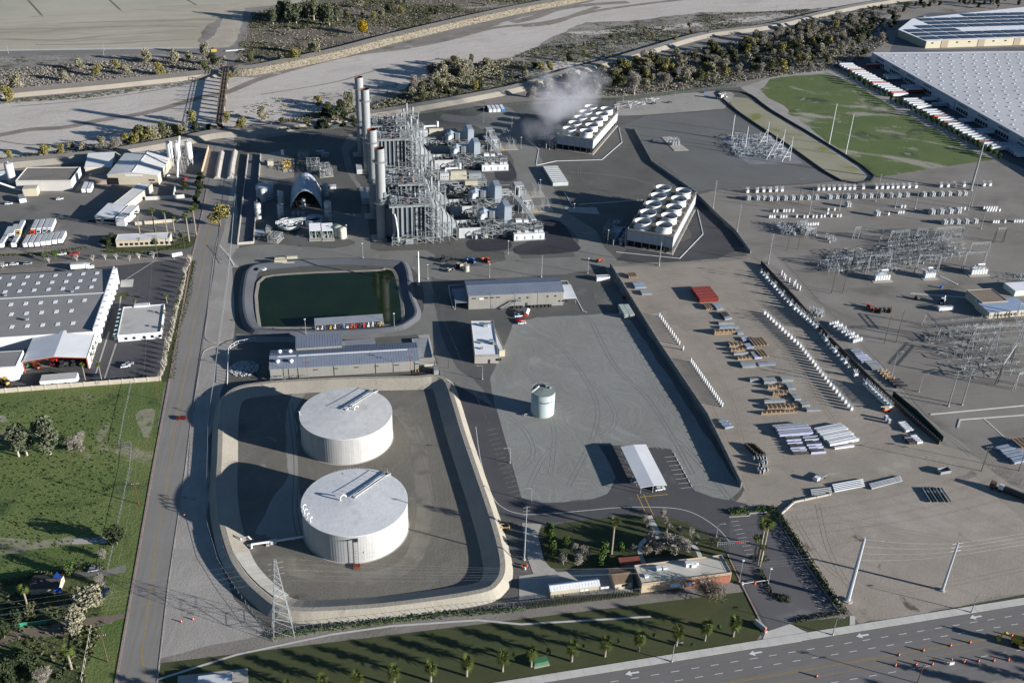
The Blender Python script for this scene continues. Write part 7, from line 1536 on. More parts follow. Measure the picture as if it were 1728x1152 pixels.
pal=[(1236.8,1073),(1189,1080),(1141,1088.6),(1077,1099),(1020.5,1107),(964.4,1115),(896,1124),(847.7,1132),(787.5,1140),(726.7,1149),(665,1157),(603,1166),(545,1174),(487,1183),(430,1192),(372,1200)]
for i,p in enumerate(pal): PL.put(g(*p),R(0,6),'thick fan palm, %s from the east in the lawn row by the avenue'%ORD(i),'fan palms in the lawn row')
for i,(px,py,s) in enumerate(((1167,1092,.35),(1213,1062,.42),(1104,1075,.4),(1045,1086,.4),(985,1094,.35),(926,1104,.45),(868,1108,.4))): tr('green',px,py,s,'small dim shrub tree behind the lawn palms, %s from the east'%ORD(i))
for i,(p,ty) in enumerate((((236,394),355),((262,394),349),((282,391),353),((296,401),361),((319.5,407.5),355),((331,396),348))): PT.put(g(*p),R(0,6),scale=hat(p,ty)/16.2,label='tall slim palm, %s from the west behind the corner office'%ORD(i),group='tall palms behind the corner office')
PT.put(g(1031.7,934),0,'tall slim palm alone on the office lawn',scale=hat((1031.7,934),873)/16.2); 
for i,(p,s) in enumerate((((1270,952),900),((1277,953),874),((1284,946),868),((1282,956),918),((144,641),611),((172,644),610))): PT.put(g(*p),R(0,6),scale=hat(p,s)/16.2,label=('tall palm in the group at the parking island, %s of four'%ORD(i)) if i<4 else 'tall palm by the flat white shed, %s of two'%('west','east')[i-4])
for i in range(13): PS.put(g(lerp(196,154,i/12)+2,lerp(474,612,i/12)),R(0,6),'small palm, %s from the north against the white warehouse side'%ORD(i),'small palms beside the white warehouse',scale=R(.6,.9))
for i,p in enumerate(((230,520),(282,512),(279,540),(276,565))): PS.put(g(*p),R(0,6),'palm beside the white street office, %s from the north'%ORD(i))
PS.put(g(46,1020),0,'thick palm beside the small house with tarpaulin',scale=1.2); PS.put(g(121,1128),0,'thick palm near the bottom left power pole',scale=1.4); PS.put(g(1199,925),0,'broad leafed palm by the gate',scale=.7); PS.put(g(1210,922),0,'second broad leafed palm by the gate',scale=.6)
# cypress row and hedges
def make_cyp():
    t=T('cypress_shrub','cypress','shrub'); b=B()
    for i in range(170):
        z=R(.1,3); r_=.5*(1-(z/3.1)**1.6)+.05; a=R(0,6.28); c=Vector((r_*cos(a),r_*sin(a),z)); d=Vector((R(-1,1),R(-1,1),R(.2,1))).normalized()*.22; e=Vector((-sin(a),cos(a),0))*.14; b.add([c-e,c+e,c+d],[(0,1,2)])
    part('foliage',b,L_dark,t); part('stem',B().cyl(0,0,0,1.2,.07,n=6),m_bark,t); return t
KC=Kind(make_cyp())
for i in range(40): KC.put(g(lerp(891,1078,i/39),lerp(1027,1004,i/39)),R(0,6),'narrow cypress, %s from the west in the tight row by the modular office'%ORD(i),'narrow cypress row')
def hedge(label,px,wd,h_,ml,dens=9,name='hedge'):
    P=[g(*p) for p in px]; b=B()
    for (p,a) in along(P,.5):
        for _ in range(dens):
            o=R(-wd/2,wd/2); c=Vector((p.x-sin(a)*o+R(-.3,.3),p.y+cos(a)*o+R(-.3,.3),R(.1,h_)*(1-.3*abs(o)/wd))); s_=R(.12,.34); d1=Vector((R(-1,1),R(-1,1),R(-.3,1))).normalized()*s_; d2=d1.cross(Vector((R(-1,1),R(-1,1),R(-1,1)))).normalized()*s_; b.add([c-d1,c+d2,c+d1,c-d2],[(0,1,2,3)])
    o=TM(name,b,ml,label,'hedge'); o['kind']='stuff'
hedge('bright green shrub border along the tank yard fence',[(457,1076),(600,1056),(740,1040),(885,1029)],2.2,1.5,L_green,10); hedge('dark hedge along the east side of the visitor car park',[(1308,862),(1350,925),(1392,990),(1425,1036)],3,2.2,L_dark,22); hedge('green planting strip at the head of the car park, west part',[(1232,866),(1264,862)],3,1.2,L_green,26); hedge('green planting strip at the head of the car park, east part',[(1274,861),(1306,858)],3,1.3,L_green,26)
hedge('low hedge at the south edge of the car park',[(1338,1048),(1416,1035)],1.6,.8,L_dark,10); hedge('low planting in the car park island, upper',[(1276,945),(1296,943)],3,.8,L_green,18); hedge('low hedge between the two halves of the car park',[(1282,960),(1302,1005)],1.5,1,L_dark,12); hedge('planting at the tip of the car park island',[(1310,1008),(1332,1012)],4,1.1,L_dark,24)
hedge('planting on the corner office lawn',[(176,425),(250,428),(322,412)],2,.9,L_green,8); hedge('green strip beside the street trees',[(328,440),(320,500),(300,560),(290,640)],3.0,.35,L_ol,4); hedge('overgrown line along the grass field edge',[(0,985),(60,972),(120,962),(182,958)],3,1.3,L_ol,16); hedge('bushy line beside the trailer lot kerb',[(0,432),(60,430),(125,422),(150,418)],2.5,1.1,L_ol,10)
# scattered brush
def brush(label,poly,n,ml,s0,s1,name='scrub',thr=None,sc_=.02):
    P=[tuple(g(*p))[:2] for p in poly]; xs=[p[0] for p in P]; ys_=[p[1] for p in P]; b=B(); k=0; tries=0
    while k<n and tries<n*30:
        tries+=1; x,y=R(min(xs),max(xs)),R(min(ys_),max(ys_))
        if not inside(x,y,P): continue
        if thr is not None and noise.noise(Vector((x*sc_,y*sc_,3.1)))<thr: continue
        k+=1; S=R(s0,s1)
        for _ in range(7):
            c=Vector((x+R(-1,1)*S,y+R(-1,1)*S,R(.1,.9)*S)); d1=Vector((R(-1,1),R(-1,1),R(-.2,1))).normalized()*S*.6; d2=d1.cross(Vector((R(-1,1),R(-1,1),R(-1,1)))).normalized()*S*.5; b.add([c-d1,c+d2,c+d1,c-d2],[(0,1,2,3)])
    o=TM(name,b,ml,label,'shrubs'); o['kind']='stuff'
brush('dark low scrub on the river bar',[(640,178),(760,118),(864,98),(960,58),(1180,26),(1440,12),(1560,2),(1400,30),(1150,72),(1040,100),(860,148),(700,178)],5200,L_ol,.4,1.1,thr=-.05,sc_=.015); brush('dry pale brush on the river bar',[(640,178),(760,118),(864,98),(960,58),(1180,26),(1440,12),(1560,2),(1400,30),(1150,72),(1040,100),(860,148),(700,178)],2600,L_grey,.4,.9)
brush('low dark scrub on the far bank',[(410,125),(400,92),(430,20),(700,-10),(1000,-10),(864,14),(757,38),(657,62),(557,88),(470,112)],5600,L_ol,.4,1.2,thr=-.05,sc_=.012); brush('dry grey brush on the far bank',[(410,125),(400,92),(430,20),(700,-10),(1000,-10),(864,14),(757,38),(657,62),(557,88),(470,112)],2500,L_grey,.4,1)
brush('dark undergrowth left of the bridge',[(0,152),(0,120),(100,110),(240,100),(380,95),(383,112),(340,122),(180,136)],2600,L_grey,.5,1.1); brush('undergrowth below the dense wood',[(900,166),(1000,130),(1060,110),(1296,58),(1480,16),(1500,70),(1430,115),(1290,132),(1180,150),(1050,162)],5200,L_grey,.6,1.4); brush('dry brush below the dense wood',[(900,166),(1000,130),(1060,110),(1296,58),(1480,16),(1500,70),(1430,115),(1290,132),(1180,150),(1050,162)],3500,L_ol,.5,1.2)
brush('brush on the near bank foot',[(0,268),(120,250),(240,232),(330,214),(420,212),(600,196),(620,205),(430,224),(330,232),(180,258),(0,280)],1800,L_ol,.3,.9); brush('sparse tufts in the river bed',[(380,190),(440,170),(600,150),(680,140),(600,190),(440,210)],260,L_pale,.4,1.1)
brush('weeds on the south west plot',[(0,1000),(140,990),(180,1050),(140,1150),(0,1152)],260,L_ol,.3,.9); brush('rough tufts on the green field',[(0,680),(210,660),(180,950),(0,970)],900,L_green,.2,.45)
brush('rocks and brush along the riprap crest',[(0,168),(150,158),(300,140),(350,128),(350,134),(300,146),(150,166),(0,176)],800,L_ol,.3,.7)

brush('soft pale brush on the near bank',[(600,190),(680,158),(744,122),(820,104),(864,100),(840,130),(740,160),(640,188)],1800,L_pale,.6,1.5); brush('soft olive scrub along the near levee',[(440,216),(540,188),(600,180),(640,184),(600,206),(500,216)],1400,L_pale,.5,1.3)
# ---------- poles, lamps, wires ----------
def pole(px,py,ty,label,kind='lamp',arm=0,r_=.16,cat=None,m_=None):
    p=g(px,py); h_=max(4,hat((px,py),ty)); nm={'lamp':'street_lamp','steel':'steel_pole','wood':'utility_pole'}[kind]
    t=T(nm,label,cat or {'lamp':'street lamp','steel':'pole','wood':'utility pole'}[kind],p); mm=m_ or {'lamp':m_lgal,'steel':m_lgal,'wood':m_brn}[kind]
    part('shaft',B().cyl(0,0,0,h_,r_*1.3,r_*.7,10),mm,t)
    if kind=='lamp':
        part('footing',B().cyl(0,0,0,.7,r_*2.2,n=10),m_conc,t)
        if arm: part('arm',B().path([(0,0,h_-.1),(arm*.8,0,h_+.5),(arm*2.2,0,h_+.6)],.09),mm,t); part('lamp_head',B().box((arm*2.6,0,h_+.45),(1.0,.4,.22)),m_lgal,t)
        else: part('lamp_head',B().box((0,-.2,h_),(.9,.6,.35)),m_bwht,t)
    elif kind=='wood':
        for z in (h_-.5,h_-1.8): part('crossarm',B().box((0,0,z),(3,.16,.18)),mm,t)
        b=B()
        for x in (-1.3,-.6,.6,1.3): b.cyl(x,0,h_-.3,h_+.1,.09,n=6)
        part('insulator',b,m_por,t)
    else:
        part('footing',B().cyl(0,0,0,.5,r_*2.4,n=12),m_conc,t)
        if arm:
            for z in (h_-.6,h_-2.4,h_-4.2): part('crossarm',B().bar((-arm,0,z),(arm,0,z+.2),.1),mm,t)
    return p,h_
SP={}
for i,(px,py,ty,a) in enumerate(((516.6,566.5,538.5,0),(665.5,555.5,529,0),(612.5,435.5,411,0),(722,471,447,0),(826,468,445.6,0),(991.6,461.4,436,0),(857.4,428.6,406.7,0),(1025,411.6,388.5,0),(814,640,618,-1),(863.5,217.5,199.5,0),(879,250,232,0),(911,324,303.6,0),(968,364,344,0),(860.6,781,757,-1),(896.5,845,824.5,-1),(1208.5,905,886,1),(585.5,403,380,0),(1051.5,171,155,0),(1139,162,146,0),(700,210,196,0),(816,206,182,0),(545,226,212,0),(524,236,222,0))):
    pole(px,py,ty,['lamp post at the pond south bank, western','lamp post at the pond south east corner','lamp post north of the pond','lamp post beside the pond east rim','lamp post behind the grey building, middle','lamp post behind the grey building, east end','lamp post by the small dark asphalt patch','lamp post west of the southern cooling tower','lamp post south of the white roofed office','lamp post north of the turbine row','lamp post at the lane west of the steaming tower','lamp post beside the pale container block','lamp post in the shadow west of the fan tower','lamp post over the parking stalls, northern','lamp post over the parking stalls, southern','lamp post by the curved road near the gate','lamp post east of the two cream tanks','lamp post at the wood edge, western','lamp post at the wood edge, eastern','lamp post behind the north boilers','lamp post north east of the turbines','small lamp post on the north fence, eastern','small lamp post on the north fence, western'][i],'lamp',a,.14)
for i,(px,py,ty) in enumerate(((1133.5,1116,1087),(1405,1071,1044.5),(1639,1033,1006))): pole(px,py,ty,'avenue street lamp, %s from the west on the near kerb'%ORD(i),'lamp',1,.15)
for i,(px,py,ty) in enumerate(((1296,983.5,959),(1247,982,945))): pole(px,py,ty,('lamp on the car park island','slim lamp at the inner gate')[i],'lamp',0,.13)
for i,(px,py,ty) in enumerate(((1503,640,595),(1550,661,633))): pole(px,py,ty,('lamp with insulator arms by the slatted fence','slim lamp on the substation ground')[i],'lamp',1,.17)
pole(706.6,481,424,'thick white pole beside the pond east side','steel',0,.5,m_=m_bwht); pole(913.4,467.5,431,'steel pole behind the grey building','steel',.6,.22); pole(927,252,224,'rusty brown pole by the steaming tower','steel',0,.22,m_=m_rust)
PAt=pole(1430,1013,907,'very tall white steel pole, western of two beside the avenue lot','steel',0,.75,m_=m_por); PBt=pole(1590,995.5,915,'tall steel pole with insulators, eastern of two beside the avenue lot','steel',2.2,.45,m_=m_por)
PCt=pole(1638,321,235,'very tall leaning-looking steel pole at the yard north east','steel',0,.7,m_=m_lgal)
lab=['steel pole with arms by the slatted fence head','steel pole at the yard north west corner','steel pole west of the long cabinet row','steel pole south of the fan tower','yard steel pole, in front of the third canister row','yard steel pole, second from the west','yard steel pole, beside the open middle','yard steel pole, near the small canisters','yard steel pole, among the cabinets','paired steel pole at yard east, front','paired steel pole at yard east, rear','steel pole right of the paired ones','steel pole in front of the right switchgear, western','steel pole in front of the right switchgear, eastern','tall steel pole by the plant lamp line']
for i,(px,py,ty,a) in enumerate(((1296,445,395,1.2),(1203,351,305,1.2),(1243.6,391,345,.8),(1112,448,408,0),(1416,355,307,0),(1365,361,319,0),(1510,351,314,0),(1543.5,352.5,315,0),(1477,340,294,.8),(1633.5,354,310,0),(1639,347.5,309,0),(1655,386,355,0),(1600,685,625,1.4),(1623,683,621,1.4),(884.5,944,854,1.3))):
    SP[i]=pole(px,py,ty,lab[i],'steel',a,.26)
for i,(px,py,ty,l) in enumerate(((1328.5,422.5,380,'brown wood pole, left of the pair by the tangled switchgear'),(1346,421,377,'brown wood pole, right of the pair by the tangled switchgear'),(1403,495,453,'brown wood pole, left of the pair before the first transformer'),(1422,494,444,'brown wood pole, right of the pair before the first transformer'),(1347,344,302,'brown wood pole among the white cabinets'),(1492,580,532,'brown wood pole, left of the pair right of the dense canisters'),(1512,578,524,'brown wood pole, right of the pair right of the dense canisters'),(1656,794.6,753,'brown wood pole at the open lot corner, western'),(1719,794,755,'brown wood pole at the open lot corner, eastern'),(234,850,815.5,'reddish wood pole between green field and street'),(182,1116,1070.6,'wood pole with transformer at the street bottom'),(80.5,431,416,'wood pole by the parked white trailers'),(122,437,402,'wood pole at the side street sign'),(266,434,397,'wood pole at the street corner office'),(1548,1152,1121,'wood pole across the avenue at the bottom'),(267,675,642,'thin reddish pole at the wall end'),(520,648,607,'thin rust pole in front of the long grey building, western'),(693,634,598,'thin rust pole in front of the long grey building, eastern'),(312,420,390,'slim wood pole near the palms'))):
    SP[100+i]=pole(px,py,ty,l,'wood',0,.16 if i<15 else .09,m_=m_rust if i in(9,15,16,17) else None)
# lattice tower
p=g(478,1066); h_=hat((478,1066),944); t=T('lattice_tower','pale lattice transmission tower at the corner of the tank yard','pylon',p,.1)
b=B(); lv_=[0,.13,.26,.38,.49,.59,.68,.76,.83,.9,.96,1]; W=lambda u:3.3*(1-u)**1.15+.35
for s1 in (-1,1):
    for s2 in (-1,1): part('leg',B().path([(s1*W(u),s2*W(u),h_*u) for u in lv_],.1,4),m_gal,t)
for i in range(len(lv_)-1):
    u,v=lv_[i],lv_[i+1]
    for s_ in (-1,1):
        for (P_,Q_) in (((-1,s_),(1,s_)),((s_,-1),(s_,1))):
            a1=(P_[0]*W(u),P_[1]*W(u),h_*u); a2=(Q_[0]*W(v),Q_[1]*W(v),h_*v); b1=(Q_[0]*W(u),Q_[1]*W(u),h_*u); b2=(P_[0]*W(v),P_[1]*W(v),h_*v); b.bar(a1,a2,.05); b.bar(b1,b2,.05); b.bar(a2,b2,.05)
part('bracing',b,m_gal,t); b=B()
for z in (.8,.88,.95): b.bar((-2.6,0,h_*z),(2.6,0,h_*z+.3),.1)
part('crossarm',b,m_lgal,t); TW=p
def wire(label,a,c,sag=1.5,r_=.05):
    r_*=.42
    b=B(); a=Vector(a);c=Vector(c); P=[a.lerp(c,k/16)-Vector((0,0,sag*4*(k/16)*(1-k/16))) for k in range(17)]; b.path(P,r_,4); TM('overhead_wire',b,m_lgal,label,'wire')
pa,ha=PAt; pb,hb=PBt
for i,z in enumerate((.4,2.5,4.6,6.7)):
    wire('overhead wire between the two tall avenue poles, %s from the top'%ORD(i),pa+Vector((0,0,ha-z*1.6)),pb+Vector((0,0,hb-z*.95)),1.0,.07)
    wire('overhead wire running east from the second tall avenue pole, %s from the top'%ORD(i),pb+Vector((0,0,hb-z*.95)),pb+Vector((150,14,hb-z*.95)),2.5,.07)
for i,z in enumerate((.8,.88,.95)):
    for s_ in (-2.6,2.6):
        wire('thin line from the lattice tower towards the tall avenue pole, %s wire %s side'%(ORD(i),'near' if s_<0 else 'far'),TW+Vector((s_*.2,s_,h_*z)),pa+Vector((0,s_*.2,ha*.8-i*2)),5,.035); wire('thin line from the lattice tower out to the west, %s wire %s side'%(ORD(i),'near' if s_<0 else 'far'),TW+Vector((0,s_,h_*z)),TW+Vector((-220,s_-6,h_*z)),5,.035)
q_=SP[14]; wire('line from the steel pole to the tank side pole',q_[0]+Vector((0,0,q_[1]-1)),g(708,480)+Vector((0,0,18)),3,.035)
for a,c,l in ((109,110,'west street line, lower span'),(113,109,'west street line, upper span'),(107,108,'line between the two corner poles'),(102,103,'line between the brown pole pair')): wire(l,SP[a][0]+Vector((0,0,SP[a][1])),SP[c][0]+Vector((0,0,SP[c][1])),1.5,.035)
for i,(a,c) in enumerate(((4,5),(6,7),(0,2),(12,13),(1,4))): wire('yard line between two steel poles, %s of five'%ORD(i),SP[a][0]+Vector((0,0,SP[a][1])),SP[c][0]+Vector((0,0,SP[c][1])),1.2,.04)
# ---------- walls, fences ----------
m_ywall=mat('yard_wall_panels','777875','6c6d6a',s=.2,fine=.08)
longwall([(1030,452),(1112,585),(1193,706),(1250,822)],3.0,m_ywall,'long grey wall between the rock yard and the dirt storage yard',.4)
longwall([(805,218)][:0]+[(850+815/3.716,130+330/3.716),(1100,275),(1150,310),(1175,328)],1.8,m_ywall,'grey wall running past the northern cooling tower'); longwall([(1175,330),(1210,365),(1240,392),(1266,428)],2.2,m_ywall,'grey wall behind the southern cooling tower')
longwall([(920,172),(1040,170),(1150,158),(1242,146)],2.6,mat('dark_green_wall','2f3632','283029',s=.3,fine=.1),'dark fence wall at the foot of the wood',.3,'boundary_fence','fence'); longwall([(395,228),(470,222),(560,216),(620,206),(720,196),(850,180),(920,172)],2.2,MATS['dark_green_wall'],'dark fence along the north levee side of the plant',.3,'boundary_fence','fence')
longwall([(1415,1018),(1370,950),(1318,868),(1340,848),(1400,835)],.9,m_conc,'low concrete wall curving round the open dirt lot',.5)
t=T('slatted_fence','long dark slatted fence in the middle of the yards','fence'); P=[(1284,446),(1340,506),(1400,575),(1470,645),(1530,703),(1584,750)]
part('screen',wall_(B(),P,2.5,.2),mat('dark_screen_fabric','3d3b3a','343332',s=.5,fine=.15),t)
for (p,a) in along([g(*q_) for q_ in P],n=110): part('post',B().box((p.x,p.y,0),(.25,.25,2.9),a),m_brn,t)
part('green_screen',wall_(B(),[(1506,668),(1545,700),(1590,745)],3,.15),mat('green_screen_fabric','2c4038','263831',s=.5,fine=.1),t)
def fence(label,px,h_=2.2,step=3.2,mm=None,r_=.05):
    t=T('chain_link_fence',label,'fence'); P=[g(*p) for p in px]; A_=along(P,step); b=B()
    for (p,a) in A_: b.bar((p.x,p.y,0),(p.x,p.y,h_),r_)
    part('post',b,mm or m_lgal,t,kind='stuff'); b=B()
    for i in range(len(A_)-1):
        for z in (h_,.1): b.bar((A_[i][0].x,A_[i][0].y,z),(A_[i+1][0].x,A_[i+1][0].y,z),r_*.8)
    part('rail',b,mm or m_lgal,t,kind='stuff')
fence('pale chain link fence between the street strip and the plant',[(400,300),(395,360),(392,400),(385,470),(372,560),(362,640),(352,720)],2.4,2,m_lgal,.08); fence('chain link fence west of the bund',[(352,720),(350,800),(348,880),(368,950),(400,1000),(452,1070)],2.2,3); fence('fence between tank yard and the south lawn',[(455,1070),(600,1050),(760,1030),(886,1022),(1080,1000)],2.2,3)
fence('field fence inside the green field, northern leg',[(222,647),(210,700),(200,752)],1.3,2.5,m_gal); fence('field fence inside the green field, middle leg',[(200,752),(222,748),(219,790),(200,880),(182,962)],1.3,2.5,m_gal); fence('fence along the trailer row',[(1408,122),(1500,172),(1600,226),(1700,282)],2.2,3.5); fence('yellow fence round the pond rim',[tuple(q_) for q_ in [(470,444),(560,438),(660,440),(686,450),(698,500),(706,532),(690,550),(665,558)]],1.2,2.2,m_yel); fence('fence with sliding gate by the corner of the plant street side',[(372,418),(385,432),(395,450)],2.4,2,m_wht,.1)
fence('white pipe railing west of the long building',[(384,650),(386,590),(400,580),(432,574)],1.6,3,m_bwht,.14); fence('fence of the south west yard',[(155,1060),(145,1110),(138,1150)],1.8,3,m_beige,.1)
t=T('green_screen_fence','teal screen fence in the bottom left yard','fence'); part('screen',wall_(B(),[(-10,1068),(40,1056),(80,1052)],1.8,.12),mat('teal_screen','2f7a62','2a6e58',s=1,fine=.05),t)
t=T('sliding_gate','red and white barrier gate at the car park entrance','gate'); 
b=B(); p,q_=g(1212,918,1.2),g(1258,915,1.2)
for z in (0,1): b.bar(p+Vector((0,0,z)),q_+Vector((0,0,z)),.08)
for k in range(14): e=p.lerp(q_,k/13); b.bar((e.x,e.y,0),(e.x,e.y,2.3),.06)
part('gate_leaf',b,m_lgal,t); b=B(); b.box(tuple(p.lerp(q_,.75)),(2.6,.15,.5)); part('red_sign',b,m_red,t)
t=T('barrier_gate','white barrier arm across the drive','barrier'); part('arm',B().bar(g(1254,984,1.1),g(1298,978,1.1),.12),m_bwht,t); part('post',B().box(tuple(g(1274,985)),(.6,.6,1.3)),m_org,t); part('cabinet',B().box(tuple(g(1253,986)),(.6,.5,1.2)),m_bwht,t)
# ---------- vehicles ----------
def make_car(mm,name='parked_car',truck=False,L=4.6):
    t=T(name,'car','car' if not truck else 'pickup truck'); w_=1.8
    pr=[(-L/2,.35),(L/2,.35),(L/2,.8),(L/2-.25,.95),(L/2-1.25,1.0),(-L/2+.3,1.02),(-L/2,.9)]
    n=len(pr); b=B(); b.add([(x,-w_/2,z) for x,z in pr]+[(x,w_/2,z) for x,z in pr],[tuple(range(n)),tuple(range(n,2*n))[::-1]]+[(i,i+n,(i+1)%n+n,(i+1)%n) for i in range(n)]); part('body',b,mm,t)
    x0,x1=(-L/2+.35,L/2-1.2) if not truck else (-.5,L/2-1.3); b=B(); b.add([(x0,-.8,1),(x1,-.8,1),(x1,.8,1),(x0,.8,1),(x0+.35,-.66,1.5),(x1-.7,-.66,1.5),(x1-.7,.66,1.5),(x0+.35,.66,1.5)],[(4,5,6,7),(0,1,5,4),(1,2,6,5),(2,3,7,6),(3,0,4,7)]); part('cabin_glass',b,m_gls,t); b=B(); b.box(((x0+x1-.35)/2,0,1.5),((x1-x0)-1.1,1.3,.06)); part('roof',b,mm,t)
    if truck: part('cargo_bed',B().box((-L/2+1.15,0,1.0),(1.8,1.4,.05)),m_dk,t)
    for x in (-L*.31,L*.31):
        for y in (-.82,.82): part('wheel',B().tube((x,y-.1,.34),(x,y+.1,.34),.34,12),m_tire,t)
    for y in (-.6,.6): part('headlight',B().box((L/2,y,.6),(.06,.35,.16)),m_bwht,t)
    return t
def car(px,py,rz,mm,label,truck=False,L=4.6): t=make_car(mm,'pickup_truck' if truck else 'parked_car',truck,L); tag(t,label,'pickup truck' if truck else 'car'); t.location=g(px,py); t.rotation_euler=(0,0,rz); return t
m_sil=mat('silver_paint','8b9096','7f848a',s=1,rough=.3,fine=0); m_dred=mat('dark_red_paint','6e1613',None,s=1,rough=.3,fine=0); m_navy=mat('dark_blue_paint','1d2a3c',None,s=1,rough=.3,fine=0)
car(306,707,pi*.97,m_dred,'dark red car driving on the west street'); car(876,529,pi+.1,m_bwht,'white pickup, topmost of the four parked together',True,5.6); car(876,534,pi+.1,m_bwht,'white pickup, second of the four parked together',True,5.6); car(878,541,pi+.1,m_red,'bright red pickup by the rock yard',True,5.6); car(880.5,546,pi+.05,m_bwht,'white car, lowest of the four parked together')
car(1113,826,.1,m_bwht,'white car parked under the carport front'); car(1072,812,.1,m_sil,'car in the carport shade'); car(218,615,.2,m_sil,'silver car parked in the dark lot, upper'); car(212,619,.2,m_bwht,'white car parked in the dark lot, lower'); car(160,962,.1,m_sil,'silver car on the drive beside the small house'); car(178,1001,1.3,m_navy,'dark car on the grass by the street'); car(259,429,.05,m_sil,'car beside the corner of the side street')
car(104,430,.08,m_bwht,'white pickup on the side street',True,5.6); car(126,429,.05,m_red,'red pickup on the side street',True,5.6); car(6,449,0,m_bwht,'white car at kerb of the side street, western'); car(24,447,0,m_bwht,'white car at kerb of the side street, middle'); car(47,446,0,m_sil,'white-silver car at kerb of the side street, eastern'); car(312,303,1.2,m_red,'red car beside the batch plant'); car(281,298,.5,m_bwht,'white car beside the conveyor foot'); car(15,345,.1,m_bwht,'white car alone in the truck lot'); car(101,337,.2,m_bwht,'small white car in the middle of the truck lot'); car(155,373,0,m_navy,'dark car in the shadow of the wide wing'); car(165,635,.1,m_navy,'dark car at the lot south end')
for i,(px,py,mm) in enumerate(((1462,30,m_bwht),(1600,29,m_bwht),(1650,29,m_navy),(1560,29,m_sil))): car(px,py,.1,mm,'far car behind the solar warehouse, %s from the west'%ORD(i))
for i,(px,py,mm) in enumerate(((1037,169,m_sil),(1190,157,m_blu),(1103,176,m_dk),(1130,174,m_dk))): car(px,py,.2,mm,'car by the dark fence at the wood, %s one'%ORD(i))
def make_trailer(L=15,mm=None,cab=None):
    mm=mm or m_bwht; t=T('truck_trailer','trailer','trailer'); part('box',B().box((0,0,1.15),(L,2.6,2.8)),mm,t); part('roof',B().box((0,0,3.95),(L-.1,2.5,.05)),mat('trailer_roof','a6a8aa','999b9d',s=.1,fine=.08),t)
    for x in (-L*.4,-L*.32):
        for y in (-1,1): part('wheel',B().tube((x,y-.25,.5),(x,y+.25,.5),.5,12),m_tire,t)
    if cab:
        part('cab',B().add([(L/2+.3,-1.2,.7),(L/2+4.6,-1.2,.7),(L/2+4.6,1.2,.7),(L/2+.3,1.2,.7),(L/2+.3,-1.2,3.6),(L/2+2.4,-1.2,3.4),(L/2+2.4,1.2,3.4),(L/2+.3,1.2,3.6),(L/2+3,-1.2,2.1),(L/2+3,1.2,2.1),(L/2+4.6,-1.1,1.9),(L/2+4.6,1.1,1.9)],[(4,5,6,7),(5,8,9,6),(8,10,11,9),(10,1,2,11),(0,1,10,8,5,4),(3,7,6,9,11,2),(0,4,7,3)]),cab,t); part('windscreen',B().add([(L/2+2.45,-1,3.3),(L/2+3.02,-1,2.2),(L/2+3.02,1,2.2),(L/2+2.45,1,3.3)],[(0,1,2,3)]),m_gls,t)
        for x in (L/2+.9,L/2+3.9):
            for y in (-1,1): part('wheel',B().tube((x,y-.2,.5),(x,y+.2,.5),.5,12),m_tire,t)
    else: part('landing_leg',B().box((L*.3,0,0),(.2,1.8,1.1)),m_dk,t)
    return t
KW=Kind(make_trailer()); KO=Kind(make_trailer(15,m_org)); KR=Kind(make_trailer(15,mat('rust_red_trailer','7d3a24','70341f',s=1,fine=.1))); KG=Kind(make_trailer(15,m_fil))
NT=47; ta,tb=g(1426,113),g(1684,255); 
for i in range(NT):
    if i in (20,21,27): continue
    p=ta.lerp(tb,i/(NT-1)); o_=i in (4,12,18,31); r_=i in (34,43)
    (KO if o_ else KR if r_ else KW).put(p+Vector((R(-.8,.8),0,0)),pi-.03,'%s trailer, %s from north in the long row'%('orange' if o_ else 'rust red' if r_ else 'white',ORD(i) if i<47 else i),'trailers in the long row')
ltr=mat('red_lettering','a03038',None,s=1,fine=0)
c_=0
for u,n_,cols_ in ((24,1,'R'),(62,3,'GGW'),(100,5,'GGGWR'),(140,1,'W'),(158,1,'G'),(204,1,'W'),(232,2,'GW'),(268,8,'RGGGGGWW'),(310,2,'RR'),(328,5,'GGGRR'),(362,2,'GG'),(380,4,'RWWG'),(430,5,'WWGWW')):
    for k in range(n_):
        K_={'R':KR,'G':KG,'W':KW}[cols_[k%len(cols_)]]; K_.put(wl_(u+k*3.6,-9.5),WA+pi/2+pi,'%s trailer at the warehouse doors, %s from north'%({'R':'rust red','G':'grey white','W':'white'}[cols_[k%len(cols_)]],ORD(c_)),'trailers at the warehouse doors'); c_+=1
sheet('loading_yard',m_asph,[(1405,110),(1440,96),(1472,100),(1728,244),(1800,290),(1760,300),(1700,272)],3)
sheet('loading_yard',mat('far_asphalt','5a5b60','505157',s=.03,fine=.08),[(1440,96),(1500,92),(1512,62),(1530,34),(1570,22),(1728,20),(1900,20),(1900,30),(1728,28),(1600,30),(1540,34),(1518,64),(1564,84),(1728,80),(1900,76),(1900,86),(1640,86),(1480,95)],2.5)
strip('path',mat('pale_concrete_path','8e9095',None,s=.2,fine=.05),smooth([(1400,112),(1430,104),(1438,92),(1428,84),(1445,80),(1478,73),(1478,58),(1490,46),(1496,34),(1510,24)]),5,3.2)
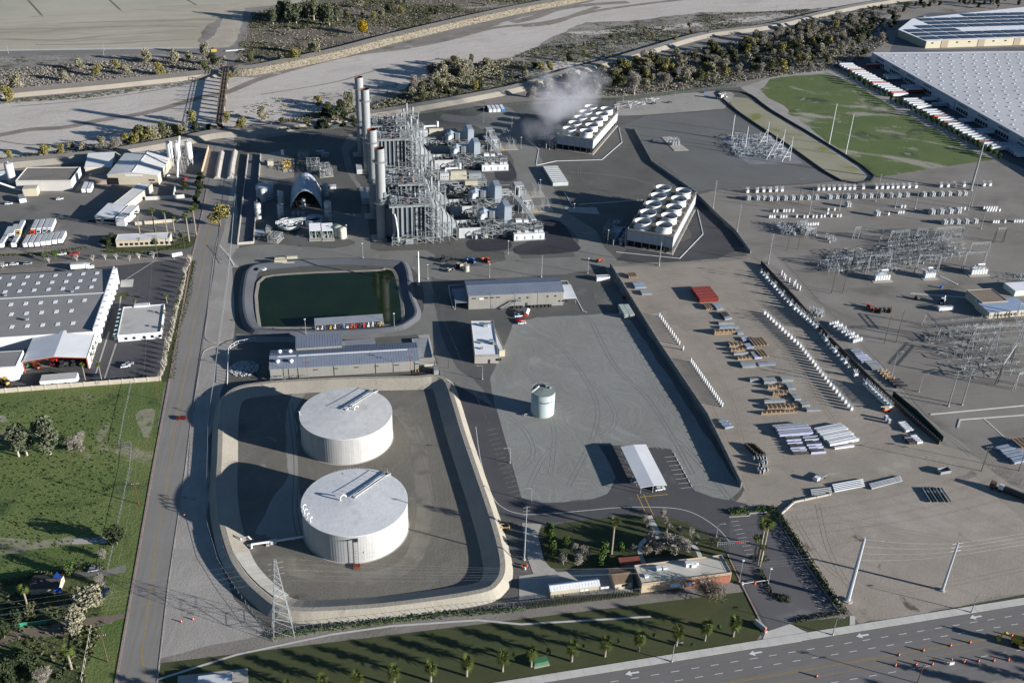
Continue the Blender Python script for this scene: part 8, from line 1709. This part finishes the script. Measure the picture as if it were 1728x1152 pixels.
# left truck lot
lot=[(14,408,'W',None),(24,404,'W','w'),(36,397,'W','y'),(60,396,'W','o'),(70,395,'W','w'),(80,394,'W','w'),(88,394,'W','w')]
cabs={'w':m_bwht,'y':m_yel,'o':m_org}; nmz={'w':'white','y':'yellow','o':'orange',None:'no'}
for i,(px,py,_,c) in enumerate(lot):
    t=make_trailer(14.5,m_bwht if i!=0 else m_fil,cabs.get(c)); tag(t,'white semi-trailer, %s cab, front row of the lot, %s from west'%(nmz[c],ORD(i)),'semi-trailer' ); t.location=g(px,py-6)+Vector((0,2,0)); t.rotation_euler=(0,0,-pi/2+.02)
KQ=Kind(make_trailer(12.5))
for i,(px,py) in enumerate(((4,415),(25,414),(44,414),(54,413.5),(64,413),(74,411.5),(83,410.5),(93,409),(103,407.5))): KQ.put(g(px,py)+Vector((1,1,0)),pi/2-.02,'white trailer, %s from the west in the row along the side street'%ORD(i),'trailers along the side street')
t=make_trailer(8,m_bwht,m_bwht); tag(t,'big white box truck parked beside the side street','box truck'); t.location=g(133,455); t.rotation_euler=(0,0,.05)
sheet('truck_lot',m_asph2,[(-200,300),(30,330),(130,325),(150,300),(185,300),(300,290),(345,260),(345,330),(333,380),(325,400),(290,412),(190,408),(160,418),(0,425),(-200,435)],2)
sheet('truck_lot',m_asph,[(150,452),(200,448),(320,436),(300,520),(278,570),(268,640),(150,650),(40,655),(-50,660),(-50,640),(140,610),(165,560),(198,460)],2.2)
sheet('lawn',m_lawn,[(172,428),(190,412),(290,410),(316,398),(330,400),(326,414),(316,420),(240,424)],4.5)
sheet('lawn',m_lawn,[(322,440),(330,440),(314,505),(296,590),(282,645),(268,643),(284,560),(306,470)],4.6); sheet('lawn',m_lawn,[(186,498),(218,492),(212,506),(186,510)],4.7); sheet('paving',m_walk,[(204,473),(226,471),(224,484),(203,485)],4.8); strip('painted_line',m_walk,[(204,477),(262,440)],.5,5)
for q in ([(176,640),(196,580)],[(196,575),(204,500)],[(160,636),(184,560)]): strip('kerb_line',m_conc,q,.8,5)
# equipment in the plant
tractor(750,441,m_dk,'dark orange telehandler north of the grey building',1.3,.1); tractor(797,443,m_blu,'blue boom lift with folded arm',1.1,2.2); tractor(822,442,m_org,'orange boom lift with folded arm',1.1,2.0); tractor(757,458,m_beige,'small yellow-white machine beside the lane',.8,.3); tractor(775,452,m_beige,'beige pump unit beside the cylindrical tank',1.2,.2)
vtank(787,457,1.7,3.6,'small cream tank beside the boom lifts',m_beige,.2); tractor(1010,442,m_org,'orange machine at the lane bend near the yard wall',.8,.4); tractor(1053,545-42,m_org,'small orange cart near the yard wall',.5,.4)
t=T('equipment_trailer','white canopied trailer with orange base beside the pickups','trailer',g(889,531),1.2); part('roof',B().add([(-3,-1.4,2),(3,-1.4,2),(3,0,2.8),(-3,0,2.8),(3,1.4,2),(-3,1.4,2)],[(0,1,2,3),(3,2,4,5)]),m_bwht,t); part('base',B().box((-1.6,0,.5),(3,2,1)),m_org,t); part('body',B().box((.8,0,.4),(3.4,2,1.5)),m_wht,t)
t=T('flatbed_truck','small white flatbed truck on the dirt track','truck',g(1383,808),.5); part('cab',B().box((-2.4,0,.6),(2,2,1.7)),m_bwht,t); part('bed',B().box((1.2,0,.9),(5,2.2,.4)),m_lgal,t)
for x in (-2.4,2.4):
    for y in (-1,1): part('wheel',B().tube((x,y-.2,.45),(x,y+.2,.45),.45,12),m_tire,t)
t=T('dump_bin','open grey steel bin on the dirt track','bin',g(1592,797),.1); b=B(); 
for c,d in (((0,1.4,.3),(5.5,.15,1.5)),((0,-1.4,.3),(5.5,.15,1.5)),((2.7,0,.3),(.15,2.8,1.5)),((-2.7,0,.3),(.15,2.8,1.5)),((0,0,.2),(5.5,2.8,.15))): b.box(c,d)
part('shell',b,m_gal,t)
t=T('tanker_truck','dark tanker truck with white tank end at the right edge','truck',g(1712,838),radians(131)); part('tank',B().tube((-8,0,2.2),(5,0,2.2),1.3,14),m_dk,t); part('tank_end',B().tube((5,0,2.3),(7,0,2.3),1.35,14),m_bwht,t); part('cab',B().box((9.4,0,.8),(2.4,2.4,2.4)),m_brn,t); part('chassis',B().box((0,0,.7),(18,2,.4)),m_dk,t)
for x in (-7,-5.6,6,9.2):
    for y in (-1,1): part('wheel',B().tube((x,y-.25,.5),(x,y+.25,.5),.5,12),m_tire,t)
for px,py,mm,l,s in ((1465,520,m_org,'orange and beige loader in the substation vehicles, western',1),(1474,526,m_org,'orange roller by the substation vehicles',.8),(1485,527,m_dk,'dark vehicle in the substation group, middle',1),(1500,526,m_brn,'brown vehicle in the substation group, eastern',1),(1545,505,m_dk,'small dark vehicle alone south of the transformers',.8),(1590,512,m_bwht,'white machine above the white tank trailer',1.3)): tractor(px,py,mm,l,s,R(0,1))
t=T('tank_trailer','long white tank trailer west of the control house','trailer',g(1594,524)); part('tank',B().box((0,0,.7),(9,2.4,2)),m_bwht,t); part('end_cap',B().box((4.6,0,.8),(.3,2.2,1.8)),m_wht,t)
for x in (-3,3): part('wheel',B().tube((x,-1.3,.5),(x,1.3,.5),.5,12),m_tire,t)
tractor(1724,1090,m_yel,'orange-yellow excavator at the avenue right edge',1.8,2.6,'excavator','excavator'); tractor(1215,167,m_bwht,'white machinery at the basin north corner',1.7,.4); 
t=T('yellow_bollard_frame','yellow pipe frame beside the bund','barrier',g(849,892)); b=B(); frame(b,[-2.4,2.4],[-1.2,1.2],[0,1.6],.14,False); part('frame',b,m_yel,t)
for i,(px,py) in enumerate(((880,957),(886,960),(889,955))): TM('water_drum',B().cyl(0,0,0,1.1,.4),m_bwht if i%2 else m_org,'small drum at the tall pole foot, %s of three'%ORD(i),'drum',g(px,py))
# traffic cones and barrels along the avenue
k7=3.273; C=[(1035,935),(1170,910),(1320,883),(1428,866),(1016,992),(1395,974),(1475,968),(1560,966),(1640,963),(1658,828),(1130,988),(1220,986),(582,1052)]
def make_cone():
    t=T('traffic_barrel','barrel','traffic cone'); part('base',B().box((0,0,0),(.9,.9,.1)),m_dk,t); part('body',B().cyl(0,0,.1,1.35,.42,.26,12),m_org,t); part('band',B().cyl(0,0,.65,.9,.37,.34,12),m_bwht,t); return t
KX=Kind(make_cone())
for i,(a,c) in enumerate(C): KX.put(g(1200+a/k7,820+c/k7)+Vector((0,0,.1)),0,'orange traffic barrel on the avenue, %s'%('%s from the west in the near line'%ORD(i) if i<4 else '%s of the far group'%ORD(i-4)),'orange barrels on the avenue')
for i,(px,py) in enumerate(((306,1049),(326,1045),(311,870))): KX.put(g(px,py),0,'white-orange cone on the pale strip east of the street, %s one'%ORD(i),scale=.7)
t=T('person','person in orange vest standing by the barrels on the avenue','person',g(1605,1117)); # worker, a few pixels tall
sk=bpy.data.meshes.new('body'); vs=[(0,0,.95),(0,0,1.25),(0,0,1.5),(0,0,1.62),(0,0,1.75),(.12,0,.9),(.14,.02,.5),(.14,0,.06),(-.12,0,.9),(-.14,-.05,.5),(-.15,-.02,.06),(.22,0,1.42),(.3,.02,1.15),(.28,.12,.92),(-.22,0,1.42),(-.3,.02,1.15),(-.28,.1,.92)]
sk.from_pydata(vs,[(0,1),(1,2),(2,3),(3,4),(0,5),(5,6),(6,7),(0,8),(8,9),(9,10),(2,11),(11,12),(12,13),(2,14),(14,15),(15,16)],[]); sk.materials.append(m_org); o=link('body',sk,t); md=o.modifiers.new('s','SKIN')
rr=[.15,.17,.13,.06,.11,.1,.075,.05,.1,.075,.05,.07,.05,.04,.07,.05,.04]
for v,r_ in zip(sk.skin_vertices[0].data,rr): v.radius=(r_,r_)
sk.skin_vertices[0].data[0].use_root=True; o.modifiers.new('u','SUBSURF').levels=1
part('hard_hat',B().lathe(0,0,[(.16,1.78),(.13,1.88),(.01,1.93)],12),m_bwht,t); part('vest',B().lathe(0,0,[(.2,1.0),(.22,1.2),(.23,1.4),(.12,1.5)],10),m_org,t)
TM('roadside_arrow_board',B().box((0,0,.4),(1.8,.4,1.2)),m_bwht,'small white sign board beside the person on the avenue','sign',g(1605,1122))
# kerb stops and stall lines
b=B()
for i in range(15):
    p=g(lerp(838,881,i/14),lerp(724,836,i/14)); b.box((p.x-2.6,p.y,.09),(5,.1,.02),.2)
struct('stall_lines',b,mat('faded_stall_paint','8a8674',None,s=1,fine=.2))
b=B(); P0_,P1_=g(1138,770),g(1166,822)
for i in range(8): p=P0_.lerp(P1_,i/7); b.box((p.x-2.4,p.y,.09),(4.6,.12,.02))
struct('stall_lines',b,m_white)
for i in range(8): p=P0_.lerp(P1_,i/7); TM('wheel_stop',B().box((.6,1.2,.1),(.35,1.8,.15)),m_bwht,'concrete wheel stop east of the carport, %s from the north'%ORD(i),'wheel stop',p,0,'wheel stops')
strip('road_line',m_white,smooth([(803,720),(812,780),(830,835),(850,857),(880,867),(920,867),(980,862),(1050,856),(1120,856),(1160,862),(1190,876),(1215,895),(1232,915)],5),.25,9)
strip('painted_line',m_yel,[(1075,834),(1092,870)],.3,9); strip('painted_line',m_yel,[(1086,834),(1103,870)],.3,9); strip('path',m_walk,[(1094,870),(1104,890),(1114,908)],3,9); strip('path',m_walk,smooth([(1090,958),(1082,940),(1080,922),(1090,910),(1110,905),(1135,906),(1160,914),(1175,926),(1182,940)]),1.8,9.2)
strip('path',m_walk,[(266,1146),(400,1104),(560,1070),(660,1056),(806,1046),(880,1053),(1098,1040)],.9,8)
b=B(); A0,A1_=g(1238,872),g(1262,940)
for i in range(9):
    p=g(lerp(1350,1408,i/8),lerp(945,1035,i/8)); b.box((p.x-2.6,p.y,.09),(4.6,.1,.02))
    p=g(lerp(1236,1262,i/8),lerp(880,935,i/8)); b.box((p.x+1,p.y,.09),(3.6,.1,.02))
struct('stall_lines',b,m_white)
kerb([(1305,864),(1355,945),(1418,1036)],'kerb',m_conc,.5,.2); kerb([(1228,935),(1246,974),(1290,1062)],'kerb',m_redc,.6,.2); kerb([(1230,872),(1264,870),(1266,866),(1305,862)],'kerb',m_conc,.4,.2)
t=T('sign_post','white monument box sign on a mound at the side street','sign',g(300,437)); part('sign_box',B().box((0,0,2),(6,1.2,2.2),.3),m_bwht,t); part('post',B().box((-2,0,0),(.3,.3,2)),m_lgal,t)
# rock-filled round outlet, pipe
t=T('rock_ring','round heap of pale stones west of the long building','rocks',g(412,622)); b=B()
for _ in range(420):
    a=R(0,6.28); d=7.2*R(0,1)**.5; s_=R(.3,.6); b.box((d*cos(a),d*sin(a),0),(s_,s_,s_),R(0,3))
part('stone',b,m_wht,t,kind='stuff')
t=T('drain_channel','black curved drain channel south of the long building','channel'); o=sweep([g(*p) for p in [(424,630),(450,648),(520,650),(640,641),(730,632)]],[(1,.15),(1,.5),(.7,.5),(.7,.2)]); part('channel_wall',o,m_blk,t); part('pipe',B().path([g(450,652,.6),g(500,650,.6),g(640,642,.6),g(733,633,.6)],.3),m_bwht,t)
t=T('float','small white boat-like float on the pond bank','float',g(445,459)+Vector((0,0,1.6))); part('hull',B().lathe(0,0,[(1.2,0),(1.9,.3),(1.9,.7),(1.2,.8)],16),m_bwht,t); part('well',B().cyl(0,0,.8,.85,1),m_gal,t)
t=T('generator_set','white generator set with yellow posts at the long building east end','generator',g(722,629)); part('slab',B().box((-1,0,0),(14,6,.2)),m_dk,t); part('enclosure',B().box((4,0,.2),(2.4,5,2.6)),m_lgal,t)
for k in range(8): part('post',B().cyl(-6+k*1.4,1.8 if k<6 else -1,0,1.1,.2,n=8),m_yel,t)
# river bridge
a,c=g(383,126),g(371,221); d=(c-a); L=d.length; ang=atan2(d.y,d.x); t=T('trestle_bridge','long brown timber trestle bridge over the dry river','bridge',a,ang)
part('deck',B().box((L/2,0,5.6),(L,5,.5)),mat('old_bridge_timber','6a6055','5b5146',s=.4,fine=.2),t)
for s_ in (-1,1): part('track_rail',B().box((L/2,s_*1,6.1),(L,.25,.2)),m_brn,t)
n_=14
for k in range(n_):
    x=L*(k+.5)/n_; b=B(); b.box((x,0,0),(.8,4.6,5.6)); part('pier',b,m_conc if k%3==0 else m_brn,t)
for s_ in (-1,1):
    b=B()
    for k in range(60): x=L*k/59; b.bar((x,s_*2.6,5.8),(x,s_*2.6,7.4),.12)
    for z in (7.4,6.6): b.bar((0,s_*2.6,z),(L,s_*2.6,z),.14)
    part('railing',b,m_brn,t)
b=B()
for k in range(2,10): 
    x=L*.08*k
    for s_ in (-2.4,2.4): b.bar((x,s_,6),(x+L*.04,s_,10.5),.2); b.bar((x+L*.04,s_,10.5),(x+L*.08,s_,6),.2)
    b.bar((x+L*.04,-2.4,10.5),(x+L*.04,2.4,10.5),.18)
part('truss',b,m_brn,t)
for i,(px,py) in enumerate(((175,92),(176,85),(14,90),(395,60))): pole(px,py,py-14,'small pale post beside the canal road, %s one'%ORD(i),'steel',0,.15)
t=T('road_barrier','yellow road machine at the canal road junction','machine',g(361,87)); part('body',B().box((0,0,0),(5,3,2.4)),m_yel,t); part('cab',B().box((-1,0,2.4),(2,2,1.4)),m_dk,t)
for i in range(7): TM('concrete_block',B().box((0,0,0),(2.4,1,1)),m_bwht,'white concrete block across the levee road, %s from the west'%ORD(i),'barrier',g(383+i*4.4,87-i*.4))

for i,(K_i,px,py) in enumerate(((0,1484,147),(1,1545,178))):
    p=g(px,py); t=T('truck_trailer','white trailer with red lettering, %s one beside the grass field'%('northern','southern')[i],'trailer',p+Vector((0,0,0)),-.03); part('box',B().box((0,0,1.15),(15,2.6,2.8)),m_bwht,t); part('wheel',B().tube((-6,-1.2,.5),(-6,1.2,.5),.5,12),m_tire,t); lettering('XTRA',1.9,ltr,t,(0,-1.33,1.9),(pi/2,0,0),bold=.03)
sheet('rock_pad',m_conc,[(951,350),(960,358),(1012,362),(1006,350)],6)

# trees and palms on the far side of the avenue
for i,(px,py) in enumerate(((1490,1112),(1525,1120),(1560,1128),(1600,1108),(1440,1140),(1650,1092),(1695,1120))):
    p=g(px,py)+Vector((40,-24,0)); PL.put((p.x,p.y,0),R(0,6),'palm on the far side of the avenue, %s one'%ORD(i),'palms across the avenue')
# stack the flush ground sheets, each a hair above the one below
for k,(l,i,o) in enumerate(sorted(LAY,key=lambda q:(q[0],q[1]))): o.location.z=.004+k*.0006
